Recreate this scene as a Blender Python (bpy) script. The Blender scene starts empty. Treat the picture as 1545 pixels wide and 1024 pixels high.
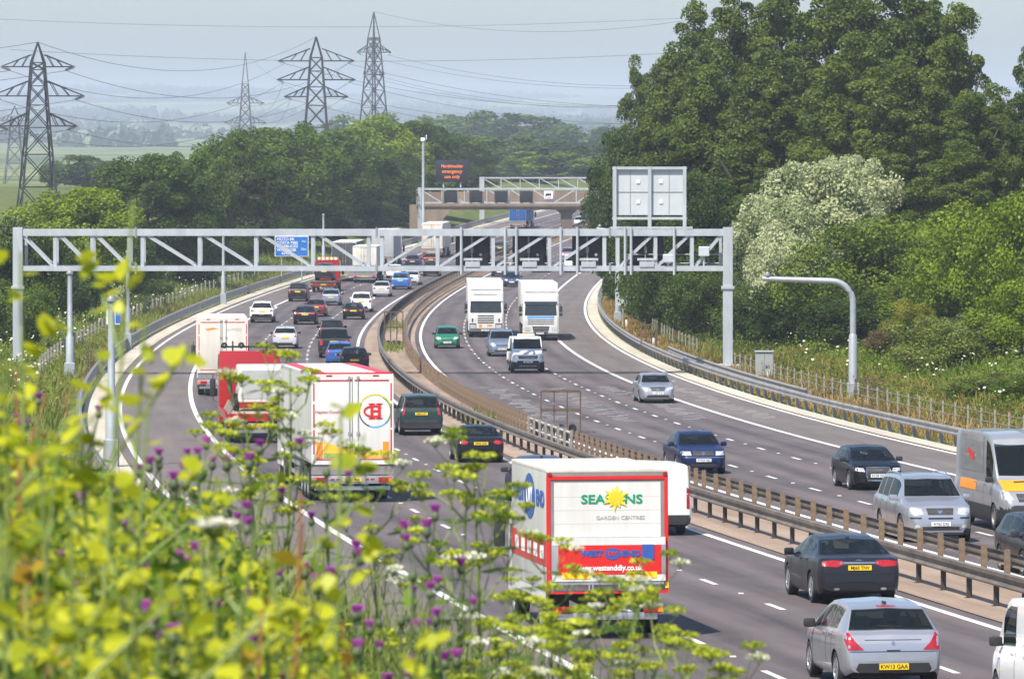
import bpy, bmesh, math, random
import numpy as np
from mathutils import Vector, Matrix
from mathutils.bvhtree import BVHTree
from mathutils.geometry import delaunay_2d_cdt
scn = bpy.context.scene
COL = scn.collection
R = math.radians
rnd = random.Random(7)
# ------------------------------------------------------------------ camera
F = 8000.0          # focal length in pixels of a 1545 px wide frame
HZ = 170.0          # image row of the true horizon
CZ = 20.0           # camera height
cam_d = bpy.data.cameras.new('camera')
cam = bpy.data.objects.new('camera', cam_d); COL.objects.link(cam); scn.camera = cam
cam.location = (0, 0, CZ); cam.rotation_euler = (R(90), 0, 0)
cam_d.sensor_width = 36; cam_d.lens = 36 * F / 1545
cam_d.shift_y = -(512 - HZ) / 1545
cam_d.clip_start = 0.5; cam_d.clip_end = 30000
cam_d.dof.use_dof = True; cam_d.dof.focus_distance = 150; cam_d.dof.aperture_fstop = 11.0
# ------------------------------------------------------------------ light
SUN_EL, SUN_AZ = R(57), R(31)     # light travels towards +Y and a little +X
w = bpy.data.worlds.new('World'); scn.world = w; w.use_nodes = True
nt = w.node_tree; nt.nodes.clear()
wo = nt.nodes.new('ShaderNodeOutputWorld'); bg = nt.nodes.new('ShaderNodeBackground')
sk = nt.nodes.new('ShaderNodeTexSky'); sk.sky_type = 'NISHITA'; sk.sun_disc = False
sk.sun_elevation = SUN_EL; sk.sun_rotation = R(180) + SUN_AZ
sk.air_density = 0.9; sk.dust_density = 1.55; sk.ozone_density = 3.5; sk.altitude = 100
nt.links.new(sk.outputs[0], bg.inputs[0]); bg.inputs[1].default_value = 0.132
nt.links.new(bg.outputs[0], wo.inputs[0])
sd = bpy.data.lights.new('sun', 'SUN'); sd.energy = 5.0; sd.angle = R(0.55); sd.color = (1.0, 0.94, 0.84)
so = bpy.data.objects.new('sun', sd); COL.objects.link(so)
ldir = Vector((math.sin(SUN_AZ) * math.cos(SUN_EL), math.cos(SUN_AZ) * math.cos(SUN_EL), -math.sin(SUN_EL)))
so.rotation_euler = ldir.to_track_quat('-Z', 'Y').to_euler(); so.location = (-40, -60, 120)
scn.view_settings.view_transform = 'Standard'; scn.view_settings.look = 'None'
scn.view_settings.exposure = 0.6; scn.view_settings.gamma = 1.0
scn.cycles.max_bounces = 6; scn.cycles.volume_bounces = 0; scn.cycles.transparent_max_bounces = 8
scn.cycles.use_denoising = True
# ------------------------------------------------------------------ the road's course
_kn = np.arange(-100, 1301, 20.0)
_rx = np.array([31.53, 29.95, 28.26, 26.45, 24.54, 22.52, 20.38, 18.14, 15.81, 13.4, 10.94, 8.46, 6.01, 3.66, 1.44, -0.62, -2.49, -4.18, -5.67, -6.97, -8.1, -9.04, -9.82, -10.42, -10.86, -11.13, -11.23, -11.18, -10.97, -10.61, -10.09, -9.45, -8.67, -7.79, -6.81, -5.74, -4.61, -3.41, -2.15, -0.83, 0.54, 1.98, 3.49, 5.06, 6.7, 8.41, 10.2, 12.07, 14.02, 16.04, 18.15, 20.35, 22.63, 25.0, 27.45, 30.0, 32.63, 35.36, 38.19, 41.11, 44.13, 47.24, 50.46, 53.77, 57.19, 60.71, 64.32, 68.04, 71.86, 75.78, 79.8])
_fy = np.arange(-100, 1301, 2.0)
def _cr(y):     # Catmull-Rom through the survey table
    i = np.clip(((y - _kn[0]) // 20).astype(int), 1, len(_kn) - 3); t = (y - _kn[i]) / 20
    a, b, c, d = _rx[i-1], _rx[i], _rx[i+1], _rx[i+2]
    return 0.5 * (2*b + (c-a)*t + (2*a-5*b+4*c-d)*t*t + (3*b-a-3*c+d)*t**3)
_fx = _cr(_fy)
_zc = [8.225750251628419, -21.548584064211873, 30.357938213664635, -46.14293788804945, 38.44559673125848, 6.858000712531668]
def rx(Y): return float(np.interp(Y, _fy, _fx))
def slope(Y): return (rx(Y + 2) - rx(Y - 2)) / 4
def depth(Y):
    if Y > 1000: return float(np.polyval(_zc, 1.0)) - 0.0055 * (min(Y, 1400) - 1000)
    return float(np.polyval(_zc, Y / 1000.0))
def zr(Y): return CZ - depth(Y)
_dd = np.linspace(70, 1000, 20000); _yy = HZ + F * (np.polyval(_zc, _dd / 1000)) / _dd
def unp(px, py):                      # a point of the road surface seen at a pixel of the survey photo
    d = float(np.interp(-py, -_yy, _dd)); return (px - 772.5) / F * d, d
def pz(py, Y): return CZ - (py - HZ) / F * Y
def pX(px, Y): return (px - 772.5) / F * Y
def onroad(off, Y, dz=0.0):
    s = slope(Y); n = math.sqrt(1 + s * s)
    return Vector((rx(Y) + off / n, Y - off * s / n, zr(Y) + dz))
def offset_of(X, Y): return (X - rx(Y)) / math.sqrt(1 + slope(Y) ** 2)
# ------------------------------------------------------------------ materials
MATS = {}
def _new(name):
    m = bpy.data.materials.new(name); m.use_nodes = True
    return m, m.node_tree, m.node_tree.nodes['Principled BSDF']
def mat(name, col, rough=0.6, metal=0.0, var=0.12, scale=3.0, coat=0.0, spec=0.5, bump=0.0, emit=None, estr=0.0, col2=None, detail=4.0, stretch=None):
    if name in MATS: return MATS[name]
    m, t, p = _new(name)
    if emit:
        p.inputs['Base Color'].default_value = (0.01, 0.01, 0.01, 1)
        p.inputs['Emission Color'].default_value = (*emit, 1); p.inputs['Emission Strength'].default_value = estr
    else:
        tc = t.nodes.new('ShaderNodeTexCoord'); nz = t.nodes.new('ShaderNodeTexNoise')
        nz.inputs['Scale'].default_value = scale; nz.inputs['Detail'].default_value = detail; nz.inputs['Roughness'].default_value = 0.65
        mp_ = t.nodes.new('ShaderNodeMapping'); mp_.inputs['Scale'].default_value = stretch or (1, 1, 1); t.links.new(tc.outputs['Object'], mp_.inputs[0]); t.links.new(mp_.outputs[0], nz.inputs['Vector'])
        rp = t.nodes.new('ShaderNodeValToRGB'); rp.color_ramp.elements[0].position = 0.3; rp.color_ramp.elements[1].position = 0.7
        c2 = col2 or tuple(min(1, c * (1 + var)) for c in col)
        c1 = col if col2 else tuple(c * (1 - var) for c in col)
        rp.color_ramp.elements[0].color = (*c1, 1); rp.color_ramp.elements[1].color = (*c2, 1)
        t.links.new(nz.outputs['Fac'], rp.inputs[0]); t.links.new(rp.outputs[0], p.inputs['Base Color'])
        if bump:
            b = t.nodes.new('ShaderNodeBump'); b.inputs['Strength'].default_value = bump; b.inputs['Distance'].default_value = 0.02
            t.links.new(nz.outputs['Fac'], b.inputs['Height']); t.links.new(b.outputs[0], p.inputs['Normal'])
    p.inputs['Roughness'].default_value = rough; p.inputs['Metallic'].default_value = metal
    p.inputs['Specular IOR Level'].default_value = spec
    p.inputs['Coat Weight'].default_value = coat; p.inputs['Coat Roughness'].default_value = 0.04
    MATS[name] = m; return m
def paint(name, col, metal=0.0, rough=0.32):
    dk = max(col) < .06; return mat('paint_' + name, col, rough=rough, metal=0 if dk else metal, var=0.04, scale=1.5, coat=.16 if dk else .5, spec=.3 if dk else .5)
def leafmat(name, c1, c2, trans=0.35, scale=0.35, rough=0.5):
    if name in MATS: return MATS[name]
    m, t, p = _new(name)
    tc = t.nodes.new('ShaderNodeTexCoord'); oi = t.nodes.new('ShaderNodeObjectInfo')
    nz = t.nodes.new('ShaderNodeTexNoise'); nz.inputs['Scale'].default_value = scale; nz.inputs['Detail'].default_value = 5
    wn = t.nodes.new('ShaderNodeTexWhiteNoise'); wn.noise_dimensions = '3D'
    sn = t.nodes.new('ShaderNodeVectorMath'); sn.operation = 'SNAP'; sn.inputs[1].default_value = (0.25, 0.25, 0.25)
    t.links.new(tc.outputs['Object'], sn.inputs[0]); t.links.new(sn.outputs[0], wn.inputs['Vector'])
    t.links.new(tc.outputs['Object'], nz.inputs['Vector'])
    a = t.nodes.new('ShaderNodeMath'); a.operation = 'MULTIPLY_ADD'; a.inputs[1].default_value = 0.35
    t.links.new(wn.outputs['Value'], a.inputs[0]); t.links.new(nz.outputs['Fac'], a.inputs[2])
    b = t.nodes.new('ShaderNodeMath'); b.operation = 'MULTIPLY_ADD'; b.inputs[1].default_value = 0.25
    t.links.new(oi.outputs['Random'], b.inputs[0]); t.links.new(a.outputs[0], b.inputs[2])
    rp = t.nodes.new('ShaderNodeValToRGB'); rp.color_ramp.elements[0].position = 0.45; rp.color_ramp.elements[1].position = 1.0
    rp.color_ramp.elements[0].color = (*c1, 1); rp.color_ramp.elements[1].color = (*c2, 1)
    t.links.new(b.outputs[0], rp.inputs[0]); t.links.new(rp.outputs[0], p.inputs['Base Color'])
    p.inputs['Roughness'].default_value = rough; p.inputs['Specular IOR Level'].default_value = 0.18
    tr = t.nodes.new('ShaderNodeBsdfTranslucent'); mx = t.nodes.new('ShaderNodeMixShader'); mx.inputs[0].default_value = trans
    t.links.new(rp.outputs[0], tr.inputs[0])
    o = t.nodes['Material Output']; t.links.new(p.outputs[0], mx.inputs[1]); t.links.new(tr.outputs[0], mx.inputs[2]); t.links.new(mx.outputs[0], o.inputs[0])
    MATS[name] = m; return m
# ------------------------------------------------------------------ mesh helpers
class MB:
    def __init__(s): s.v = []; s.f = []; s.m = []
    def add(s, vs, fs, mi=0):
        o = len(s.v); s.v += [tuple(v) for v in vs]
        for f in fs: s.f.append(tuple(i + o for i in f)); s.m.append(mi)
    def box(s, x0, x1, y0, y1, z0, z1, mi=0, M=None):
        vs = [Vector((x, y, z)) for z in (z0, z1) for y in (y0, y1) for x in (x0, x1)]
        if M: vs = [M @ v for v in vs]
        s.add(vs, [(0,2,3,1),(4,5,7,6),(0,1,5,4),(2,6,7,3),(0,4,6,2),(1,3,7,5)], mi)
    def bbox(s, x0, x1, y0, y1, z0, z1, b=0.03, mi=0):      # box with chamfered edges
        bm = bmesh.new(); bmesh.ops.create_cube(bm, size=1)
        for v in bm.verts: v.co = Vector(((x0+x1)/2 + v.co.x*(x1-x0), (y0+y1)/2 + v.co.y*(y1-y0), (z0+z1)/2 + v.co.z*(z1-z0)))
        bmesh.ops.bevel(bm, geom=list(bm.edges), offset=b, segments=2, affect='EDGES', profile=0.6)
        bm.verts.index_update(); s.add([v.co.copy() for v in bm.verts], [[v.index for v in f.verts] for f in bm.faces], mi); bm.free()
    def beam(s, a, b, wx, wz=None, mi=0):
        a, b = Vector(a), Vector(b); wz = wz or wx; d = (b - a)
        if d.length < 1e-6: return
        d.normalize(); up = Vector((0,0,1)) if abs(d.z) < 0.95 else Vector((0,1,0))
        sx = d.cross(up).normalized(); sz = sx.cross(d).normalized()
        vs = [p + sx*i*wx/2 + sz*j*wz/2 for p in (a, b) for i, j in ((-1,-1),(1,-1),(1,1),(-1,1))]
        s.add(vs, [(3,2,1,0),(4,5,6,7),(0,1,5,4),(1,2,6,5),(2,3,7,6),(3,0,4,7)], mi)
    def tube(s, pts, r, n=8, mi=0, cap=True):
        pts = [Vector(p) for p in pts]; rs = r if isinstance(r, (list, tuple)) else [r]*len(pts); vs = []; fs = []
        for i, p in enumerate(pts):
            d = (pts[min(i+1, len(pts)-1)] - pts[max(i-1, 0)]).normalized(); up = Vector((0,0,1)) if abs(d.z) < 0.9 else Vector((0,1,0))
            sx = d.cross(up).normalized(); sz = sx.cross(d).normalized()
            for k in range(n):
                a = 2*math.pi*k/n; vs.append(p + (sx*math.cos(a) + sz*math.sin(a))*rs[i])
            if i:
                for k in range(n): fs.append(((i-1)*n+k, (i-1)*n+(k+1)%n, i*n+(k+1)%n, i*n+k))
        if cap: fs.append(tuple(range(n))[::-1]); fs.append(tuple((len(pts)-1)*n+k for k in range(n)))
        s.add(vs, fs, mi)
    def lathe(s, prof, axis='x', n=24, c=(0,0,0), mi=0):    # prof: (along, radius)
        vs = []; fs = []; c = Vector(c)
        for a, r in prof:
            for k in range(n):
                t = 2*math.pi*k/n; u, q = r*math.cos(t), r*math.sin(t)
                vs.append(c + (Vector((a,u,q)) if axis == 'x' else Vector((u,a,q)) if axis == 'y' else Vector((u,q,a))))
        for i in range(len(prof)-1):
            for k in range(n): fs.append((i*n+k, i*n+(k+1)%n, (i+1)*n+(k+1)%n, (i+1)*n+k))
        s.add(vs, fs, mi)
    def prism(s, poly, h0, h1, axis='y', mi=0):              # polygon extruded along an axis
        def P(a, b, h): return {'y': (a, h, b), 'x': (h, a, b), 'z': (a, b, h)}[axis]
        n = len(poly); vs = [P(a, b, h0) for a, b in poly] + [P(a, b, h1) for a, b in poly]
        s.add(vs, [tuple(range(n))[::-1], tuple(range(n, 2*n))] + [(i, (i+1)%n, n+(i+1)%n, n+i) for i in range(n)], mi)
    def grid(s, P, mi=0, flip=False):                        # P[i][j]
        a, b = len(P), len(P[0]); vs = [p for r in P for p in r]
        fs = [(i*b+j, i*b+j+1, (i+1)*b+j+1, (i+1)*b+j) for i in range(a-1) for j in range(b-1)]
        s.add(vs, [f[::-1] for f in fs] if flip else fs, mi)
    def build(s, name, mats, parent=None, smooth=0, fixn=True):
        me = bpy.data.meshes.new(name); me.from_pydata(s.v, [], s.f)
        for m in (mats if isinstance(mats, (list, tuple)) else [mats]): me.materials.append(m)
        if len(me.materials) > 1: me.polygons.foreach_set('material_index', s.m)
        if fixn or smooth:
            bm = bmesh.new(); bm.from_mesh(me)
            if fixn: bmesh.ops.recalc_face_normals(bm, faces=bm.faces)
            if smooth:
                for f in bm.faces: f.smooth = True
                lim = R(smooth)
                for e in bm.edges:
                    if len(e.link_faces) == 2 and e.calc_face_angle(0) > lim: e.smooth = False
            bm.to_mesh(me); bm.free()
        return link(name, me, parent)
def link(name, me, parent=None):
    o = bpy.data.objects.new(name, me); COL.objects.link(o)
    if parent: o.parent = parent
    return o
def thing(name, label, cat, loc=(0,0,0), rz=0.0, group=None):
    o = bpy.data.objects.new(name, None); COL.objects.link(o); o.location = loc; o.rotation_euler = (0, 0, rz)
    o.empty_display_size = 0.3
    return tag(o, label, cat, group)
def tag(o, label, cat, group=None):
    o['label'] = label; o['category'] = cat
    if group: o['group'] = group
    return o
def struct(o): o['kind'] = 'structure'; return o
def stuff(o): o['kind'] = 'stuff'; return o
def dup(o, parent=None):
    c = o.copy(); COL.objects.link(c)
    if parent: c.parent = parent
    for ch in list(o.children): dup(ch, c)
    return c
def quads(name, V, m, parent=None, mi=None):     # V: (N,4,3) array of loose quads
    N = len(V); me = bpy.data.meshes.new(name)
    me.vertices.add(N*4); me.vertices.foreach_set('co', np.ascontiguousarray(V, dtype=np.float32).ravel())
    me.loops.add(N*4); me.loops.foreach_set('vertex_index', np.arange(N*4, dtype=np.int32))
    me.polygons.add(N); me.polygons.foreach_set('loop_start', np.arange(0, N*4, 4, dtype=np.int32)); me.polygons.foreach_set('loop_total', np.full(N, 4, dtype=np.int32))
    for x in (m if isinstance(m, (list, tuple)) else [m]): me.materials.append(x)
    if mi is not None: me.polygons.foreach_set('material_index', np.asarray(mi, dtype=np.int32))
    me.update(calc_edges=True)
    return link(name, me, parent)
def text_mesh(s, size, mb_name='lettering', shear=0.0, bold=0.0, ext=0.004, align='CENTER', sx=1.0):
    cu = bpy.data.curves.new('txt', 'FONT'); cu.body = s; cu.size = size; cu.align_x = align; cu.align_y = 'CENTER'
    cu.shear = shear; cu.offset = bold; cu.extrude = ext; cu.resolution_u = 3
    o = bpy.data.objects.new('txt', cu); COL.objects.link(o)
    me = bpy.data.meshes.new_from_object(o); bpy.data.objects.remove(o); bpy.data.curves.remove(cu)
    if sx != 1.0:
        for v in me.vertices: v.co.x *= sx
    me.name = mb_name; return me
def put_text(s, size, m, parent, loc, rot, name='lettering', **k):
    me = text_mesh(s, size, **k); me.materials.clear(); me.materials.append(m)
    o = link(name, me, parent); o.location = loc; o.rotation_euler = rot; return o
# ================================================================== ground, road, markings
asphalt = mat('asphalt', (0.078, 0.069, 0.072), rough=0.85, var=0.10, scale=0.25, bump=0.15, detail=9, col2=(0.112, 0.097, 0.098))
asphalt_b = mat('asphalt_shoulder', (0.105, 0.094, 0.092), rough=0.85, scale=0.2, bump=0.15, detail=9, col2=(0.145, 0.130, 0.126))
concrete_pale = mat('pale_concrete', (0.46, 0.42, 0.34), rough=0.9, var=0.15, scale=0.8, detail=8)
median_brown = mat('median_surface', (0.20, 0.145, 0.105), rough=0.95, scale=0.6, detail=9, col2=(0.30, 0.23, 0.175))
white_line = mat('white_line_paint', (0.50, 0.485, 0.45), rough=0.7, scale=1.6, detail=10, col2=(0.70, 0.69, 0.65))
worn_line = mat('worn_line_paint', (0.15, 0.14, 0.14), rough=0.8, scale=2.0, detail=8, col2=(0.36, 0.35, 0.34))
grass_m = mat('verge_grass', (0.055, 0.085, 0.018), rough=0.95, scale=0.12, detail=10, col2=(0.13, 0.13, 0.035))
def bank_z(X, Y):
    return CZ - (3.25 + 0.44 * max(X, -9) + 0.012 * max(Y, 0) + max(0, Y - 33) * 0.24)
def far_depth(X, Y):
    d = float(np.interp(Y, [900, 1300, 2500, 4000, 6000, 9000, 11500, 13500, 16000], [16.9, 17.6, 26, 27.2, 24.5, 12, -14, -44, -46]))
    k = min(1, max(0, (Y - 4500) / 6000))
    d += k * (9 * math.sin(X / 410 + 1.0) + 5 * math.sin(X / 187 + Y / 1500) - 4)
    if 1700 < Y < 3600: d -= 3.0 * min(1, max(0, (-X - 90) / 160)) * math.sin((Y - 1700) / 1900 * math.pi)
    return d
def ground_z(X, Y):
    k = min(1, max(0, (Y - 1250) / 250)); c = rx(min(Y, 1300))
    off = offset_of(X, min(Y, 1300))
    z = zr(min(Y, 1400))
    if off < -15.0:
        q = -15.0 - off; h = min(q, 3) * 0.05 + max(0, min(q - 3, 14)) * 0.16
        zb = bank_z(X, Y)
        v = z - 0.02 + h
        if zb > v: v = min(zb, z + q * 1.3)
    elif off > 18.2:
        q = off - 18.2; v = z - 0.02 + min(q, 3.5) * 0.06 + max(0, min(q - 3.5, 12)) * 0.22
    else: v = z - 0.09
    if k > 0 or Y > 950:
        k2 = min(1, max(0, (Y - 950) / 350)); fade = min(1, max(0, (abs(off) - 24) / 60)) if Y < 1300 else 1
        v = v * (1 - k2 * fade) + (CZ - far_depth(X, Y)) * k2 * fade
    return v
ys = sorted(set(list(range(-60, 60, 3)) + list(range(60, 700, 6)) + list(range(700, 1400, 20)) + list(range(1400, 3000, 80)) + list(range(3000, 14001, 250))))
os_ = sorted(set([-1900, -1500, -1200, -900, -650, -450, -300, -200, -140, -100, -75, -60, -48, -40] + [-34 + 1.0 * i for i in range(0, 19)] + [-15.02, -14.6, -10, -4, 0, 2, 5, 10, 14, 18.1, 18.25] + [19 + 1.0 * i for i in range(0, 20)] + [41, 46, 52, 60, 75, 100, 140, 200, 300, 450, 650, 900, 1200, 1500, 1900]))
P = []
for Y in ys:
    row = []
    for o in os_:
        X = rx(min(Y, 1300)) * (1.0 if Y < 1300 else max(0, 1 - (Y - 1300) / 1500)) + o
        row.append((X, Y, ground_z(X, Y)))
    P.append(row)
mb = MB(); mb.grid(P, flip=True)
# ground material: green verge, dry orange grass beside the barriers, pale crop fields far off
m, t, p = _new('ground'); tc = t.nodes.new('ShaderNodeTexCoord')
def noise(sc, det=8):
    n = t.nodes.new('ShaderNodeTexNoise'); n.inputs['Scale'].default_value = sc; n.inputs['Detail'].default_value = det; n.inputs['Roughness'].default_value = 0.7
    t.links.new(tc.outputs['Object'], n.inputs['Vector']); return n.outputs['Fac']
def ramp(src, stops):
    r_ = t.nodes.new('ShaderNodeValToRGB'); e = r_.color_ramp.elements
    while len(e) < len(stops): e.new(0.5)
    for q, (pos, c) in zip(e, stops): q.position = pos; q.color = (*c, 1)
    t.links.new(src, r_.inputs[0]); return r_.outputs[0]
near = ramp(noise(0.35), [(0.30, (0.035, 0.065, 0.012)), (0.5, (0.075, 0.105, 0.022)), (0.62, (0.16, 0.15, 0.04)), (0.75, (0.20, 0.12, 0.045))])
far = ramp(noise(0.0016, 3), [(0.36, (0.10, 0.14, 0.04)), (0.44, (0.22, 0.23, 0.085)), (0.50, (0.045, 0.08, 0.03)), (0.60, (0.20, 0.22, 0.08)), (0.66, (0.045, 0.08, 0.025))])
sp = t.nodes.new('ShaderNodeSeparateXYZ'); t.links.new(tc.outputs['Object'], sp.inputs[0])
mr = t.nodes.new('ShaderNodeMapRange'); mr.inputs['From Min'].default_value = 900; mr.inputs['From Max'].default_value = 1300; t.links.new(sp.outputs['Y'], mr.inputs['Value'])
mixn = t.nodes.new('ShaderNodeMix'); mixn.data_type = 'RGBA'; t.links.new(mr.outputs[0], mixn.inputs['Factor']); t.links.new(near, mixn.inputs['A']); t.links.new(far, mixn.inputs['B'])
t.links.new(mixn.outputs['Result'], p.inputs['Base Color']); p.inputs['Roughness'].default_value = 1.0; p.inputs['Specular IOR Level'].default_value = 0.1
struct(mb.build('ground', m, smooth=60))
def road_mat(name, c1, c2, trk):
    m, t, p = _new(name); at = t.nodes.new('ShaderNodeAttribute'); at.attribute_name = 'lane_uv'
    def N(sc, vec, det=6, st=None):
        mp = t.nodes.new('ShaderNodeMapping'); mp.inputs['Scale'].default_value = vec; t.links.new(at.outputs['Vector'], mp.inputs[0]); n = t.nodes.new('ShaderNodeTexNoise'); n.inputs['Scale'].default_value = sc; n.inputs['Detail'].default_value = det; n.inputs['Roughness'].default_value = .7; t.links.new(mp.outputs[0], n.inputs['Vector']); return n.outputs['Fac']
    def M(op, a, b):
        q = t.nodes.new('ShaderNodeMath'); q.operation = op
        for i, v in enumerate((a, b)):
            if isinstance(v, float): q.inputs[i].default_value = v
            else: t.links.new(v, q.inputs[i])
        return q.outputs[0]
    sx = t.nodes.new('ShaderNodeSeparateXYZ'); t.links.new(at.outputs['Vector'], sx.inputs[0])
    wv = M('COSINE', M('MULTIPLY', sx.outputs['X'], 2*math.pi/1.66), 0.0)
    v = M('ADD', M('MULTIPLY', N(1.0, (1.1, .035, 1)), .75), M('MULTIPLY', N(1.0, (.25, .12, 1), 3), .45)); v = M('ADD', v, M('MULTIPLY', N(14.0, (1, 1, 1), 3), .30)); v = M('ADD', v, M('MULTIPLY', wv, trk))
    rp = t.nodes.new('ShaderNodeValToRGB'); e = rp.color_ramp.elements; e[0].position = .52; e[1].position = .95; e[0].color = (*c1, 1); e[1].color = (*c2, 1); t.links.new(v, rp.inputs[0]); t.links.new(rp.outputs[0], p.inputs['Base Color'])
    p.inputs['Roughness'].default_value = .85; p.inputs['Specular IOR Level'].default_value = .3; return m
asphalt = road_mat('lane_asphalt', (0.050, 0.042, 0.044), (0.135, 0.112, 0.112), .07)
asphalt_b = road_mat('shoulder_asphalt', (0.085, 0.073, 0.069), (0.165, 0.142, 0.130), .01)
median_brown = road_mat('reservation_surface', (0.15, 0.105, 0.075), (0.36, 0.275, 0.21), .0)
concrete_pale = road_mat('drain_concrete', (0.30, 0.265, 0.20), (0.56, 0.51, 0.42), .0)
def strip(name, o0, o1, y0, y1, dz, m, step=5.0, kind=True):
    mb = MB(); n = max(2, int((y1 - y0) / step) + 1)
    mb.grid([[onroad(o, Y, dz) for o in (o0, (o0 + o1) / 2, o1)] for Y in np.linspace(y0, y1, n)], flip=True)
    o = mb.build(name, m, smooth=60, fixn=False)
    at = o.data.attributes.new('lane_uv', 'FLOAT_VECTOR', 'POINT'); at.data.foreach_set('vector', np.array([(q, Y, o0) for Y in np.linspace(y0, y1, n) for q in (o0, (o0 + o1) / 2, o1)], dtype=np.float32).ravel())
    return struct(o) if kind else o
Y0, Y1 = -60, 1290
strip('carriageway', -10.0, 0.4, Y0, Y1, 0.0, asphalt)
strip('hard_shoulder', -14.0, -10.0, Y0, Y1, 0.0, asphalt_b)
strip('drainage_strip', -15.2, -14.0, Y0, Y1, 0.03, concrete_pale)
strip('central_reservation', 0.4, 3.9, Y0, Y1, 0.02, median_brown)
strip('carriageway', 3.9, 14.0, Y0, Y1, 0.0, asphalt)
strip('hard_shoulder', 14.0, 17.5, Y0, Y1, 0.0, asphalt_b)
strip('drainage_strip', 17.5, 18.4, Y0, Y1, 0.03, concrete_pale)
for nm, off, wd in (('edge_line', -10.0, 0.22), ('edge_line', -13.5, 0.2), ('edge_line', -0.05, 0.2), ('edge_line', 4.3, 0.2), ('edge_line', 14.0, 0.24), ('edge_line', 17.3, 0.22)):
    strip(nm, off - wd / 2, off + wd / 2, Y0, Y1, 0.006, white_line, step=4)
for off in (-3.3, -6.65, 7.5, 10.75):
    mb = MB(); Y = -40 + rnd.random() * 5
    while Y < 1000:
        L_ = 2.1; wd = 0.14
        a, b, c, d = onroad(off - wd/2, Y, .006), onroad(off + wd/2, Y, .006), onroad(off + wd/2, Y + L_, .006), onroad(off - wd/2, Y + L_, .006)
        mb.add([a, b, c, d], [(0, 1, 2, 3)])
        q = onroad(off, Y + 5.5, .012); mb.box(q.x - .06, q.x + .06, q.y - .06, q.y + .06, q.z - .006, q.z + .014)
        Y += 9.0
    struct(mb.build('lane_line', white_line, fixn=False))
# worn lettering-like marks across each lane
for off, y0 in ((5.9, 236), (9.1, 234), (12.3, 236), (15.6, 237)):
    mb = MB(); Y = y0
    while Y < y0 + 46:
        wd = 0.55 + 0.6 * rnd.random(); c = off - 0.35 + 0.7 * rnd.random(); th = 0.35 + 0.35 * rnd.random()
        mb.add([onroad(c - wd/2, Y, .006), onroad(c + wd/2, Y + 0.4, .006), onroad(c + wd/2, Y + 0.4 + th, .006), onroad(c - wd/2, Y + th, .006)], [(0, 1, 2, 3)])
        Y += th + 0.7 + 0.5 * rnd.random()
    struct(mb.build('road_marking', worn_line, fixn=False))
# ================================================================== safety barriers
galv = mat('galvanised_steel', (0.20, 0.19, 0.18), rough=0.55, metal=0.35, scale=1.2, detail=9, col2=(0.36, 0.345, 0.33))
galv_dark = mat('weathered_steel', (0.09, 0.078, 0.066), rough=0.6, metal=0.3, scale=1.3, detail=10, col2=(0.24, 0.20, 0.165))
rust_post = mat('brown_post', (0.10, 0.066, 0.042), rough=0.8, scale=5, col2=(0.25, 0.18, 0.12))
dark_post = mat('dark_post', (0.045, 0.04, 0.038), rough=0.7, var=0.3)
def sweep(mb, prof, off, y0, y1, step=4.0, mi=0):
    n = max(2, int((y1 - y0) / step) + 1)
    pr = prof + [prof[0]]
    mb.grid([[onroad(off + a, Y, b) for a, b in pr] for Y in np.linspace(y0, y1, n)], mi)
def wprof(z, side, h=0.31, d=0.085):    # corrugated beam, bulging to side
    pts = [(0, z - h/2), (d, z - h/2 + .05), (d, z - .09), (d * .35, z - .03), (d * .35, z + .03), (d, z + .09), (d, z + h/2 - .05), (0, z + h/2)]
    f = [(side * a, b) for a, b in pts]; return f + [(side * (a - 0.02), b) for a, b in pts[::-1]]
def box_prof(z, w_, h): return [(-w_/2, z - h/2), (w_/2, z - h/2), (w_/2, z + h/2), (-w_/2, z + h/2)]
def barrier(label, off, y0, y1, profs, spacing, post, rail_m, post_m, far_sp=None, mid=None):
    mid = (y0 + y1) / 2; mp = min(mid, 260)
    o0 = onroad(off, mp); t_ = thing('safety_barrier', label, 'barrier', o0)
    inv = Matrix.Translation(-o0)
    def loc(mb): mb.v = [tuple(inv @ Vector(v)) for v in mb.v]; return mb
    for pr in profs:
        mb = MB(); sweep(mb, pr, off, y0, y1); loc(mb).build('rail', rail_m, t_, smooth=25)
    pw, pd, ph, po = post
    me = None; Y = max(y0, 84); cnt = 0; rest = MB()
    while Y < y1:
        a = math.atan2(-slope(Y), 1); q = onroad(off + po, Y)
        if cnt < 100:
            if me is None:
                m1 = MB(); m1.box(-pw/2, pw/2, -pd/2, pd/2, -0.15, ph); m1.box(-pw*.9, pw*.9, -pd*.9, pd*.9, -0.15, 0.03)
                o = m1.build('post', post_m, t_); me = o.data
            else: o = link('post', me, t_)
            o.location = q - o0; o.rotation_euler = (0, 0, -math.atan(slope(Y)))
        else: rest.box(q.x - pw/2, q.x + pw/2, q.y - pd/2, q.y + pd/2, q.z - .15, q.z + ph)
        cnt += 1; Y += spacing if Y < 165 or not far_sp else far_sp
    if rest.v: stuff(loc(rest).build('far_post', post_m, t_))
    return t_
barrier('weathered steel barrier on dark posts along the left side of the central reservation', 1.35, -40, 1150,
        [wprof(0.62, -1), box_prof(0.76, 0.16, 0.05)], 2.8, (0.11, 0.09, 0.6, 0.06), galv_dark, dark_post)
barrier('barrier with tall brown posts beside the right carriageway in the central reservation', 3.25, -40, 1150,
        [wprof(0.62, 1, d=0.1)], 2.5, (0.13, 0.10, 0.86, -0.12), galv_dark, rust_post, far_sp=1.7)
barrier('grey steel barrier curving beside the left hard shoulder and grass verge', -15.35, 150, 1100,
        [wprof(0.62, 1, h=0.4), box_prof(0.30, 0.05, 0.24)], 3.2, (0.12, 0.10, 0.7, -0.1), galv, galv)
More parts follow.
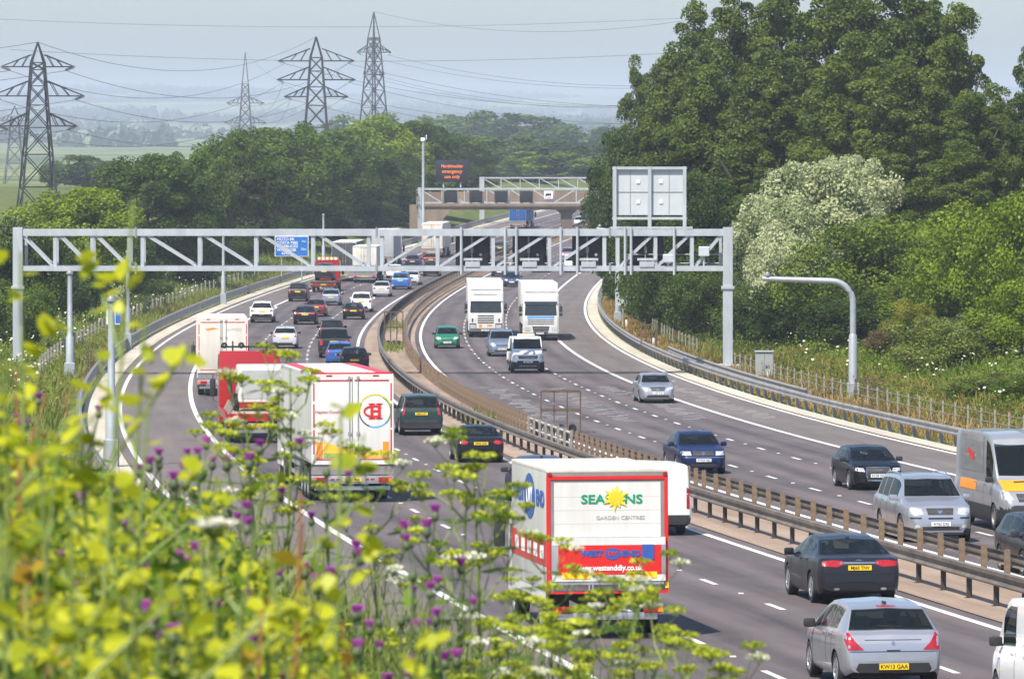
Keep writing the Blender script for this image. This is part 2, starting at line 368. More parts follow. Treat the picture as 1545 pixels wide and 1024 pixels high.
barrier('long grey steel barrier curving beside the right hard shoulder and dry grass verge', 18.45, 60, 1100,
        [wprof(0.62, -1, h=0.33)], 3.2, (0.16, 0.12, 0.74, 0.14), galv, galv)
barrier('short second barrier behind the main one in front of the gantry foot', 19.25, 252, 330,
        [wprof(0.66, -1, h=0.36), wprof(0.3, -1, h=0.3)], 3.2, (0.16, 0.12, 0.74, 0.14), galv, galv)
# ================================================================== haze
def haze(dens=1.4e-4):
    mb = MB(); mb.box(-1990, 1990, -70, 14020, -16, 92)
    m, t, p = _new('haze_air'); t.nodes.remove(p); v = t.nodes.new('ShaderNodeVolumePrincipled')
    v.inputs['Color'].default_value = (0.78, 0.88, 1.0, 1); v.inputs['Density'].default_value = dens; v.inputs['Anisotropy'].default_value = 0.0
    t.links.new(v.outputs[0], t.nodes['Material Output'].inputs['Volume'])
    stuff(mb.build('haze', m))
# ================================================================== gantries, bridge, columns, signs, pylons
gantry_m = mat('gantry_paint', (0.42, 0.45, 0.475), rough=0.5, metal=.2, var=0.16, scale=1.6, stretch=(1, 1, .25), detail=8)
gantry_d = mat('gantry_bracket', (0.30, 0.31, 0.32), rough=0.5, metal=.4)
signal_m = mat('signal_black', (0.012, 0.013, 0.015), rough=0.45, var=.3)
panel_back = mat('sign_back_panel', (0.46, 0.49, 0.51), rough=0.5, var=.08, scale=.7)
plinth_m = mat('concrete_plinth', (0.36, 0.33, 0.28), rough=.9, var=.15)
sign_face_blue = mat('sign_blue_face', (0.015, 0.14, 0.46), rough=.4, var=.05)
white_s = mat('sign_white', (0.78, 0.78, 0.78), rough=.4, var=.03)
column_m = mat('column_grey', (0.36, 0.385, 0.40), rough=.5, metal=.3, var=.1)
led = mat('led_orange', None, emit=(1.0, .22, .02), estr=1.3)
bridge_m = mat('bridge_concrete', (0.15, 0.105, 0.075), rough=.9, scale=.5, detail=9, col2=(0.26, 0.195, 0.145), stretch=(1, 1, .2))
def loc_mb(mb, o): mb.v = [(v[0]-o[0], v[1]-o[1], v[2]-o[2]) for v in mb.v]; return mb
YG = 301.0
def gx(px): return pX(px, YG)
def near_gantry():
    xl, xr = gx(27), gx(1098); zt, zb = pz(351, YG), pz(405, YG); O = (xl, YG, zr(YG))
    t_ = thing('overhead_gantry', 'large pale grey lattice gantry spanning the whole motorway in the foreground', 'gantry', O)
    mk = lambda mb, n, m=gantry_m, par=t_: loc_mb(mb, O).build(n, m, par)
    D = 1.3
    for y in (YG, YG + D):
        mb = MB(); mb.box(xl - .2, xr + .2, y - .16, y + .16, zt - .18, zt + .18); mk(mb, 'top_chord')
        mb = MB(); mb.box(xl + .2, xr - .2, y - .15, y + .15, zb - .14, zb + .14); mk(mb, 'bottom_chord')
    V = [83, 139, 195, 215, 301, 386, 472, 556, 576, 660, 744, 829, 912, 932, 989, 1044]
    Dg = [(34, 79, 1), (90, 135, 1), (145, 191, 1), (222, 296, 1), (308, 381, 1), (395, 468, 1), (482, 550, 1), (580, 653, -1), (664, 736, -1), (750, 822, -1), (836, 906, -1), (936, 984, -1), (993, 1039, -1), (1050, 1088, -1)]
    for y in (YG, YG + D):
        for px in V: mb = MB(); mb.box(gx(px) - .10, gx(px) + .10, y - .09, y + .09, zb + .14, zt - .18); mk(mb, 'vertical_strut')
        for a, b, s_ in Dg: mb = MB(); mb.beam((gx(a), y, zt - .17 if s_ > 0 else zb + .14), (gx(b), y, zb + .14 if s_ > 0 else zt - .17), .16, .13); mk(mb, 'diagonal_brace')
    mb = MB()
    for px in V:
        for z in (zt, zb): mb.box(gx(px) - .06, gx(px) + .06, YG + .16, YG + D - .16, z - .06, z + .06)
    mk(mb, 'cross_tie')
    mb = MB()
    for px in (205, 568, 920): 
        for z in (zt, zb):
            mb.box(gx(px) - .05, gx(px) + .05, YG - .2, YG + .2, z - .30, z + .30)
    mk(mb, 'splice_flange', gantry_d)
    for x in (xl, xr):
        g = zr(YG) + .3
        mb = MB(); mb.box(x - .27, x + .27, YG - .22, YG + .32, g - .4, zt + .3); mb.box(x - .36, x + .36, YG - .3, YG + .4, zb - 1.15, zb - 1.0); mk(mb, 'leg')
        mb = MB(); mb.box(x + (.30 if x < 0 else -.45), x + (.45 if x < 0 else -.30), YG + .9, YG + 1.25, zb, zt); mk(mb, 'end_frame')
        mb = MB(); mb.bbox(x - .65, x + .65, YG - .7, YG + .9, g - .9, g + .35, .05); mk(mb, 'plinth', plinth_m)
    for px in (696, 762, 779, 846, 871, 943, 952, 1017):
        mb = MB(); mb.tube([(gx(px), YG - .25, zb - .35), (gx(px), YG - .25, zt + .32)], .075, 8); mk(mb, 'hanger_pole')
    mb = MB(); 
    for z in (zb + .75,): mb.tube([(gx(930), YG + D + .3, z), (gx(1090), YG + D + .3, z)], .03, 6)
    mb.tube([(gx(690), YG + D + .4, zb + .25), (gx(1090), YG + D + .4, zb + .25)], .03, 6); mk(mb, 'cable_conduit', gantry_d)
    for px in (1008, 1062):
        mb = MB(); mb.bbox(gx(px) - .3, gx(px) + .3, YG - .3, YG + .1, zb + .35 + (.35 if px > 1050 else 0), zb + .8 + (.45 if px > 1050 else 0), .04); mb.tube([(gx(px), YG - .1, zb), (gx(px), YG - .1, zb + .6)], .05, 6); mk(mb, 'equipment_box', panel_back)
    for k, (px, pw) in enumerate(((713, 47), (799, 46), (888, 43), (976, 48))):
        lab = ['black lane signal on the gantry over the central reservation side, leftmost of four', 'black lane signal second from left on the near gantry', 'black lane signal second from right on the near gantry beside the shoulder line', 'black lane signal on the near gantry against the trees, rightmost of four'][k]
        s_ = thing('lane_signal', lab, 'signal', (gx(px), YG + D + .45, pz(380, YG)), 0, 'black lane signals on the near gantry')
        w_ = pw/F*YG/2
        mb = MB(); mb.bbox(-w_, w_, -.12, .2, -.82, .86, .05); mb.build('housing', signal_m, s_, smooth=40)
        mb = MB(); mb.box(-w_ - .1, w_ + .1, .1, .24, -.95, .95); mb.build('backing_board', signal_m, s_)
        mb = MB(); mb.bbox(-.55, .55, -1.9, -1.65, -.50, -.36, .02); mb.bbox(-.42, .42, -1.95, -1.62, -.86, -.56, .02); mb.tube([(-.3, -1.8, -.9), (-.3, -1.8, -.4)], .06, 6); mb.tube([(.3, -1.8, -.9), (.3, -1.8, -.4)], .06, 6); mb.build('bracket', gantry_m, s_)
        mb = MB(); mb.tube([(-.05, -.2, -.6), (-.05, -.2, 1.0)], .05, 6); mb.bbox(-.14, .04, -.3, -.12, -.1, .25, .03); mb.build('mounting_arm', gantry_d, s_)
        mb = MB(); mb.lathe([(-.15, .001), (-.15, .07), (-.11, .09)], 'y', 12, (.45, 0, -.2)); mb.build('cable_gland', alu, s_) if 'alu' in globals() else mb.build('cable_gland', gantry_m, s_)
    # big sign seen from behind, above the beam
    x0, x1 = gx(924), gx(1037); z0, z1 = pz(337, YG), pz(252, YG); cx = (x0 + x1)/2
    s_ = thing('sign_board', 'back of a large pale sign board standing on top of the near gantry', 'sign', (cx, YG + .6, zt))
    w_ = (x1 - x0)/2; a, b = z0 - zt + .35, z1 - zt
    mb = MB(); mb.bbox(-w_ + .03, w_ - .03, .12, .2, a + .1, b, .03); mb.build('panel', panel_back, s_)
    for x in (-w_ + .14, 0, w_ - .14): mb = MB(); mb.box(x - .10, x + .10, -.10, .10, .12, b + .02); mb.build('upright', gantry_m, s_)
    mb = MB()
    for z in (a - .08, b - .08): mb.box(-w_, w_, -.06, .1, z - .07, z + .07)
    mb.build('cross_rail', gantry_m, s_)
    mb = MB()
    for z in ((a + b)/2,): mb.box(-w_ + .25, w_ - .25, .09, .115, z - .012, z + .012)
    for x in (-w_*.52, w_*.52): mb.box(x - .012, x + .012, .09, .115, a + .2, b - .15)
    mb.build('panel_joint', gantry_d, s_)
    mb = MB()
    for x in (-.65, .65): 
        for z in ((a*2 + b)/3 - .1, (a + 2*b)/3 + .1): mb.bbox(x - .1, x + .1, .07, .12, z - .1, z + .1, .02)
    mb.build('label_plate', white_s, s_)
    mb = MB(); mb.box(-w_ - .1, w_ + .3, -.7, -.6, .22, .34); mb.box(-w_ - .1, w_ + .3, -.4, -.3, .22, .30)
    mb.build('walkway_rail', gantry_m, s_)
near_gantry()
def truss(t_, O, x0, x1, y, zt, zb, bay, s0=1, th=.2, D=1.0):
    for yy in (y, y + D):
        mb = MB(); mb.box(x0, x1, yy - th/2, yy + th/2, zt - th/2, zt + th/2); loc_mb(mb, O).build('top_chord', gantry_m, t_)
        mb = MB(); mb.box(x0, x1, yy - th/2, yy + th/2, zb - th/2, zb + th/2); loc_mb(mb, O).build('bottom_chord', gantry_m, t_)
    x = x0; mv = MB(); k = 0; n = max(2, int((x1 - x0)/bay))
    for i in range(n):
        a, b = x0 + (x1 - x0)*i/n, x0 + (x1 - x0)*(i + 1)/n; s_ = 1 if i < n*.5 else -1
        for yy in (y, y + D):
            mb = MB(); mb.box(b - .06, b + .06, yy - .06, yy + .06, zb, zt); loc_mb(mb, O).build('vertical_strut', gantry_m, t_)
            mb = MB(); mb.beam((a, yy, zt if s_ > 0 else zb), (b, yy, zb if s_ > 0 else zt), .13); loc_mb(mb, O).build('diagonal_brace', gantry_m, t_)
def far_gantry():
    Y = 740.0; X0 = pX(633, Y); X1 = X0 + 37.5; g = zr(Y); zt, zb = pz(285, Y), pz(306, Y); O = (X0, Y, g)
    t_ = thing('overhead_gantry', 'distant lattice gantry carrying dark signals in front of the concrete bridge', 'gantry', O)
    truss(t_, O, X0, X1, Y, zt, zb, 3.1)
    for x in (X0, X1): mb = MB(); mb.box(x - .25, x + .25, Y - .2, Y + .25, g - .5, zt + .2); loc_mb(mb, O).build('leg', gantry_m, t_)
    for k, px in enumerate((680, 718, 756, 794)):
        lab = ['leftmost dark signal on the distant gantry', 'dark signal second from left on the distant gantry', 'dark signal third from left on the distant gantry', 'dark signal nearest the camera sign on the distant gantry'][k]
        s_ = thing('lane_signal', lab, 'signal', (pX(px, Y), Y - .4, pz(296.5, Y)), 0, 'dark signals on the distant gantry')
        mb = MB(); mb.bbox(-.92, .92, -.15, .15, -.80, .78, .05); mb.build('housing', signal_m, s_, smooth=40)
        mb = MB(); mb.box(-.5, .5, -.1, .2, -.95, -.80); mb.build('bracket', gantry_m, s_)
        mb = MB()
        for q in (-.4, 0, .4): mb.box(-.8, .8, -.165, -.15, q - .02, q + .02)
        mb.build('louvre', mat('signal_grey', (.03, .03, .035), rough=.5), s_)
    s_ = thing('camera_sign', 'small white square sign with a black camera symbol on the distant gantry', 'sign', (pX(827.5, Y), Y - .35, pz(294, Y)))
    mb = MB(); mb.bbox(-.62, .62, -.03, .03, -.55, .55, .02); mb.build('panel', white_s, s_)
    mb = MB(); mb.box(-.34, .12, -.045, -.031, -.12, .20); mb.box(-.42, -.30, -.045, -.031, -.30, .05); mb.prism([(.12, -.05), (.36, -.20), (.36, .26), (.12, .14)], -.045, -.031); mb.box(-.15, .35, -.045, -.031, -.38, -.30); mb.build('camera_symbol', ink2, s_)
    s_ = thing('message_sign', 'dark electronic message sign with orange slanted words above the distant gantry', 'sign', (pX(682, Y), Y - .1, pz(258.5, Y)))
    w_ = 48/F*Y/2; h_ = 33/F*Y/2
    mb = MB(); mb.bbox(-w_, w_, -.2, .3, -h_, h_, .06); mb.build('housing', mat('sign_dark_face', (.014, .015, .026), rough=.4), s_, smooth=40)
    for k, s in enumerate(('Hardshoulder', 'emergency', 'use only')): put_text(s, .70, led, s_, (0, -.215, .72 - .74*k), (R(90), 0, 0), shear=.12, bold=.0, sx=.78 if k == 0 else .92)
    for x in (-1.2, 1.2): mb = MB(); mb.box(x - .1, x + .1, .0, .2, -h_ - .75, -h_); mb.build('support', gantry_m, s_)
    # mast with camera
    xm = pX(638.5, 735); s_ = thing('camera_mast', 'tall thin grey mast with a small camera on top beside the message sign', 'mast', (xm, 735, zr(735)))
    H = pz(210, 735) - zr(735)
    mb = MB(); mb.tube([(0, 0, -.2), (0, 0, 4), (0, 0, 4.1), (0, 0, H)], [.28, .26, .2, .17], 10); mb.build('pole', column_m, s_, smooth=40)
    mb = MB(); mb.bbox(-.35, .25, -.25, .25, H - .3, H + .2, .06); mb.tube([(.3, 0, H - .1), (.45, 0, H), (.45, 0, H + .6)], .06, 6); mb.build('camera', white_s, s_)
    # second gantry beyond the bridge
    Y = 830.0; X0 = pX(727, Y); X1 = X0 + 36; g = zr(Y); O = (X0, Y, g)
    t_ = thing('overhead_gantry', 'second distant lattice gantry standing taller behind the concrete bridge', 'gantry', O)
    truss(t_, O, X0, X1, Y, pz(268.5, Y), pz(284.5, Y), 3.0)
    for x in (X0, X1): mb = MB(); mb.box(x - .38, x + .38, Y - .25, Y + .25, g - .5, pz(267, Y)); loc_mb(mb, O).build('leg', gantry_m, t_)
ink2 = mat('symbol_black', (0.012, 0.012, 0.014), rough=0.6)
far_gantry()
def bridge():
    Y = 772.0; xa, xb = pX(628, Y), pX(1010, Y); zt, zb = pz(290, Y), pz(314, Y); O = (pX(750, Y), Y, zr(Y))
    t_ = thing('road_bridge', 'brown concrete bridge crossing the motorway behind the distant gantry', 'bridge', O)
    mb = MB(); mb.box(xa, xb, Y, Y + 8, zb + .15, zt - .9); mb.box(xa, xb, Y + .3, Y + 7.7, zb - .25, zb + .15); loc_mb(mb, O).build('deck', bridge_m, t_)
    for y in (Y - .06, Y + 7.75): mb = MB(); mb.box(xa, xb, y, y + .3, zb + .3, zt); loc_mb(mb, O).build('parapet', bridge_m, t_)
    mb = MB(); mb.tube([(xa, Y + .1, zt + .35), (xb, Y + .1, zt + .35)], .05, 6)
    x = xa
    while x < xb: mb.box(x - .04, x + .04, Y + .06, Y + .14, zt, zt + .35); x += 2
    loc_mb(mb, O).build('handrail', galv, t_)
    g = zr(Y); mb = MB(); pr = [(xa - 1, g - 1), (xa - 1, zb + .5), (pX(690, Y), zb + .2)]
    for k in range(9):
        q = k/8; pr.append((lerp_(pX(688, Y), pX(652, Y), q), lerp_(zb - .1, g - 1, q**1.8)))
    mb.prism(pr, Y + .2, Y + 7.8, axis='y'); loc_mb(mb, O).build('abutment', bridge_m, t_)
    mb = MB(); xp = pX(855, Y); mb.box(xp - .8, xp + .8, Y + 1, Y + 7, g - .5, zb - .9); mb.prism([(xp - .8, zb - .95), (xp + .8, zb - .95), (xp + 1.6, zb - .2), (xp - 1.6, zb - .2)], Y + .8, Y + 7.2, axis='y'); loc_mb(mb, O).build('pier', mat('pier_concrete', (.12, .095, .075), rough=.9), t_)
def lerp_(a, b, t): return a + (b - a)*t
bridge()
# ---------------------------------------------------------------- lighting and camera columns
def column(px, py_top, off, Y, label, kind_='cap', r=.13):
    q = onroad(off, Y); X = pX(px, q.y); g = ground_z(X, q.y); t_ = thing('lamp_column', label, 'column', (X, q.y, g)); H = pz(py_top, q.y) - g
    mb = MB(); mb.tube([(0, 0, -.3), (0, 0, H*.42), (0, 0, H*.44), (0, 0, H)], [r*1.55, r*1.5, r, r*.85], 12); mb.build('pole', column_m, t_, smooth=40)
    mb = MB(); mb.bbox(-r*1.9, r*1.9, -r*1.9, r*1.9, -.3, min(1.1, H*.18), .03); mb.build('base_box', column_m, t_)
    mb = MB(); mb.lathe([(0, r*.9), (.06, r*1.3), (.16, r*1.25), (.26, r*.6), (.27, .001)], 'z', 12, (0, 0, H)); mb.build('camera_head', mat('head_grey', (.2, .2, .21), rough=.4), t_, smooth=40)
    return t_
column(105.5, 415, -17.5, 290, 'grey column nearest the left leg of the big gantry', r=.15)
column(193, 383, -17.0, 352, 'thin grey column right of the blue marker sign on the left verge')
column(337, 356, -16.4, 470, 'grey column between the barrier bend and the blue services sign')
column(488, 326, -16.4, 600, 'farthest grey column on the left verge beyond the blue services sign')
column(168, 457, -15.9, 192, 'short stout grey column on the left standing nearest the camera among flowers', r=.14)
def swan(px, py, py_top, px_arm, label, Y):
    X = pX(px, Y); g = ground_z(X, Y); t_ = thing('camera_column', label, 'column', (X, Y, g)); H = pz(py_top, Y) - g; A = (px - px_arm)/F*Y; r_ = .8
    mb = MB(); mb.tube([(0, 0, -.3), (0, 0, H*.55), (0, 0, H*.57)], [.22, .20, .15], 12); mb.build('lower_shaft', column_m, t_, smooth=40)
    P_ = [(0, 0, H*.55), (0, 0, H - r_*1.3)] + [(-r_*1.3*(1 - math.cos(a)), 0, H - r_*1.3 + r_*1.3*math.sin(a)) for a in [R(90)*k/7 for k in range(1, 8)]] + [(-A, 0, H + .12)]
    mb = MB(); mb.tube(P_, [.15]*(len(P_) - 1) + [.11], 12); mb.build('arm', column_m, t_, smooth=60)
    mb = MB(); mb.bbox(-.28, .28, -.25, .25, -.3, 1.0, .03); mb.build('base_box', column_m, t_)
    mb = MB(); mb.lathe([(.1, .02), (.14, .14), (.24, .14), (.34, .06), (.35, .001)], 'z', 12, (-A + .25, 0, H + .1)); mb.build('camera_head', mat('head_grey', (.2, .2, .21), rough=.4), t_, smooth=40)
swan(1287, 618, 424, 1150, 'white grey column with a long curved arm reaching over the right verge', 253)
swan(932, 490, 347, 900, 'far column with a curved top seen through the right part of the gantry', 410)
# ---------------------------------------------------------------- signs, cabinets, frames, fences
def services_sign():
    Y = 545.0; X = pX(440, Y); g = ground_z(X, Y); t_ = thing('services_sign', 'blue motorway services sign with white text seen through the gantry lattice', 'sign', (X, Y, g)); zc = pz(371.5, Y) - g; w_, h_ = 25.5/F*Y, 15.5/F*Y
    mb = MB(); mb.bbox(-w_, w_, -.04, .04, zc - h_, zc + h_, .03); mb.build('border', white_s, t_)
    mb = MB(); mb.box(-w_ + .07, w_ - .07, -.052, -.03, zc - h_ + .07, zc + h_ - .07); mb.build('panel', sign_face_blue, t_)
    for k, s in enumerate(('MOTO BK', 'COSTA M&S', 'STARBUCKS', 'WAITROSE', 'KFC')): put_text(s, .40, white_s, t_, (-w_ + .22 + (.5 if k == 4 else 0), -.058, zc + h_ - .34 - .365*k), (R(90), 0, 0), align='LEFT', bold=.006, sx=1.0)
    put_text('1m', .32, white_s, t_, (w_ - .5, -.058, zc + h_ - .55), (R(90), 0, 0)); put_text('30m', .32, white_s, t_, (w_ - .5, -.058, zc - .3), (R(90), 0, 0))
    for x in (-w_*.6, w_*.6): mb = MB(); mb.tube([(x, .08, -.4), (x, .08, zc + h_*.8)], .07, 8); mb.build('post', column_m, t_)
services_sign()
def small_sign(px, py, w_, h_, Y, label, m, back=False, cat='sign'):
    X = pX(px, Y); g = ground_z(X, Y); t_ = thing('marker_sign', label, cat, (X, Y, g)); z = pz(py, Y) - g
    mb = MB(); mb.bbox(-w_/2, w_/2, -.03, .03, z - h_/2, z + h_/2, .015); mb.build('panel', m, t_)
    mb = MB(); mb.box(-w_/2 + .04, w_/2 - .04, -.036, -.028, z - h_/2 + .04, z + h_/2 - .04); mb.build('face', white_s if m == sign_face_blue and False else m, t_)
    mb = MB(); mb.box(w_*.15, w_*.5, -.042, -.034, z - h_*.42, z + h_*.42); mb.build('stripe', sign_face_blue if m != panel_back else gantry_d, t_)
    mb = MB(); mb.tube([(0, .06, -.3), (0, .06, z + h_*.3)], .05, 8); mb.build('post', column_m, t_)
small_sign(171, 478, .85, .95, 330, 'small blue and white marker sign behind the stout left column', white_s)
small_sign(940, 453, .75, .85, 395, 'small grey sign back near the far curved column on the right verge', panel_back)
def cabinet(px, Y, w_, h_, label):
    X = pX(px, Y); g = ground_z(X, Y); t_ = thing('roadside_cabinet', label, 'cabinet', (X, Y, g))
    mb = MB(); mb.bbox(-w_/2, w_/2, -.3, .3, -.3, h_, .03); mb.build('housing', mat('cabinet_grey', (.30, .32, .30), rough=.5, var=.1), t_)
    mb = MB(); mb.bbox(-w_/2 - .04, w_/2 + .04, -.36, .36, h_, h_ + .07, .02); mb.build('lid', column_m, t_)
    mb = MB(); mb.box(-.006, .006, -.306, -.296, .05, h_ - .05); mb.box(.06, .1, -.33, -.296, h_*.5, h_*.58); mb.build('door_gap', ink2, t_)
cabinet(1153, 285, .95, 1.65, 'grey roadside cabinet on the right verge beside the gantry leg')
def frame_cage(px, Y, w_, h_, label, z0=0.0, base=True):
    X = pX(px, Y); g = max(ground_z(X, Y), zr(Y)); t_ = thing('steel_frame', label, 'frame', (X, Y, g)); fr = mat('rusty_frame', (.10, .065, .045), rough=.8, var=.3)
    mb = MB()
    for y in (-.5, .5):
        for k in range(4): x = -w_/2 + w_*k/3; mb.beam((x, y, -.1), (x, y, h_), .05)
        for z in (h_, h_*.55): mb.beam((-w_/2, y, z), (w_/2, y, z), .05)
    for x in (-w_/2, w_/2): mb.beam((x, -.5, h_), (x, .5, h_), .05); mb.beam((x, -.5, h_*.55), (x, .5, h_*.55), .05)
    mb.build('bars', fr, t_)
    if base:
        for k in range(3): mb = MB(); x = -w_*.3 + w_*.3*k; mb.lathe([(-.3, .001), (-.3, .17), (.3, .17), (.3, .001)], 'y', 14, (x, 0, .2)); mb.build('drum', ink2, t_)
frame_cage(846, 222, 1.65, 1.75, 'rusty open steel frame between the two central barriers nearest the camera')
frame_cage(594, 360, 1.25, 2.3, 'rusty open steel frame between the central barriers near the far bend')
frame_cage(979, 345, 1.0, 1.8, 'rusty open steel frame on the right verge behind the barrier', base=False)
frame_cage(1312, 250, 1.3, 1.2, 'low steel frame standing right of the curved arm column', base=False)
frame_cage(143, 300, .8, 1.4, 'small dark steel frame on the left verge behind the barrier', base=False)
def gap_rail():
    q = onroad(3.1, 212); t_ = thing('barrier_section', 'pale grey slatted barrier section next to the near rusty frame in the reservation', 'barrier', q)
    for k in range(8):
        p_ = onroad(3.0, 218 - k*2.4); mb = MB(); mb.box(-.05, .05, -.1, .1, 0, .85); o = mb.build('slat', galv, t_); o.location = p_ - q
    mb = MB()
    for z in (.35, .75): mb.tube([onroad(3.08, 218 - k*2, z) - q for k in range(9)], .05, 6)
    mb.build('rail', gantry_m, t_)
gap_rail()
def post_fence(label, off, y0, y1, sp, h, m, rise=0.0, wires=3, pw=.07):
    q0 = onroad(off, (y0 + y1)/2); t_ = thing('wire_fence', label, 'fence', q0); me = None; tops = []; Y = y0
    while Y < y1:
        p_ = onroad(off, Y); p_.z = ground_z(p_.x, p_.y)
        if me is None: mb = MB(); mb.box(-pw/2, pw/2, -pw/2, pw/2, -.3, h); o = mb.build('post', m, t_); me = o.data
        else: o = link('post', me, t_)
        o.location = p_ - q0; tops.append(p_ - q0); Y += sp
    for k in range(wires): mb = MB(); mb.tube([p_ + Vector((0, 0, h*(k + 1)/(wires + .4))) for p_ in tops], .012, 4); mb.build('wire', galv, t_)
post_fence('row of thin pale posts with wires behind the right barrier', 20.6, 196, 300, 3.0, 1.25, mat('pale_post', (.27, .25, .22), rough=.8))
post_fence('weathered post and wire fence on the left verge behind the barrier bend', -18.2, 290, 560, 4.5, 1.3, mat('grey_post', (.25, .23, .20), rough=.8), pw=.12)
post_fence('post and wire fence on the right verge beyond the gantry leg', 21.0, 330, 470, 3.4, 1.2, mat('pale_post', (.27, .25, .22), rough=.8))
# white marker posts
for px, Y, lab in ((1159, 283, 'white marker post with black cap by the roadside cabinet'), (866, 395, 'white marker post beside the far end of the right barrier'), (951, 352, 'white marker post by the rusty frame on the right verge')):
    X = pX(px, Y) if Y < 300 else onroad(19.6, Y).x; t_ = thing('marker_post', lab, 'post', (X, Y, ground_z(X, Y)))
    mb = MB(); mb.bbox(-.07, .07, -.04, .04, -.2, .95, .02); mb.build('body', white_s, t_); mb = MB(); mb.bbox(-.075, .075, -.045, .045, .80, .97, .02); mb.build('cap', ink2, t_)
# ---------------------------------------------------------------- pylons and power lines
pyl_m = mat('pylon_steel', (0.035, 0.035, 0.042), rough=.6, metal=.4, var=.2)
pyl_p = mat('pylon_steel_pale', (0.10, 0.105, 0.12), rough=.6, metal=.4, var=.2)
insul_m = mat('insulator', (.30, .27, .25), rough=.3); insul_w = mat('insulator_pale', (.7, .7, .7), rough=.3)
WT = {}
def pylon(key, px, py_top, Y, Hb, arms, label, bw, tw, m=pyl_m, im=insul_m, th=.16, rz=0.0, peak=True):
    X = pX(px, Y); top = pz(py_top, Y); g = ground_z(X, Y); H = top - g
    t_ = thing('power_pylon', label, 'pylon', (X, Y, g), rz)
    zs_ = [0]; 
    pk = H - Hb    # body top
    def wd(z): return lerp_(bw, tw, min(1, (z/Hb)**.8))
    z = 0; lv = [0]
    while z < Hb - .5: z += max(1.6, wd(z)*1.0); lv.append(min(z, Hb))
    mb = MB()
    for i in range(len(lv) - 1):
        a, b = lv[i], lv[i+1]; wa, wb_ = wd(a)/2, wd(b)/2
        ca = [(-wa, -wa, a), (wa, -wa, a), (wa, wa, a), (-wa, wa, a)]; cb = [(-wb_, -wb_, b), (wb_, -wb_, b), (wb_, wb_, b), (-wb_, wb_, b)]
        for k in range(4):
            mb.beam(ca[k], cb[k], th*1.4); mb.beam(ca[k], cb[(k+1) % 4], th*.8); mb.beam(ca[(k+1) % 4], cb[k], th*.8); mb.beam(cb[k], cb[(k+1) % 4], th*.8)
    for k in range(4):
        w2 = wd(Hb)/2; c = [(-w2, -w2), (w2, -w2), (w2, w2), (-w2, w2)][k]; mb.beam((*c, Hb), (0, 0, H), th)
    mb.build('tower', m, t_)
    pts = [Vector((0, 0, H))]
    for za, L in arms:
        za = za*Hb
        for sd in (1, -1):
            w2 = wd(za)/2; mb = MB(); tip = (sd*L, 0, za)
            for y in (-w2, w2): mb.beam((sd*w2, y, za), tip, th); mb.beam((sd*w2, y, za + L*.32), tip, th*.8)
            for q in (.3, .6): 
                for y in (-w2, w2): mb.beam((sd*lerp_(w2, L, q), y*(1-q), za), (sd*lerp_(w2, L, q - .2), y*(1.2-q), za + L*.32*(1.2 - q)), th*.6)
            a = mb.build('cross_arm', m, t_)
            mb = MB(); mb.lathe([(0, .02), (-.1, .16), (-1.3, .16), (-1.4, .02)], 'z', 8, (0, 0, 0)); o = mb.build('insulator', im, a); o.location = tip; o.rotation_euler = (0, sd*R(70), 0)
            pts.append(Vector((sd*(L - 1.2), 0, za - .5)))
    M = Matrix.Translation((X, Y, g)) @ Matrix.Rotation(rz, 4, 'Z'); WT[key] = [M @ p_ for p_ in pts]
    return t_
pylon('a', 57, 64, 700, 22.0, [(.60, 5.4), (.80, 6.4), (.97, 4.9)][::1] and [(.62, 5.2), (.80, 6.2), (.975, 4.9)], 'dark steel pylon at the left edge with three pairs of arms', 5.6, 1.7, rz=R(12))
pylon('b', 477, 56, 1000, 24.5, [(.70, 6.0), (.83, 7.4), (.975, 7.2)], 'dark thick pylon with three wide arms rising behind the left woodland', 6.4, 2.2, im=insul_w, th=.24)
pylon('c', 564, 18, 1200, 33.0, [(.75, 3.0), (.90, 5.0)], 'tallest slim pale pylon right of the dark thick pylon', 7.0, 1.9, m=pyl_p, im=insul_w, th=.17, rz=R(40))
pylon('d', 370, 79, 1400, 26.0, [(.60, 5.5), (.80, 5.0)], 'faint distant pylon left of the dark thick pylon', 5.5, 1.6, m=pyl_p, im=insul_w, th=.2)
pylon('e', 22, 160, 1150, 15, [(.72, 4.5), (.92, 4.0)], 'low faint pylon behind the leftmost dark pylon', 4.5, 1.5, m=pyl_p, im=insul_w, th=.13)
def wire(A, B, sag, lab, r=.035):
    A, B = Vector(A), Vector(B); P_ = []
    for k in range(25):
        t = k/24; p_ = A.lerp(B, t); p_.z -= sag*4*t*(1 - t); P_.append(p_)
    mb = MB(); mb.tube([p_ - A for p_ in P_], r, 4); o = mb.build('power_line', mat('cable', (.08, .08, .09), rough=.6), None); o.location = A
    tag(o, lab, 'cable', 'power lines across the sky')
lab = 'thin power line hanging between pylons across the hazy sky'
for i in range(7):
    wire(WT['a'][i], WT['b'][i], 5, lab) if i < len(WT['b']) else None
for i in range(5): wire(WT['d'][i], WT['b'][min(i + 1, 6)], 3, lab)
for i in range(5): wire(WT['c'][i], Vector(WT['c'][i]) + Vector((95 + i*4, -260, 1.5 - i)), 7, lab)
for i in range(1, 7): wire(WT['b'][i], Vector(WT['b'][i]) + Vector((110, 150, -2)), 7, lab)
for i in range(7): wire(WT['a'][i], Vector(WT['a'][i]) + Vector((-75, -60, 2)), 4, lab)
wire((-110, 1100, pz(28, 1100)), (60, 1150, pz(18, 1150)), 2.5, lab); wire((-90, 950, pz(75, 950)), (65, 1000, pz(60, 1000)), 3, lab)
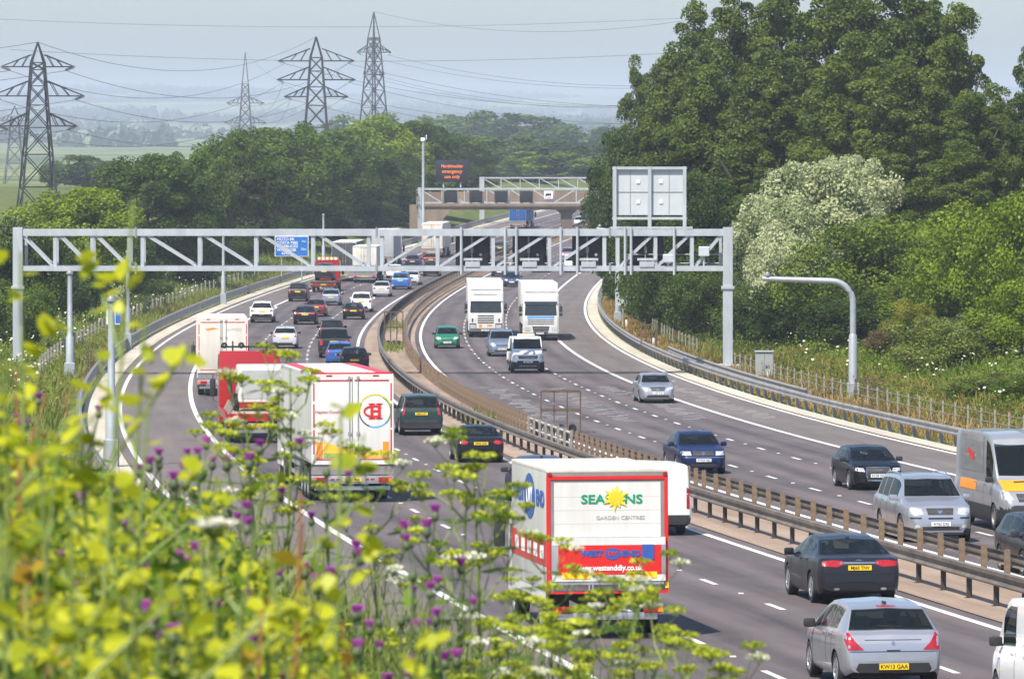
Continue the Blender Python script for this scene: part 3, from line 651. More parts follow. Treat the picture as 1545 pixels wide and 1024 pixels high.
# ================================================================== trees and shrubs
rg = np.random.default_rng(11)
bark_m = mat('bark', (0.05, 0.042, 0.034), rough=.9, scale=4, col2=(0.11, 0.095, 0.08), bump=.4)
LEAF = dict(
    dark=leafmat('leaf_dark', (0.014, 0.034, 0.005), (0.080, 0.130, 0.017)),
    poplar=leafmat('leaf_poplar', (0.018, 0.040, 0.005), (0.140, 0.190, 0.026), rough=.42),
    mid=leafmat('leaf_mid', (0.024, 0.054, 0.005), (0.125, 0.190, 0.018)),
    light=leafmat('leaf_light', (0.050, 0.100, 0.004), (0.230, 0.310, 0.014)),
    mid2=leafmat('leaf_warm', (0.032, 0.068, 0.004), (0.165, 0.230, 0.016)),
    olive=leafmat('leaf_olive', (0.032, 0.042, 0.012), (0.100, 0.115, 0.040)),
    yellow=leafmat('leaf_yellow', (0.10, 0.12, 0.010), (0.30, 0.30, 0.025)),
    white=leafmat('blossom_cream', (0.14, 0.19, 0.05), (0.50, 0.53, 0.30), scale=.8),
    elder=leafmat('leaf_elder', (0.045, 0.075, 0.010), (0.200, 0.240, 0.045)),
    brown=leafmat('leaf_brown', (0.07, 0.055, 0.02), (0.16, 0.12, 0.05)))
def unit(v): return v / np.maximum(np.linalg.norm(v, axis=-1, keepdims=True), 1e-9)
def leaf_quads(C, N, size, asp=.75):
    n = len(C); a = unit(np.cross(N, rg.normal(size=(n, 3)))); b = np.cross(N, a)
    s = size*(.6 + .8*rg.random((n, 1))); u = a*s*.5; v = b*s*.5*asp
    return np.stack([C - u, C - v*.9, C + u, C + v*.9], axis=1)     # a kite-like leaf
def crown(shape, w, h, zb, n_cl, n_lf, leaf, seed):
    global rg; rg = np.random.default_rng(seed)
    u = unit(rg.normal(size=(n_cl, 3))); rr = rg.random((n_cl, 1))**.38
    lob = unit(rg.normal(size=(9, 3))); lobs = .78 + .22*np.max(np.clip(u @ lob.T, 0, 1)**3, axis=1, keepdims=True)
    P = u*rr*lobs
    if shape == 'poplar':
        z = (P[:, 2:] + 1)/2; taper = np.clip(1.15 - .95*np.abs(z - .36)**1.25*1.25, .16, 1); P[:, :2] *= taper*1.12
    elif shape == 'bush': P[:, 2] = np.where(P[:, 2] < -.2, -.2 + (P[:, 2] + .2)*.55, P[:, 2])
    C = P*np.array([w/2, w/2, (h - zb)/2]) + np.array([0, 0, (h + zb)/2])
    cr = w*(.085 + .07*rg.random(n_cl))*(.8 if shape == 'poplar' else 1)
    k = rg.integers(0, n_cl, n_lf); d = unit(rg.normal(size=(n_lf, 3)) + unit(C[k] - np.array([0, 0, (h + zb)/2]))*.55 + np.array([0, 0, .25]))
    q = C[k] + d*(cr[k]*(.45 + .6*rg.random(n_lf)**.6))[:, None]*np.array([1, 1, .85])
    N = unit(d + rg.normal(size=(n_lf, 3))*.75 + np.array([0, 0, .45]))
    return leaf_quads(q, N, leaf)
def trunk_mb(h, r, zt, seed, limbs=6, spread=2.0):
    q = random.Random(seed); mb = MB(); mb.tube([(0, 0, -.6), (.05, 0, h*.2), (q.uniform(-.2, .2), q.uniform(-.2, .2), h*.5), (q.uniform(-.4, .4), 0, zt)], [r*1.25, r, r*.7, r*.2], 8)
    for k in range(limbs):
        a = 2*math.pi*k/limbs + q.random(); z = h*(.18 + .5*k/limbs); mb.tube([(0, 0, z), (math.cos(a)*spread*.5, math.sin(a)*spread*.5, z + h*.10), (math.cos(a)*spread, math.sin(a)*spread, z + h*.22)], [r*.5, r*.35, r*.1], 6)
    return mb
CROWN = {}
SPEC = dict(broad=(11, 14, 1.5, 110, 36000, .27), poplar=(9.5, 27, 1.5, 230, 80000, .25), bush=(7, 6, 0.0, 90, 25000, .16), far=(13, 14, .5, 70, 7000, .75))
def tree(shape, colr, px, py_top, Y, wpx, label, group='trees beside the motorway', name='broadleaf_tree', var=None, X=None):
    var = (var if var is not None else rnd.randrange(3 if shape != 'bush' else 2)); key = (shape, var); w, h, zb, nc, nl, lf = SPEC[shape]
    if key not in CROWN:
        o = quads('crown', crown(shape, w, h, zb, nc, nl, lf, 100 + 7*var + len(shape)), LEAF['mid']); CROWN[key] = o.data; bpy.data.objects.remove(o)
        tr = trunk_mb(h, .04*h*.55 if shape != 'bush' else .12, h*.8, var, spread=w*.3).build('trunk', bark_m, None, smooth=60); CROWN[key + ('t',)] = tr.data; bpy.data.objects.remove(tr)
    ck = key + (colr,)
    if ck not in CROWN: me = CROWN[key].copy(); me.materials[0] = LEAF[colr]; CROWN[ck] = me
    W0 = wpx/F*Y; k_ = 0
    while px < 720 and Y < 1000 and k_ < 120 and offset_of(pX(px, Y), Y) > -(19.5 + (.36 if shape != 'bush' else .3)*wpx/F*Y): Y += 5; k_ += 1
    x = pX(px, Y) if X is None else X; g = ground_z(x, Y) - .3; H = pz(py_top, Y) - g; W = wpx/F*Y
    t_ = thing(name, label, 'shrub' if shape == 'bush' else 'tree', (x, Y, g), rnd.random()*6.28, group)
    link('crown', CROWN[ck], t_); link('trunk', CROWN[key + ('t',)], t_); t_.scale = (W/w, W/w, H/h); return t_
LG = 'dense green tree in the woodland behind the left verge'
GL = 'trees of the woodland behind the left verge'
for px, top, Y, wp, c in ((225, 224, 395, 200, 'dark'), (330, 240, 440, 175, 'olive'), (405, 186, 520, 215, 'mid'), (352, 190, 540, 120, 'mid'), (300, 218, 500, 110, 'mid'), (500, 192, 540, 190, 'mid'), (455, 182, 560, 120, 'dark'), (570, 172, 580, 170, 'light'), (640, 182, 600, 130, 'dark'), (612, 176, 640, 130, 'mid'), (540, 230, 520, 150, 'mid'), (430, 245, 480, 150, 'dark'), (600, 235, 560, 150, 'mid'), (650, 250, 640, 110, 'mid'), (690, 200, 930, 110, 'mid'), (665, 192, 960, 110, 'dark'), (705, 250, 950, 90, 'mid')):
    tree('broad', c, px, top, Y, wp*1.08, LG, GL)
tree('broad', 'light', 118, 276, 350, 205, 'bright green rounded tree at the left, just right of the leftmost pylon', GL)
for px, top, Y, wp, c in ((30, 330, 320, 150, 'dark'), (95, 380, 315, 150, 'dark'), (175, 345, 370, 140, 'dark'), (255, 330, 395, 150, 'dark'), (330, 335, 430, 150, 'dark'), (400, 320, 470, 150, 'dark'), (470, 310, 510, 150, 'dark'), (545, 300, 560, 140, 'dark'), (610, 300, 620, 110, 'dark'), (25, 420, 290, 130, 'mid'), (285, 385, 410, 90, 'mid'), (215, 395, 372, 100, 'mid'), (690, 335, 850, 80, 'olive')):
    tree('bush', c, px, top, Y, wp, 'dark shady shrub under the trees on the left verge', 'shrubs below the left woodland', 'shrub')
tree('bush', 'white', 152, 425, 318, 80, 'cream flowering shrub under the dark trees on the left verge', None, 'flowering_shrub')
for px, top, Y, wp in ((130, 236, 1000, 120), (85, 242, 1050, 60), (165, 244, 980, 60), (40, 300, 900, 80), (90, 310, 860, 70)): tree('far', 'mid', px, top, Y, wp, 'hazy tree beyond the leftmost pylon at the field edge', 'hazy trees at the field edge')
for px, top, Y, wp, c in ((690, 172, 1850, 130, 'mid'), (745, 166, 1800, 150, 'mid'), (805, 178, 1750, 140, 'dark'), (860, 188, 1700, 130, 'mid'), (905, 192, 1700, 110, 'dark'), (660, 182, 1900, 110, 'mid'), (545, 176, 1900, 120, 'mid'), (600, 172, 1900, 120, 'mid'), (725, 205, 1500, 130, 'mid'), (690, 245, 1350, 130, 'mid'), (775, 202, 1250, 130, 'mid'), (830, 225, 1150, 130, 'light'), (870, 212, 1150, 120, 'dark'), (905, 230, 1100, 120, 'mid'), (740, 245, 1200, 120, 'mid'), (800, 262, 1050, 100, 'olive'), (640, 240, 1100, 110, 'mid'), (950, 240, 1200, 130, 'mid'), (1000, 220, 1250, 150, 'dark')):
    tree('far', c, px, top, Y, wp*1.1, 'hazy blue green tree beyond the concrete bridge', 'hazy trees beyond the bridge')
RGp = 'tall dark poplars crowded on the right'
RL = 'tall dark leafy poplar in the crowded stand above the right verge'
for px, top, Y, wp in ((1505, 120, 350, 110), (1045, -6, 420, 135), (1110, -40, 400, 150), (1180, -75, 410, 160), (1255, -60, 385, 170), (1330, -75, 390, 170), (1395, -55, 370, 160), (1440, -10, 365, 130), (1010, 70, 425, 115), (1075, 90, 385, 150), (1160, 60, 375, 150), (1290, 40, 365, 160), (1380, 70, 355, 150), (1470, 130, 345, 130), (1030, 160, 385, 140), (1130, 180, 365, 150), (1440, 200, 335, 130)):
    tree('poplar', 'poplar', px, top, Y, wp*1.12, RL, RGp, 'poplar_tree')
tree('poplar', 'poplar', 968, 68, 450, 95, 'slender poplar with a pointed top at the left end of the stand', RGp, 'poplar_tree')
tree('poplar', 'poplar', 1572, 8, 340, 120, 'tall poplar at the right frame edge beyond the gap of sky', RGp, 'poplar_tree')
for px, top, Y, wp in ((948, 185, 445, 130), (985, 240, 400, 140), (1060, 250, 360, 150), (925, 250, 470, 90)): tree('broad', 'dark', px, top, Y, wp, 'round dark tree at the foot of the poplar stand near the big sign board', 'trees at the foot of the poplars')
for px, top, Y, wp, lab in ((1240, 232, 335, 215, 'broad cream flowering tree in front of the tall poplars'),): tree('broad', 'white', px, top, Y, wp, lab, None, 'flowering_tree')
for px, top, Y, wp in ((1290, 224, 338, 150), (1180, 290, 330, 160)): tree('broad', 'white', px, top, Y, wp, 'cream flowering tree joining the broad one in front of the poplars', 'cream flowering trees', 'flowering_tree')
tree('bush', 'white', 1195, 330, 322, 150, 'low cream flowering tree just right of the gantry end', None, 'flowering_tree')
for px, top, Y, wp, c in ((1310, 325, 312, 230, 'mid2'), (1220, 410, 316, 170, 'dark'), (1150, 425, 325, 130, 'dark'), (1400, 330, 318, 190, 'light'), (1470, 305, 296, 190, 'light'), (1540, 285, 288, 170, 'light'), (1020, 330, 370, 140, 'dark'), (1075, 395, 350, 130, 'dark'), (1000, 400, 385, 110, 'dark'), (1290, 440, 300, 150, 'dark'), (1540, 420, 262, 150, 'light'), (1370, 420, 300, 140, 'mid2'), (960, 330, 430, 110, 'dark')):
    tree('bush', c, px, top, Y, wp*1.15, 'leafy green shrub on the right verge below the poplars', 'shrubs on the right verge', 'shrub')
tree('bush', 'elder', 1432, 478, 262, 190, 'rounded elder shrub with cream flower heads on the right verge', None, 'elder_shrub')
tree('bush', 'yellow', 1372, 450, 286, 90, 'yellow leaved shrub behind the elder on the right verge', None, 'yellow_shrub')
tree('bush', 'brown', 1335, 490, 282, 60, 'brownish thin shrub left of the elder on the right verge', None, 'brown_shrub')
for px, top, Y, wp, c in ((1490, 560, 236, 130, 'elder'), (1560, 560, 228, 130, 'mid'), (1230, 548, 287, 90, 'elder')): tree('bush', c, px, top, Y, wp, 'low pale green shrub behind the thin fence posts', 'low shrubs by the fence', 'shrub')
# ---------------------------------------------------------------- far woods and hedges, verge grasses (uncountable)
def far_wood():
    Q = []; cs = []
    bands = [(80, 275, 4200, 19), (-60, 70, 4600, 14), (180, 420, 5200, 17), (420, 700, 5600, 16), (600, 1000, 4200, 19), (850, 1250, 5000, 17)]
    for i in range(70): Yb = 5200 + 8400*rnd.random(); c = rnd.uniform(-200, 1700); bands.append((c - 60 - rnd.random()*170, c + 60 + rnd.random()*170, Yb, 12 + 9*rnd.random()))
    for a, b, Y, h in bands:
        n = int((b - a)/F*Y/4.6)
        for _ in range(n):
            px = a + (b - a)*rnd.random(); y = Y + rnd.uniform(-45, 45); x = pX(px, y); e = min(1, .45 + 1.1*math.sin(math.pi*(px - a)/(b - a)))
            cs.append((x, y, ground_z(x, y), h*e*(.6 + .5*rnd.random())))
    cs = np.array(cs); m = 34; n = len(cs)
    d = unit(rg.normal(size=(n*m, 3))); d[:, 2] = np.abs(d[:, 2]); k = np.repeat(np.arange(n), m)
    q = cs[k, :3] + d*cs[k, 3:4]*np.array([.5, .5, .95])*(.75 + .3*rg.random((n*m, 1)))
    stuff(quads('far_woodland', leaf_quads(q, unit(d + .5*rg.normal(size=(n*m, 3))), 5.0), leafmat('leaf_far', (0.016, 0.034, 0.012), (0.05, 0.08, 0.025), scale=.02)))
far_wood()
def blades(name, spots, hgt, wid, m, lean=.35, n_per=1):
    P = np.array(spots); n = len(P); hh = hgt*(.45 + .75*rg.random((n, 1))); a = rg.random(n)*6.28; t = np.stack([np.cos(a), np.sin(a), np.zeros(n)], 1); l = rg.normal(size=(n, 3))*lean; l[:, 2] = 1; l = unit(l)
    b0 = P - np.array([0, 0, .08]); tip = P + l*hh; w_ = t*wid*(.6 + .8*rg.random((n, 1)))
    return stuff(quads(name, np.stack([b0 - w_*.5, b0 + w_*.5, tip + w_*.25, tip - w_*.25], 1), m))
def verge_spots(o0, o1, y0, y1, n, pw=1.0):
    out = []
    for _ in range(n):
        Y = y0 + (y1 - y0)*rnd.random()**pw; q = onroad(o0 + (o1 - o0)*rnd.random(), Y); out.append((q.x, q.y, ground_z(q.x, q.y)))
    return out
gr_dry = leafmat('dry_grass', (0.16, 0.085, 0.022), (0.42, 0.30, 0.10), trans=.3, scale=.25)
gr_grn = leafmat('tall_grass', (0.06, 0.10, 0.012), (0.24, 0.28, 0.06), trans=.35, scale=.22)
gr_wht = leafmat('white_umbels', (0.30, 0.33, 0.16), (0.66, 0.66, 0.5), trans=.2, scale=.4)
blades('dry_verge_grass', verge_spots(18.9, 22.5, 185, 480, 34000), .50, .045, gr_dry, lean=.5)
blades('tall_verge_grass', verge_spots(20.8, 29, 185, 520, 26000), .75, .05, gr_grn, lean=.5)
blades('dry_verge_grass', verge_spots(20, 25, 205, 310, 8000), .65, .05, gr_dry, lean=.5)
blades('tall_verge_grass', verge_spots(-16.2, -27, 225, 640, 40000), .8, .06, gr_grn, lean=.5)
blades('dry_verge_grass', verge_spots(-15.9, -19, 240, 600, 9000), .6, .05, gr_dry, lean=.5)
def weeds(name, spots, m, size=.15, per=14, r_=.45):
    P = np.repeat(np.array(spots), per, 0); d = rg.normal(size=P.shape)*np.array([r_, r_, .3]); d[:, 2] = np.abs(d[:, 2])*(.4 + rg.random(len(P)))
    stuff(quads(name, leaf_quads(P + d + np.array([0, 0, .05]), unit(rg.normal(size=P.shape) + np.array([0, -.2, .8])), size, .6), m))
weeds('verge_weeds', verge_spots(21.8, 30, 190, 330, 3000), LEAF['light'])
weeds('verge_weeds', verge_spots(21, 29, 300, 500, 1700), LEAF['elder'])
weeds('verge_weeds', verge_spots(-16.8, -27, 230, 420, 2200), LEAF['light'])
weeds('verge_weeds', verge_spots(-16.3, -26, 260, 620, 1800), LEAF['elder'], .18)
weeds('verge_weeds', verge_spots(20.2, 24, 200, 320, 700), LEAF['brown'], .12)
sp_ = [(x, y, z + .9 + .5*rnd.random()) for x, y, z in verge_spots(23, 29, 200, 420, 260) + verge_spots(-17.5, -27, 240, 520, 700)]
sp_ = np.array(sp_); stuff(quads('white_umbel_flowers', leaf_quads(sp_, unit(rg.normal(size=sp_.shape)*.4 + np.array([0, -.5, 1])),   .15, 1.0), gr_wht))
md = [(q.x, q.y, q.z) for q in [onroad(1.6 + 1.4*rnd.random(), Y) for Y in [405 + rnd.gauss(0, 9) for _ in range(260)] + [352 + rnd.gauss(0, 4) for _ in range(240)] + [236 + rnd.gauss(0, 4) for _ in range(200)]]]
blades('median_weeds', md, .5, .06, gr_grn, lean=.6)
# ================================================================== cars
tyre_m = mat('tyre_rubber', (0.018, 0.018, 0.019), rough=0.85, var=0.2)
rim_m = mat('alloy_rim', (0.42, 0.43, 0.45), rough=0.35, metal=0.8, var=0.1)
steel_rim = mat('steel_rim', (0.22, 0.22, 0.23), rough=0.5, metal=0.5)
def _glass():
    m, t, p = _new('car_glass'); MATS['car_glass'] = m
    p.inputs['Base Color'].default_value = (0.010, 0.013, 0.014, 1); p.inputs['Roughness'].default_value = 0.03; p.inputs['Specular IOR Level'].default_value = 0.6
    tr = t.nodes.new('ShaderNodeBsdfTransparent'); tr.inputs[0].default_value = (0.55, 0.64, 0.62, 1)
    mx = t.nodes.new('ShaderNodeMixShader'); mx.inputs[0].default_value = 0.50
    t.links.new(p.outputs[0], mx.inputs[1]); t.links.new(tr.outputs[0], mx.inputs[2]); t.links.new(mx.outputs[0], t.nodes['Material Output'].inputs[0]); return m
glass_m = _glass()
cab_glass = mat('cab_glass', (0.012, 0.016, 0.019), rough=0.06, spec=0.5, var=0.5, scale=1.6, col2=(0.03, 0.037, 0.04))
seat_light = mat('seat_pale', (0.34, 0.35, 0.33), rough=0.9)
cabin_m = mat('cabin_lining', (0.035, 0.036, 0.037), rough=0.9)
black_trim = mat('black_trim', (0.022, 0.022, 0.023), rough=0.55, var=0.2)
chrome = mat('chrome_trim', (0.62, 0.63, 0.65), rough=0.15, metal=1.0, var=0.05)
lamp_red = mat('tail_lamp_red', (0.34, 0.004, 0.006), rough=0.15, var=0.25, scale=9, coat=1.0)
lamp_white = mat('head_lamp_clear', (0.62, 0.63, 0.64), rough=0.12, metal=0.4, var=0.25, scale=9, coat=1.0)
lamp_amber = mat('amber_lamp', (0.75, 0.20, 0.01), rough=0.2, var=0.15, coat=0.6)
plate_y = mat('yellow_plate', (0.82, 0.55, 0.012), rough=0.4, var=0.04)
plate_w = mat('white_plate', (0.80, 0.80, 0.78), rough=0.4, var=0.04)
ink = mat('black_ink', (0.012, 0.012, 0.014), rough=0.6)
white_ink = mat('white_ink', (0.8, 0.8, 0.78), rough=0.6, var=0.04)
well_m = mat('wheel_well', (0.012, 0.012, 0.012), rough=0.95)
seat_m = mat('seat_fabric', (0.20, 0.21, 0.20), rough=0.9)
def lerp(a, b, t): return a + (b - a) * t
class Loft:
    def __init__(s, sp):
        s.sp = sp; L = sp['L']; s.top = sp['top']; s.belt = sp['belt']
        s.tx, s.tz = zip(*s.top); s.bx, s.bz = zip(*s.belt)
        e = L / 2; rc = sp.get('rc', 0.84)
        s.px, s.pz_ = zip(*sp.get('plan', [(-e, rc), (-e + .06, rc + .07), (-e + .22, .965), (-e + .7, .995), (0, 1), (e - 1.0, .985), (e - .5, .95), (e - .22, .88), (e - .07, .77), (e, .66)]))
        s.clx, s.clz = zip(*sp.get('clear', [(-e, .30), (-e + .25, .22), (0, .18), (e - .3, .19), (e, .24)]))
    def ring(s, y):
        sp = s.sp; hw = sp['W'] / 2 * float(np.interp(y, s.px, s.pz_))
        zt = float(np.interp(y, s.tx, s.tz)); zb0 = float(np.interp(y, s.bx, s.bz)); zc = float(np.interp(y, s.clx, s.clz))
        zb = min(zb0, zt - 0.035); zb = max(zb, zc + .15); gh = sp['H'] - max(s.bz) if 'gh' not in sp else sp['gh']
        t = max(0, min(1, (zt - zb - .035) / (0.9 * gh)))
        rw = hw * lerp(0.90, sp['rw'], t); ez = zt - lerp(0.03, 0.085, t); ez = max(ez, zb + .004)
        m = (zb - zc)
        return [(0, zc), (.8*hw, zc), (.93*hw, zc + .03), (.975*hw, zc + .12*m + .03), (.995*hw, zc + .42*m), (1.0*hw, zc + .62*m), (.99*hw, zc + .80*m), (.965*hw, zb - .03*m), (.945*hw, zb), 
                (lerp(.945*hw, rw, .5) + .012*t, lerp(zb, ez, .5)), (rw, ez), (rw - .045 - .02*t, lerp(ez, zt, .58)), (.55*rw, zt - .012 - .012*t), (0, zt)]
    def pt(s, y, u, off=0.0):          # u in ring units 0..13, sign by off side handled by caller
        r = s.ring(y); i = max(0, min(len(r) - 2, int(u))); t = u - i
        a = r[max(i-1, 0)]; b = r[i]; c = r[i+1]; d = r[min(i+2, len(r)-1)]
        f = lambda k: 0.5*(2*b[k] + (c[k]-a[k])*t + (2*a[k]-5*b[k]+4*c[k]-d[k])*t*t + (3*b[k]-a[k]-3*c[k]+d[k])*t**3)
        if i in (0,): return Vector((lerp(b[0], c[0], t), y, lerp(b[1], c[1], t)))
        return Vector((max(0, f(0)), y, f(1)))
    def patch(s, mb, ya, yb, ua, ub, sides=(1,), off=0.006, ny=8, nu=8, mi=0, edge=None):
        for sd in sides:
            G = []
            for i in range(ny + 1):
                row = []
                for j in range(nu + 1):
                    y = lerp(ya, yb, i/ny); u = lerp(ua, ub, j/nu)
                    if edge: y, u = edge(i/ny, j/nu, y, u)
                    p = s.pt(y, u); e = .01
                    du = s.pt(y, min(13, u+.05)) - s.pt(y, max(0, u-.05)); dy = s.pt(y+e, u) - s.pt(y-e, u)
                    n = dy.cross(du)
                    if n.length > 1e-9: n.normalize()
                    if n.dot(p - Vector((0, y*.75, .45))) < 0: n = -n
                    p = p + n*off; row.append((p.x*sd, p.y, p.z))
                G.append(row)
            mb.grid(G, mi, flip=(sd < 0))
def poly_patch(bvh, poly, axis, sgn, off=0.006, cell=0.06):
    # a 2D outline pushed onto the body along an axis: axis 'y' poly=(x,z); axis 'x' poly=(y,z); returns verts, faces
    pts = []; n = len(poly)
    for i in range(n):
        a = Vector(poly[i]); b = Vector(poly[(i+1) % n]); k = max(1, int((b-a).length / cell))
        for j in range(k): pts.append(a + (b-a)*j/k)
    nb = len(pts); edges = [(i, (i+1) % nb) for i in range(nb)]
    x0 = min(p.x for p in pts); x1 = max(p.x for p in pts); y0 = min(p.y for p in pts); y1 = max(p.y for p in pts)
    def inside(q):
        c = False
        for i in range(nb):
            a, b = pts[i], pts[(i+1) % nb]
            if (a.y > q.y) != (b.y > q.y) and q.x < (b.x-a.x)*(q.y-a.y)/(b.y-a.y)+a.x: c = not c
        return c
    extra = []
    for i in range(1, int((x1-x0)/cell)+1):
        for j in range(1, int((y1-y0)/cell)+1):
            q = Vector((x0 + i*cell, y0 + j*cell))
            if inside(q) and min((q-p).length for p in pts) > cell*.5: extra.append(q)
    v, e, f = delaunay_2d_cdt(pts + extra, edges, [], 1, 1e-6)[:3]
    out = []
    for q in v:
        if axis == 'y':
            o = Vector((q.x, sgn*20, q.y)); d = Vector((0, -sgn, 0))
        else:
            o = Vector((sgn*20, q.x, q.y)); d = Vector((-sgn, 0, 0))
        hit = bvh.ray_cast(o, d, 40)
        if hit[0] is None:
            nr = bvh.find_nearest(Vector((q.x, sgn*2, q.y)) if axis == 'y' else Vector((sgn*1, q.x, q.y))); p, nn = nr[0], nr[1]
            out.append(p + nn*off)
        else:
            nn = hit[1]; nn = nn if nn.dot(d) < 0 else -nn
            out.append(hit[0] + (nn*0.5 - d*0.5).normalized()*off)
    return out, f
def patch_obj(name, bvh, polys, axis, sgn, m, parent, off=0.006, cell=0.06, mirror=False):
    mb = MB()
    for poly in polys:
        v, f = poly_patch(bvh, poly, axis, sgn, off, cell); mb.add(v, f)
    return mb.build(name, m, parent, smooth=50)
WHEELS = {}
def wheel(r, w_, style, parent, x, y, z=None, steer=0.0):
    sd = 1 if x > 0 else -1; key = (r, w_, style)
    if key not in WHEELS:
        mb = MB(); rr = r*.66
        mb.lathe([(-w_/2, rr), (-w_/2, r*.93), (-w_/2 + .03, r), (w_/2 - .03, r), (w_/2, r*.93), (w_/2 + .004, r*.8), (w_/2 - .004, rr)], 'x', 28)
        t_ = mb.build('tyre', tyre_m, None, smooth=40)
        mb = MB(); 
        mb.lathe([(w_/2 - .01, rr + .005), (w_/2 + .004, rr - .006), (w_/2 - .02, rr*.9), (w_/2 - .07, rr*.86)], 'x', 28)
        mb.lathe([(w_/2 - .08, rr*.88), (w_/2 - .08, .001)], 'x', 20, mi=1)
        if style == 'steel':
            mb.lathe([(w_/2 - .06, rr*.86), (w_/2 - .02, rr*.6), (w_/2 - .035, rr*.3), (w_/2 - .03, .001)], 'x', 20)
        elif style == 'truck':
            mb.lathe([(w_/2 - .05, rr*.9), (w_/2 - .11, rr*.55), (w_/2 - .05, rr*.42), (w_/2 - .02, rr*.38), (w_/2 - .02, .001)], 'x', 20)
        else:
            ns = style
            for k in range(ns):
                a = 2*math.pi*k/ns
                for da in (-.12, .12) if ns <= 6 else (0,):
                    p0 = Vector((w_/2 - .03, math.cos(a)*rr*.12, math.sin(a)*rr*.12)); p1 = Vector((w_/2 - .022, math.cos(a+da)*rr*.9, math.sin(a+da)*rr*.9))
                    mb.beam(p0, p1, .05 if ns <= 6 else .04, .03)
            mb.lathe([(w_/2 - .035, rr*.24), (w_/2 - .012, rr*.2), (w_/2 - .012, .001)], 'x', 14)
        ri = mb.build('rim', [steel_rim if style in ('steel', 'truck') else rim_m, well_m], None, smooth=40)
        WHEELS[key] = (t_.data, ri.data); bpy.data.objects.remove(t_); bpy.data.objects.remove(ri)
    e = bpy.data.objects.new('wheel', None); COL.objects.link(e); e.parent = parent; e.location = (x, y, r if z is None else z); e.empty_display_size = .2
    e.rotation_euler = (0, 0, 0 if sd > 0 else math.pi)
    for nm, me in zip(('tyre', 'rim'), WHEELS[key]): link(nm, me, e)
    return e
def number_plate(parent, x, y, z, facing, txt, m, w_=0.52, h=0.11, tilt=0.0):
    mb = MB(); mb.bbox(-w_/2, w_/2, -.008, .008, -h/2, h/2, .004)
    o = mb.build('number_plate', m, parent); o.location = (x, y, z); o.rotation_euler = (tilt, 0, 0)
    if txt:
        rot = (R(90), 0, 0) if facing < 0 else (R(90), 0, R(180))
        put_text(txt, h*.92, ink, o, (0, .010*facing, -.002), rot, bold=.002, sx=min(1.0, w_*.9/(len(txt)*h*.56)), ext=.001)
    return o
BODYC = {}
def tilt(Y, rz): return math.atan((zr(Y + 4) - zr(Y - 4)) / 8) * (1 if math.cos(rz) > 0 else -1)
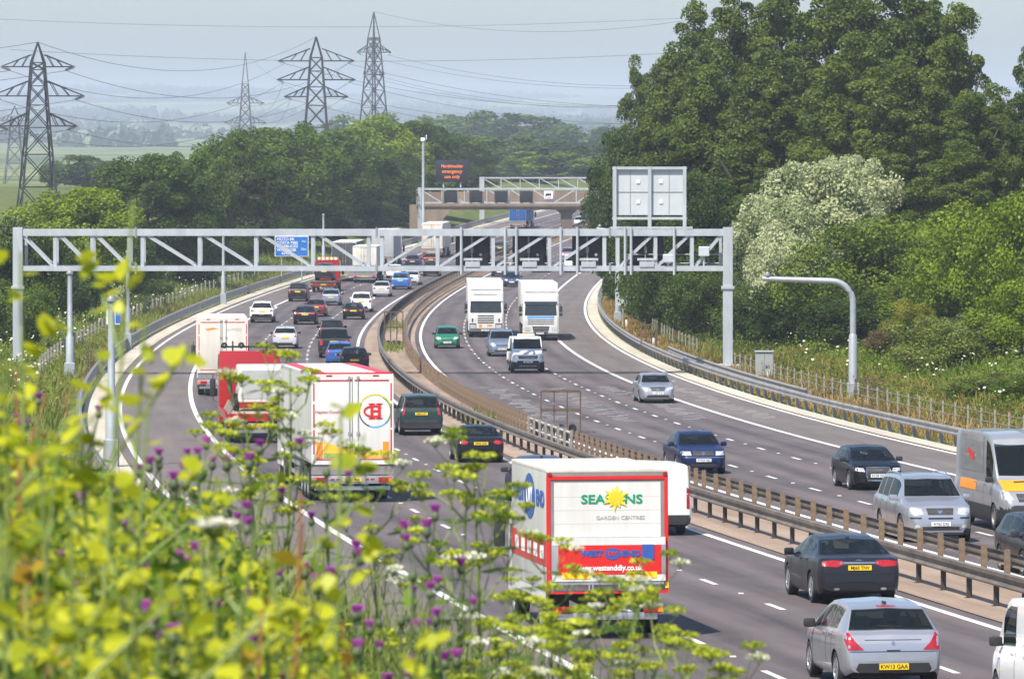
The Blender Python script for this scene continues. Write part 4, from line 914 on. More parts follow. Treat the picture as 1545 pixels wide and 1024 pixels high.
def car(kind, col, label, cat, X, Y, Z, rz, wheel_style=10, plate=None, group=None, detail=True, name=None):
    """body of the kind, in the paint, at a place; +y of the thing is the way it drives"""
    sp = KINDS[kind]; root = thing(name or sp['name'], label, cat, (X, Y, Z), rz, group); root.rotation_euler = (tilt(Y, rz), 0, rz)
    if kind not in BODYC:
        lf = Loft(sp); L, W = sp['L'], sp['W']; e = L/2
        ysn = [v for i, v in enumerate(sorted(set([round(v, 4) for v in list(np.linspace(-e, e, 84)) + list(np.linspace(sp['ws'][0]-.1, sp['ws'][1]+.02, 22)) + list(np.linspace(sp['rwn'][0]-.02, sp['rwn'][1]+.1, 20)) + [a for a, _ in sp['top']] + [a for a in lf.px]])))]; ysn = [v for i, v in enumerate(ysn) if i == 0 or v - ysn[i-1] > .004 or i == len(ysn) - 1]
        us = [0, .5, 1, 1.5, 2, 2.5, 3, 3.4, 3.7, 4, 4.5, 5, 5.5, 6, 6.5, 7, 7.4, 7.7, 8, 8.35, 8.7, 9.1, 9.5, 9.75, 10, 10.2, 10.4, 10.6, 10.8, 11, 11.2, 11.4, 11.6, 11.8, 12, 12.3, 12.65, 13]
        G = []
        for y in ysn:
            h = [lf.pt(y, u) for u in us]; G.append(h + [Vector((-q.x, q.y, q.z)) for q in h[-2:0:-1]])
        mb = MB(); n = len(G[0])
        mb.grid([r_ + [r_[0]] for r_ in G])
        # stitch: weld the seam and close both ends
        k = len(mb.v); mb.add([(0, -e, .5)], []); mb.add([(0, e, .5)], [])
        for j in range(n): mb.f.append((j + 1, j, k)); mb.m.append(0)
        b = (len(ysn) - 1)*(n + 1)
        for j in range(n): mb.f.append((b + j, b + j + 1, k + 1)); mb.m.append(0)
        me = bpy.data.meshes.new('body'); me.from_pydata(mb.v, [], mb.f); bm = bmesh.new(); bm.from_mesh(me)
        bmesh.ops.remove_doubles(bm, verts=bm.verts, dist=1e-4); bmesh.ops.recalc_face_normals(bm, faces=bm.faces)
        bvh = BVHTree.FromBMesh(bm); bm.to_mesh(me); bm.free()
        me.materials.append(black_trim); me.materials.append(well_m)
        o = link('body', me)
        # wheel wells
        cu = MB(); ra = sp['r']*1.13
        for sx in (-1, 1):
            for wy in (sp['wy'][0], sp['wy'][1]): cu.lathe([(sx*(W/2 - .30), .001), (sx*(W/2 - .30), ra), (sx*(W/2 + .2), ra), (sx*(W/2 + .2), .001)], 'x', 36, (0, wy, sp['r']))
        co = cu.build('cut', well_m); bmod = o.modifiers.new('b', 'BOOLEAN'); bmod.object = co; bmod.operation = 'DIFFERENCE'; bmod.solver = 'EXACT'
        try: bmod.material_mode = 'TRANSFER'
        except Exception: pass
        dg = bpy.context.evaluated_depsgraph_get(); dg.update()
        m2 = bpy.data.meshes.new_from_object(o.evaluated_get(dg)); bpy.data.objects.remove(o); bpy.data.objects.remove(co); me = m2
        wi = [i for i, q in enumerate(me.materials) if q == well_m]
        bm = bmesh.new(); bm.from_mesh(me)
        wins = [(sp['ws'][0], sp['ws'][1], 11.0, 13.1)] + ([(sp['rwn'][0], sp['rwn'][1], sp.get('rwu', 11.0), 13.1)] if sp.get('rwu', 11.0) < 12 else []) + [(a, b, 8.25, 9.8) for a, b in sp['sw']]
        rc_ = {}
        def u_of(y, x, z):
            ky = round(y, 2)
            if ky not in rc_: rc_[ky] = np.array([(q.x, q.z) for q in (lf.pt(ky, 8 + k*.1) for k in range(51))])
            d = (rc_[ky][:, 0] - x)**2 + (rc_[ky][:, 1] - z)**2; k = int(np.argmin(d))
            return 8 + k*.1 if d[k] < .0020 else -1
        kill = []; frit = set(); zmin = min(z for _, z in sp['belt']) - .05
        for f in bm.faces:
            c = f.calc_center_median()
            if c.z < zmin or (abs(f.normal.x) > .97 and c.z < zmin + .1): continue
            for (ya, yb, ua, ub) in wins:
                if ya + .015 < c.y < yb - .015:
                    u = u_of(c.y, abs(c.x), c.z)
                    if u < 0 or not (ua + .04 < u < ub - (.04 if ub < 13 else 0)): continue
                    if ya + .05 < c.y < yb - .05 and ua + .16 < u < ub - (.14 if ub < 13 else 0): kill.append(f)
                    else: frit.add(f)
        for f in bm.faces:
            c = f.calc_center_median(); f.smooth = True
            inw = any(abs(math.hypot(c.y - wy, c.z - sp['r']) - ra) < .02 and abs(c.x) < W/2 + .05 and abs(f.normal.x) < .3 and c.z > lf.ring(c.y)[0][1] + .02 for wy in sp['wy']) or any(math.hypot(c.y - wy, c.z - sp['r']) < ra and abs(abs(c.x) - (W/2 - .30)) < .02 for wy in sp['wy'])
            low = c.z < sp.get('trim_z', .0) and not inw
            f.material_index = 1 if inw or f in frit or (f.normal.z < -.8 and c.z < .32) else (2 if low else 0)
        for ed in bm.edges:
            if len(ed.link_faces) == 2 and (ed.calc_face_angle(0) > R(38)): ed.smooth = False
        bmesh.ops.delete(bm, geom=kill, context='FACES')
        me.materials.clear()
        for q in (black_trim, well_m, black_trim): me.materials.append(q)
        bm.to_mesh(me); bm.free(); me.name = 'body'
        BODYC[kind] = (lf, bvh, me)
    lf, bvh, me0 = BODYC[kind]; L, W, e = sp['L'], sp['W'], sp['L']/2
    me = me0.copy(); me.materials[0] = col; body = link('body', me, root)
    ws = sp['ws']; rwn = sp['rwn']
    bz = min(z for _, z in sp['belt']); hw = W/2
    mb = MB(); mb.box(-hw*.8, hw*.8, sp['rwn'][0] + .1, ws[1] - .25, bz - .35, bz - .32); mb.box(-hw*.78, hw*.78, ws[1] - .55, ws[1] - .2, bz - .3, bz - .04)
    mb.tube([(hw*.36 + .17*math.cos(k*.63), ws[1] - .62, bz - .05 + .17*math.sin(k*.63)) for k in range(11)], .018, 5); mb.build('dashboard', cabin_m, root)
    sm = seat_light if len(label) % 2 else seat_m
    rows = [ws[0] - .45] + ([(sp['rwn'][0] + sp['rwn'][1])/2 + .55] if not sp.get('van') else [])
    for y in rows:
        for sd in (1, -1):
            mb = MB(); mb.bbox(-.24, .24, -.09, .09, -.3, .22, .06); mb.bbox(-.13, .13, -.07, .05, .25, .44, .05); mb.beam((-.06, -.01, .2), (-.06, -.01, .28), .02); mb.beam((.06, -.01, .2), (.06, -.01, .28), .02); o = mb.build('seat', sm, root, smooth=50); o.location = (sd*hw*.42, y, bz - .02)
    mb = MB(); lf.patch(mb, ws[0], ws[1], 11.0 if 'wsu' not in sp else sp['wsu'], 13, (1, -1), off=.012, ny=18, nu=14, edge=lambda a, b, y, u: (y - .05*(1-b)**2, u)); mb.build('windscreen', glass_m, root, smooth=60)
    mb = MB(); lf.patch(mb, rwn[0], rwn[1], sp.get('rwu', 11.0), 13, (1, -1), off=.013, ny=18, nu=14); mb.build('rear_window', glass_m, root, smooth=60)
    if not sp.get('van'):
        for sd in (1, -1):
            for (ya, yb) in sp['sw']:
                mb = MB(); lf.patch(mb, ya, yb, 8.25, 9.8, (sd,), off=.005, ny=10, nu=5); mb.build('side_window', glass_m, root, smooth=60)
    else:
        for sd in (1, -1):
            for (ya, yb) in sp['sw']:
                mb = MB(); lf.patch(mb, ya, yb, 8.25, 9.75, (sd,), off=.006, ny=8, nu=5); mb.build('side_window', glass_m, root, smooth=60)
    # door shut lines as fine dark gaps, and handles
    if detail:
        mb = MB()
        for sd in (1, -1):
            for yd in sp['doors']: lf.patch(mb, yd - .010, yd + .010, 3.4, 8.1, (sd,), off=.002, ny=1, nu=10)
        mb.build('shut_line', well_m, root)
        for sd in (1, -1):
            for yd in sp['doors'][:-1]:
                q = lf.pt(yd + .22, 7.0); mb = MB(); mb.bbox(-.02, .02, -.09, .09, -.014, .014, .008); h_ = mb.build('door_handle', sp.get('handle_m', col), root); h_.location = ((q.x + .012)*sd, q.y, q.z - .02)
    for sd in (1, -1):
        q = lf.pt(sp['my'], 8.3); mb = MB(); mb.bbox(-.11, .11, -.055, .06, -.075, .085, .045); mb.beam((-.18*sd, -.01, -.06), (-.03*sd, 0, -.04), .05, .04)
        o = mb.build('wing_mirror', sp.get('mirror_m', col) if not sp.get('dark_mirror') else black_trim, root, smooth=50); o.location = ((q.x + .12)*sd, q.y, q.z + .05)
    for wy in sp['wy']:
        for sd in (1, -1): wheel(sp['r'], sp.get('tw', .215), wheel_style, root, sd*(W/2 - sp.get('tw', .215)/2 - .025), wy)
    def both(name, poly, sgn, m, mir=True, off=.008):
        for s_ in ((1, -1) if mir else (1,)): patch_obj(name, bvh, [[(x*s_, z) for x, z in poly]], 'y', sgn, m, root, off)
    for nm, poly, sgn, m, mir in sp['bits']: both(nm, poly, sgn, m if m else col, mir)
    # plates
    for sgn, (px_, pz_), pm in ((-1, sp['rplate'], plate_y), (1, sp['fplate'], plate_w)):
        h = bvh.ray_cast(Vector((0.0, sgn*20, pz_)), Vector((0, -sgn, 0)), 40); yy = h[0].y if h[0] else sgn*e
        number_plate(root, 0, yy + sgn*.022, pz_, sgn, plate if plate and ((plate[0] == 'r') == (sgn < 0)) and False else (plate if isinstance(plate, str) else None), pm)
    for ex in sp.get('extra', []): ex(root, lf, bvh, col)
    return root
def rect(x0, x1, z0, z1): return [(x0, z0), (x1, z0), (x1, z1), (x0, z1)]
def ell(cx, cz, a, b, n=16, t0=0): return [(cx + a*math.cos(2*math.pi*k/n + t0), cz + b*math.sin(2*math.pi*k/n + t0)) for k in range(n)]
def roof_rails(root, lf, bvh, col):
    sp = lf.sp
    for sd in (1, -1):
        mb = MB(); ya, yb = sp['rails']; mb.tube([(lambda q: (sd*(q.x), q.y, q.z + (.05 if 0 < i < 6 else .0)))(lf.pt(lerp(ya, yb, i/6), 11.0)) for i in range(7)], .018, 6)
        mb.build('roof_rail', black_trim if sp.get('rail_dark') else chrome, root, smooth=50)
def wiper(root, lf, bvh, col):
    h = bvh.ray_cast(Vector((.1, -20, lf.sp['wipz'])), Vector((0, 1, 0)), 40)
    if h[0]:
        mb = MB(); mb.beam((-.30, 0, .01), (.1, 0, -.01), .02, .02); o = mb.build('wiper', black_trim, root); o.location = h[0] + Vector((.0, -.015, .0))
def aerial(root, lf, bvh, col):
    q = lf.pt(lf.sp.get('aer', -1.2), 13); mb = MB(); mb.bbox(-.03, .03, -.08, .08, -.01, .045, .012); o = mb.build('aerial', black_trim, root); o.location = q
KINDS = {}
def kind(k, **s): KINDS[k] = s
def headlights(x0, x1, z0, z1, sk=.04): return [(x0, z0), (x1, z0 + sk), (x1 - .01, z1 + sk*.6), (x0 + .02, z1)]
def hatch_bits(tl, grille, bump_low, hl, extra=()):
    return [('tail_light', tl, -1, lamp_red, True), ('headlight', hl, 1, lamp_white, True), ('grille', grille, 1, black_trim, False), ('lower_grille', bump_low, 1, black_trim, False)] + list(extra)
# --- family hatchback (rounded tail, wide window)
kind('hatch', name='parked_none', L=4.28, W=1.815, H=1.5, rw=.70, r=.315, wy=(-1.33, 1.28), gh=.55,
     top=[(-2.14, .50), (-2.13, .62), (-2.10, .80), (-2.02, .95), (-1.93, 1.0), (-1.55, 1.36), (-1.42, 1.42), (-.9, 1.48), (-.2, 1.5), (.25, 1.46), (.55, 1.38), (1.35, .99), (1.7, .90), (1.95, .80), (2.07, .68), (2.14, .52)],
     belt=[(-2.14, 1.0), (-1.6, .99), (0, .93), (1.2, .88), (2.14, .8)], ws=(.56, 1.32), rwn=(-1.90, -1.52), sw=[(-1.25, -.5), (-.44, .35), (.4, 1.0)], doors=(-1.0, -.47, .85), my=.82, mirror_m=black_trim,
     rplate=(0, .40), fplate=(0, .42), wipz=1.08, aer=-1.25, rwu=10.9,
     bits=hatch_bits([(.86, .92), (.80, .68), (.52, .69), (.66, .82), (.76, .98), (.83, 1.0)], rect(-.5, .5, .52, .58), rect(-.55, .55, .28, .40), headlights(.45, .78, .60, .74),
        [('bumper_insert', [(-.62, .46), (-.70, .30), (.70, .30), (.62, .46)], -1, black_trim, False), ('bumper_seam', rect(-.78, .78, .655, .665), -1, well_m, False), ('tailgate_handle', rect(-.12, .12, .66, .69), -1, black_trim, False), ('badge', [(0, .76), (.035, .80), (0, .85), (-.035, .80)], -1, chrome, False), ('tailgate_line', rect(-.5, .5, .855, .862), -1, well_m, False), ('brake_light', rect(-.17, .17, 1.395, 1.42), -1, lamp_red, False)]), extra=[wiper, aerial])
# --- executive saloon with fastback roof
kind('saloon', name='x', L=4.96, W=1.877, H=1.46, rw=.69, r=.345, wy=(-1.47, 1.44), gh=.48,
     top=[(-2.48, .48), (-2.47, .66), (-2.44, .86), (-2.36, .98), (-2.25, 1.02), (-1.85, 1.07), (-1.05, 1.36), (-.6, 1.43), (-.1, 1.46), (.3, 1.42), (.62, 1.33), (1.42, 1.0), (1.9, .92), (2.22, .80), (2.4, .66), (2.48, .5)],
     belt=[(-2.48, 1.0), (-1.8, 1.0), (0, .94), (1.4, .90), (2.48, .8)], ws=(.64, 1.40), rwn=(-1.80, -1.03), sw=[(-1.25, -.5), (-.44, .35), (.4, 1.0)], doors=(-1.15, -.46, .95), my=.86,
     rplate=(0, .80), fplate=(0, .40), wipz=1.1, aer=-.95, 
     bits=hatch_bits([(.84, .84), (.50, .82), (.34, .88), (.36, .95), (.60, .965), (.82, .94)], [(-.36, .50), (.36, .50), (.40, .72), (-.40, .72)], rect(-.5, .5, .27, .38), headlights(.5, .80, .62, .76),
        [('bumper_seam', rect(-.84, .84, .665, .675), -1, well_m, False), ('badge', [(-.10, .96), (.0, .975), (.10, .945), (.0, .955)], -1, chrome, False), ('chrome_bar', rect(-.50, .50, .885, .925), -1, chrome, False), ('exhaust', ell(.52, .345, .07, .028), -1, chrome, True), ('bumper_insert', rect(-.45, .45, .28, .33), -1, black_trim, False)]), extra=[aerial])
# --- rounded coupe
kind('coupe', name='x', L=4.05, W=1.765, H=1.34, rw=.70, r=.32, wy=(-1.22, 1.2), gh=.44, rc=.82,
     top=[(-2.02, .42), (-2.01, .60), (-1.97, .76), (-1.88, .87), (-1.72, .92), (-1.45, .96), (-.75, 1.26), (-.4, 1.325), (-.05, 1.34), (.25, 1.30), (.5, 1.21), (1.05, .92), (1.5, .83), (1.8, .72), (1.97, .58), (2.02, .45)],
     belt=[(-2.02, .92), (-1.2, .91), (0, .87), (1.0, .84), (2.02, .7)], ws=(.5, 1.04), rwn=(-1.38, -.68), sw=[(-.85, -.4), (-.34, .7)], doors=(-.42, .8), my=.62,
     rplate=(0, .70), fplate=(0, .40), wipz=1.0, rwu=10.8, mirror_m=None,
     bits=hatch_bits(ell(.62, .74, .15, .075), rect(-.4, .4, .50, .58), rect(-.5, .5, .27, .38), headlights(.42, .74, .52, .64),
        [('spoiler', rect(-.55, .55, .86, .875), -1, black_trim, False), ('bumper_insert', rect(-.5, .5, .24, .275), -1, chrome, False)]))
KINDS['coupe']['mirror_m'] = black_trim
# --- compact tall off-roader with pillar lamps
kind('crv', name='x', L=4.55, W=1.78, H=1.69, rw=.76, r=.345, wy=(-1.28, 1.34), gh=.64, rc=.93, trim_z=.48,
     top=[(-2.27, .62), (-2.26, .74), (-2.23, 1.0), (-2.16, 1.12), (-1.95, 1.58), (-1.85, 1.64), (-1.2, 1.68), (-.2, 1.69), (.3, 1.66), (.6, 1.57), (1.2, 1.12), (1.75, 1.02), (2.05, .90), (2.2, .78), (2.27, .6)],
     belt=[(-2.27, 1.1), (0, 1.03), (1.2, 1.0), (2.27, .9)], ws=(.62, 1.18), rwn=(-2.14, -1.95), sw=[(-1.85, -1.1), (-1.02, -.3), (-.24, .75)], doors=(-1.06, -.27, .9), my=.8,
     rplate=(0, .90), fplate=(0, .48), wipz=1.2, rwu=10.9,
     bits=hatch_bits([(.80, .84), (.70, .86), (.66, 1.1), (.585, 1.52), (.64, 1.56), (.74, 1.12)], rect(-.4, .4, .70, .82), rect(-.5, .5, .34, .46), headlights(.46, .78, .72, .9),
        [('bumper_insert', rect(-.7, .7, .5, .66), -1, black_trim, False)]), extra=[wiper])
# --- big seven-seat estate off-roader
kind('suv', name='x', L=4.80, W=1.90, H=1.78, rw=.74, r=.37, wy=(-1.4, 1.46), gh=.64, rc=.92, trim_z=.40,
     top=[(-2.4, .60), (-2.39, .76), (-2.36, 1.05), (-2.30, 1.18), (-2.05, 1.66), (-1.95, 1.72), (-1.2, 1.77), (-.2, 1.78), (.35, 1.74), (.62, 1.66), (1.28, 1.20), (1.8, 1.10), (2.15, 1.0), (2.3, .86), (2.37, .7), (2.4, .56)],
     belt=[(-2.4, 1.12), (0, 1.08), (1.2, 1.06), (2.4, .95)], ws=(.64, 1.26), rwn=(-2.27, -2.05), sw=[(-1.9, -1.25), (-1.17, -.4), (-.33, .75)], doors=(-1.2, -.36, .95), my=.86,
     rplate=(0, .95), fplate=(0, .52), wipz=1.3, rails=(-1.9, .2), rwu=11,
     bits=hatch_bits([(.84, .95), (.72, .96), (.70, 1.2), (.66, 1.6), (.72, 1.62), (.80, 1.2)], [(-.34, .76), (.34, .76), (.37, .93), (-.37, .93)], rect(-.5, .5, .36, .45), [(.46, .76), (.70, .74), (.80, .82), (.80, .92), (.66, .95), (.50, .92)],
        [('fog_light', ell(.62, .46, .07, .05), 1, lamp_white, True), ('intake', rect(-.33, .33, .645, .69), 1, black_trim, False), ('intake', rect(.52, .8, .655, .70), 1, black_trim, True), ('grille_bar', [(-.18, .77), (-.13, .77), (.17, .92), (.12, .92)], 1, chrome, False), ('grille_badge', ell(0, .845, .06, .06), 1, chrome, False), ('skid_plate', rect(-.6, .6, .30, .35), 1, rim_m, False)]), extra=[roof_rails])
# --- compact premium hatch seen from the front
kind('a3', name='x', L=4.28, W=1.765, H=1.42, rw=.71, r=.325, wy=(-1.28, 1.29), gh=.48,
     top=[(-2.14, .5), (-2.12, .75), (-2.03, .95), (-1.7, 1.25), (-1.4, 1.37), (-.8, 1.42), (-.2, 1.42), (.2, 1.38), (.5, 1.29), (1.15, .98), (1.6, .92), (1.92, .83), (2.06, .72), (2.12, .6), (2.14, .48)],
     belt=[(-2.14, 1.0), (-1.6, .97), (0, .93), (1.2, .89), (2.14, .8)], ws=(.52, 1.13), rwn=(-1.98, -1.45), sw=[(-1.3, -.5), (-.44, .3), (.36, .85)], doors=(-1.0, -.47, .8), my=.72,
     rplate=(0, .75), fplate=(0, .50), wipz=1.05, mirror_m=black_trim,
     bits=hatch_bits([(.80, .80), (.55, .78), (.58, .92), (.80, .92)], [(-.36, .36), (.36, .36), (.40, .62), (.36, .76), (-.36, .76), (-.40, .62)], rect(.46, .72, .28, .40), [(.44, .62), (.74, .66), (.78, .76), (.48, .74)],
        [('grille_surround', [(-.36, .33), (.36, .33), (.42, .62), (.38, .785), (-.38, .785), (-.42, .62), (-.40, .62), (-.36, .765), (.36, .765), (.40, .62), (.345, .35), (-.345, .35), (-.40, .62), (-.42, .62)], 1, chrome, False),
         ('intake', rect(.46, .72, .28, .40), 1, black_trim, True)] + [('badge_ring', [(a, b) for a, b in ell(.055*k, .69, .034, .034, 12)] , 1, chrome, False) for k in (-1.5, -.5, .5, 1.5)]))
# --- three-box saloon seen from the front
kind('passat', name='x', L=4.68, W=1.745, H=1.46, rw=.72, r=.32, wy=(-1.34, 1.36), gh=.5,
     top=[(-2.34, .5), (-2.32, .8), (-2.25, .96), (-2.1, 1.0), (-1.75, 1.03), (-1.15, 1.36), (-.7, 1.44), (-.1, 1.46), (.25, 1.43), (.52, 1.35), (1.2, 1.0), (1.75, .92), (2.1, .84), (2.24, .74), (2.31, .62), (2.34, .5)],
     belt=[(-2.34, .98), (0, .94), (1.2, .91), (2.34, .8)], ws=(.54, 1.18), rwn=(-1.72, -1.12), sw=[(-1.2, -.5), (-.44, .3), (.36, .9)], doors=(-1.05, -.47, .85), my=.76,
     rplate=(0, .8), fplate=(0, .50), wipz=1.05,
     bits=hatch_bits([(.80, .75), (.50, .75), (.52, .92), (.80, .92)], [(-.36, .66), (.36, .66), (.38, .80), (-.38, .80)], rect(-.45, .45, .28, .38), [(.42, .66), (.73, .67), (.78, .76), (.74, .80), (.44, .80)],
        [('badge_ring', ell(0, .74, .07, .07), 1, chrome, False), ('bumper_strip', rect(-.78, .78, .585, .605), 1, chrome, False), ('grille_surround', rect(-.38, .38, .80, .815), 1, chrome, False), ('taillight_bar', rect(-.4, .4, .6, .62), -1, chrome, False)]))
kind('merc', **{**KINDS['passat'], 'bits': hatch_bits([(.80, .75), (.55, .75), (.56, .92), (.80, .92)], [(-.32, .62), (.32, .62), (.38, .80), (-.38, .80)], [(-.6, .28), (.6, .28), (.5, .42), (-.5, .42)], [(.44, .66), (.72, .68), (.78, .82), (.70, .82), (.46, .76)],
        [('badge_ring', ell(0, .72, .085, .085), 1, chrome, False), ('grille_bar', rect(-.35, .35, .715, .73), 1, chrome, False), ('bumper_strip', rect(-.7, .7, .24, .27), 1, chrome, False)])})
# --- tall people carrier and estate for the middle distance
kind('mpv', **{**KINDS['crv'], 'L': 4.5, 'W': 1.83, 'H': 1.64, 'trim_z': 0.0, 'r': .325, 'rc': .9, 'plan': [(-2.27, .88), (-2.2, .95), (-2.05, .98), (-1.5, 1), (0, 1), (1.3, .985), (1.8, .93), (2.05, .85), (2.2, .75), (2.27, .64)],
     'bits': hatch_bits([(.82, .80), (.62, .82), (.66, 1.02), (.74, 1.06), (.82, 1.0)], rect(-.4, .4, .66, .76), rect(-.5, .5, .30, .42), headlights(.46, .78, .70, .86), [('bumper_insert', rect(-.6, .6, .32, .42), -1, black_trim, False)])})
kind('offroad', name='x', L=4.85, W=1.93, H=1.86, rw=.84, r=.385, wy=(-1.42, 1.45), gh=.66, rc=.97, square=True, trim_z=.46,
     top=[(-2.42, .62), (-2.41, .9), (-2.40, 1.15), (-2.36, 1.2), (-2.26, 1.78), (-2.18, 1.84), (-1.2, 1.86), (.2, 1.86), (.5, 1.80), (1.05, 1.25), (1.9, 1.18), (2.25, 1.1), (2.36, .95), (2.42, .6)],
     belt=[(-2.42, 1.16), (0, 1.13), (1.2, 1.1), (2.42, 1.0)], ws=(.52, 1.03), rwn=(-2.35, -2.26), sw=[(-2.1, -1.3), (-1.2, -.4), (-.3, .6)], doors=(-1.25, -.35, .8), my=.7,
     rplate=(0, 1.02), fplate=(0, .6), wipz=1.3, rwu=10.9,
     bits=hatch_bits([(.90, .80), (.72, .80), (.72, 1.16), (.90, 1.16)], rect(-.5, .5, .85, .97), rect(-.5, .5, .4, .55), rect(.55, .85, .85, 1.0), [('bumper_insert', rect(-.75, .75, .5, .7), -1, black_trim, False)]), extra=[wiper], dark_mirror=True)
kind('evoque', **{**KINDS['crv'], 'L': 4.36, 'W': 1.90, 'H': 1.63, 'rw': .70, 'r': .37, 'trim_z': .52,
     'bits': hatch_bits([(.90, .88), (.62, .90), (.62, 1.02), (.86, 1.05)], rect(-.4, .4, .76, .84), rect(-.5, .5, .34, .5), headlights(.5, .8, .78, .9), [('bumper_insert', rect(-.8, .8, .48, .70), -1, black_trim, False)])})
kind('small', **{**KINDS['hatch'], 'L': 4.1, 'W': 1.74, 'H': 1.48, 'wy': (-1.27, 1.22), 'top': [(-2.05, .5), (-2.03, .75), (-1.97, .95), (-1.9, 1.0), (-1.6, 1.34), (-1.5, 1.41), (-.9, 1.47), (-.2, 1.48), (.25, 1.44), (.55, 1.36), (1.3, .98), (1.65, .90), (1.9, .78), (2.0, .66), (2.05, .5)],
     'rplate': (0, .72), 'rwn': (-1.87, -1.58), 'bits': hatch_bits([(.82, .78), (.60, .78), (.66, .98), (.78, 1.02)], rect(-.4, .4, .55, .64), rect(-.5, .5, .28, .40), headlights(.42, .76, .62, .76), [('bumper_insert', rect(-.5, .5, .30, .40), -1, black_trim, False)])})
# --- small panel van
kind('vanlet', name='x', L=4.78, W=1.90, H=1.97, rw=.90, r=.33, wy=(-1.4, 1.55), gh=.86, rc=.97, van=True, square=True, trim_z=.48,
     top=[(-2.39, .62), (-2.385, 1.2), (-2.36, 1.84), (-2.32, 1.93), (-2.2, 1.965), (-.5, 1.97), (.6, 1.95), (.9, 1.86), (1.75, 1.2), (2.1, 1.08), (2.28, .92), (2.36, .74), (2.39, .5)],
     belt=[(-2.39, 1.1), (0, 1.1), (1.4, 1.05), (2.39, .9)], ws=(.95, 1.70), rwn=(-2.377, -2.362), rwu=12.99, sw=[(.1, 1.1)], doors=(-.9, .02, 1.2), my=1.15,
     rplate=(0, .75), fplate=(0, .55), wipz=1.3, dark_mirror=True,
     bits=hatch_bits([(.925, .72), (.84, .72), (.84, 1.30), (.925, 1.30)], rect(-.5, .5, .66, .76), rect(-.5, .5, .3, .46), headlights(.5, .82, .7, .9), [('bumper', rect(-.92, .92, .36, .56), -1, black_trim, False), ('door_gap', rect(-.006, .006, .6, 1.85), -1, well_m, False)]))
# ------------------------------------------------------------------ where they drive
def heading(X, Y): return -math.atan(slope(Y))
def drive(kind_, col, label, px, py, way, cat='car', name='parked_car', **k):
    X, Y = unp(px, py); L = KINDS[kind_]['L'] if kind_ in KINDS else k.pop('L')
    th = heading(X, Y); fwd = Vector((-math.sin(th), math.cos(th), 0))
    c = Vector((X, Y, 0)) + fwd*L/2
    pitch = 0
    return car(kind_, col, label, cat, c.x, c.y, zr(c.y) + .004, th if way > 0 else th + math.pi, name=name, **k)
silver = paint('silver', (0.42, 0.43, 0.46), metal=.65, rough=.28)
darkgrey = paint('dark_grey', (0.014, 0.014, 0.019), metal=.3)
black_p = paint('black', (0.005, 0.005, 0.007))
navy = paint('navy', (0.006, 0.012, 0.055))
blue_p = paint('blue', (0.015, 0.12, 0.42), metal=.2)
white_p = paint('white', (0.78, 0.78, 0.76))
green_p = paint('green', (0.012, 0.17, 0.085), metal=.2)
darkgreen = paint('dark_green', (0.010, 0.030, 0.028), metal=.2)
burgundy = paint('burgundy', (0.12, 0.012, 0.02), metal=.2)
palesilver = paint('pale_silver', (0.55, 0.56, 0.57), metal=.4)
bluegrey = paint('blue_grey', (0.20, 0.25, 0.33), metal=.5)
pinkish = paint('pale_violet', (0.30, 0.16, 0.26), metal=.3)
CARS = []
def C_(*a, **k): CARS.append(drive(*a, **k))
# left carriageway, driving away (pixel = middle of the tail where it meets the road)
C_('hatch', silver, 'silver hatchback nearest the camera with wide dark rear window and red corner lamps', 1349, 1040, 1, name='hatchback', plate='KW13 GAA', wheel_style=9)
C_('saloon', darkgrey, 'dark grey saloon with chrome tail bar just ahead of the nearest silver hatchback', 1298, 912, 1, name='saloon_car', plate='MJ60 TNV', wheel_style=10)
C_('coupe', black_p, 'black rounded coupe with oval red tail lamps ahead of the garden centre truck', 726, 698, 1, name='coupe_car', plate='KP52 AXE', wheel_style=6)
C_('crv', darkgreen, 'dark green off-roader with tall red pillar lamps beside the big white trailer', 636, 657, 1, name='off_roader', plate='LM04 UYT', wheel_style=5)
C_('small', navy, 'blue car mostly hidden in front of the garden centre box truck', 822, 762, 1, name='hatchback')
C_('vanlet', white_p, 'white panel van just right of the garden centre box truck', 990, 808, 1, cat='van', name='panel_van', wheel_style='steel')
C_('small', paint('deep_blue', (.012, .07, .26)), 'blue hatchback just above the roof of the big white trailer', 513, 553, 1, name='hatchback')
C_('small', black_p, 'dark car squeezed in beside the blue hatchback above the white trailer roof', 535, 562, 1, name='hatchback')
C_('offroad', darkgrey, 'dark square off-roader with yellow plate ahead of the blue hatchback', 504, 540, 1, name='off_roader')
C_('crv', black_p, 'black tall car directly in front of the dark square off-roader', 500, 519, 1, name='tall_car')
C_('small', palesilver, 'pale rounded car in the left lane beside the white curtain box truck', 430, 526, 1, name='hatchback')
C_('saloon', black_p, 'black saloon in the middle lane behind the burgundy saloon', 460, 490, 1, name='saloon_car')
C_('passat', burgundy, 'burgundy saloon between the black saloon and the silver hatchback', 476, 478, 1, name='saloon_car')
C_('small', bluegrey, 'light blue grey hatchback ahead of the burgundy saloon', 499, 461, 1, name='hatchback')
C_('coupe', black_p, 'black coupe-like saloon with wide red lamps behind the white people carrier', 533, 482, 1, name='saloon_car')
C_('mpv', white_p, 'white people carrier ahead of the black coupe-like saloon', 545, 471, 1, name='people_carrier')
C_('passat', palesilver, 'pale silver saloon nearest the central barrier below the gantry', 575, 448, 1, name='saloon_car')
C_('evoque', white_p, 'white off-roader with dark bumper in the left lane beyond the curtain box truck', 395, 487, 1, name='off_roader')
C_('mpv', darkgrey, 'dark grey people carrier in the left lane behind the recovery truck', 449, 455, 1, name='people_carrier')
C_('mpv', blue_p, 'bright blue people carrier under the gantry next to a silver car', 604, 437, 1, name='people_carrier')
C_('small', palesilver, 'small silver car just right of the bright blue people carrier', 621, 430, 1, name='hatchback')
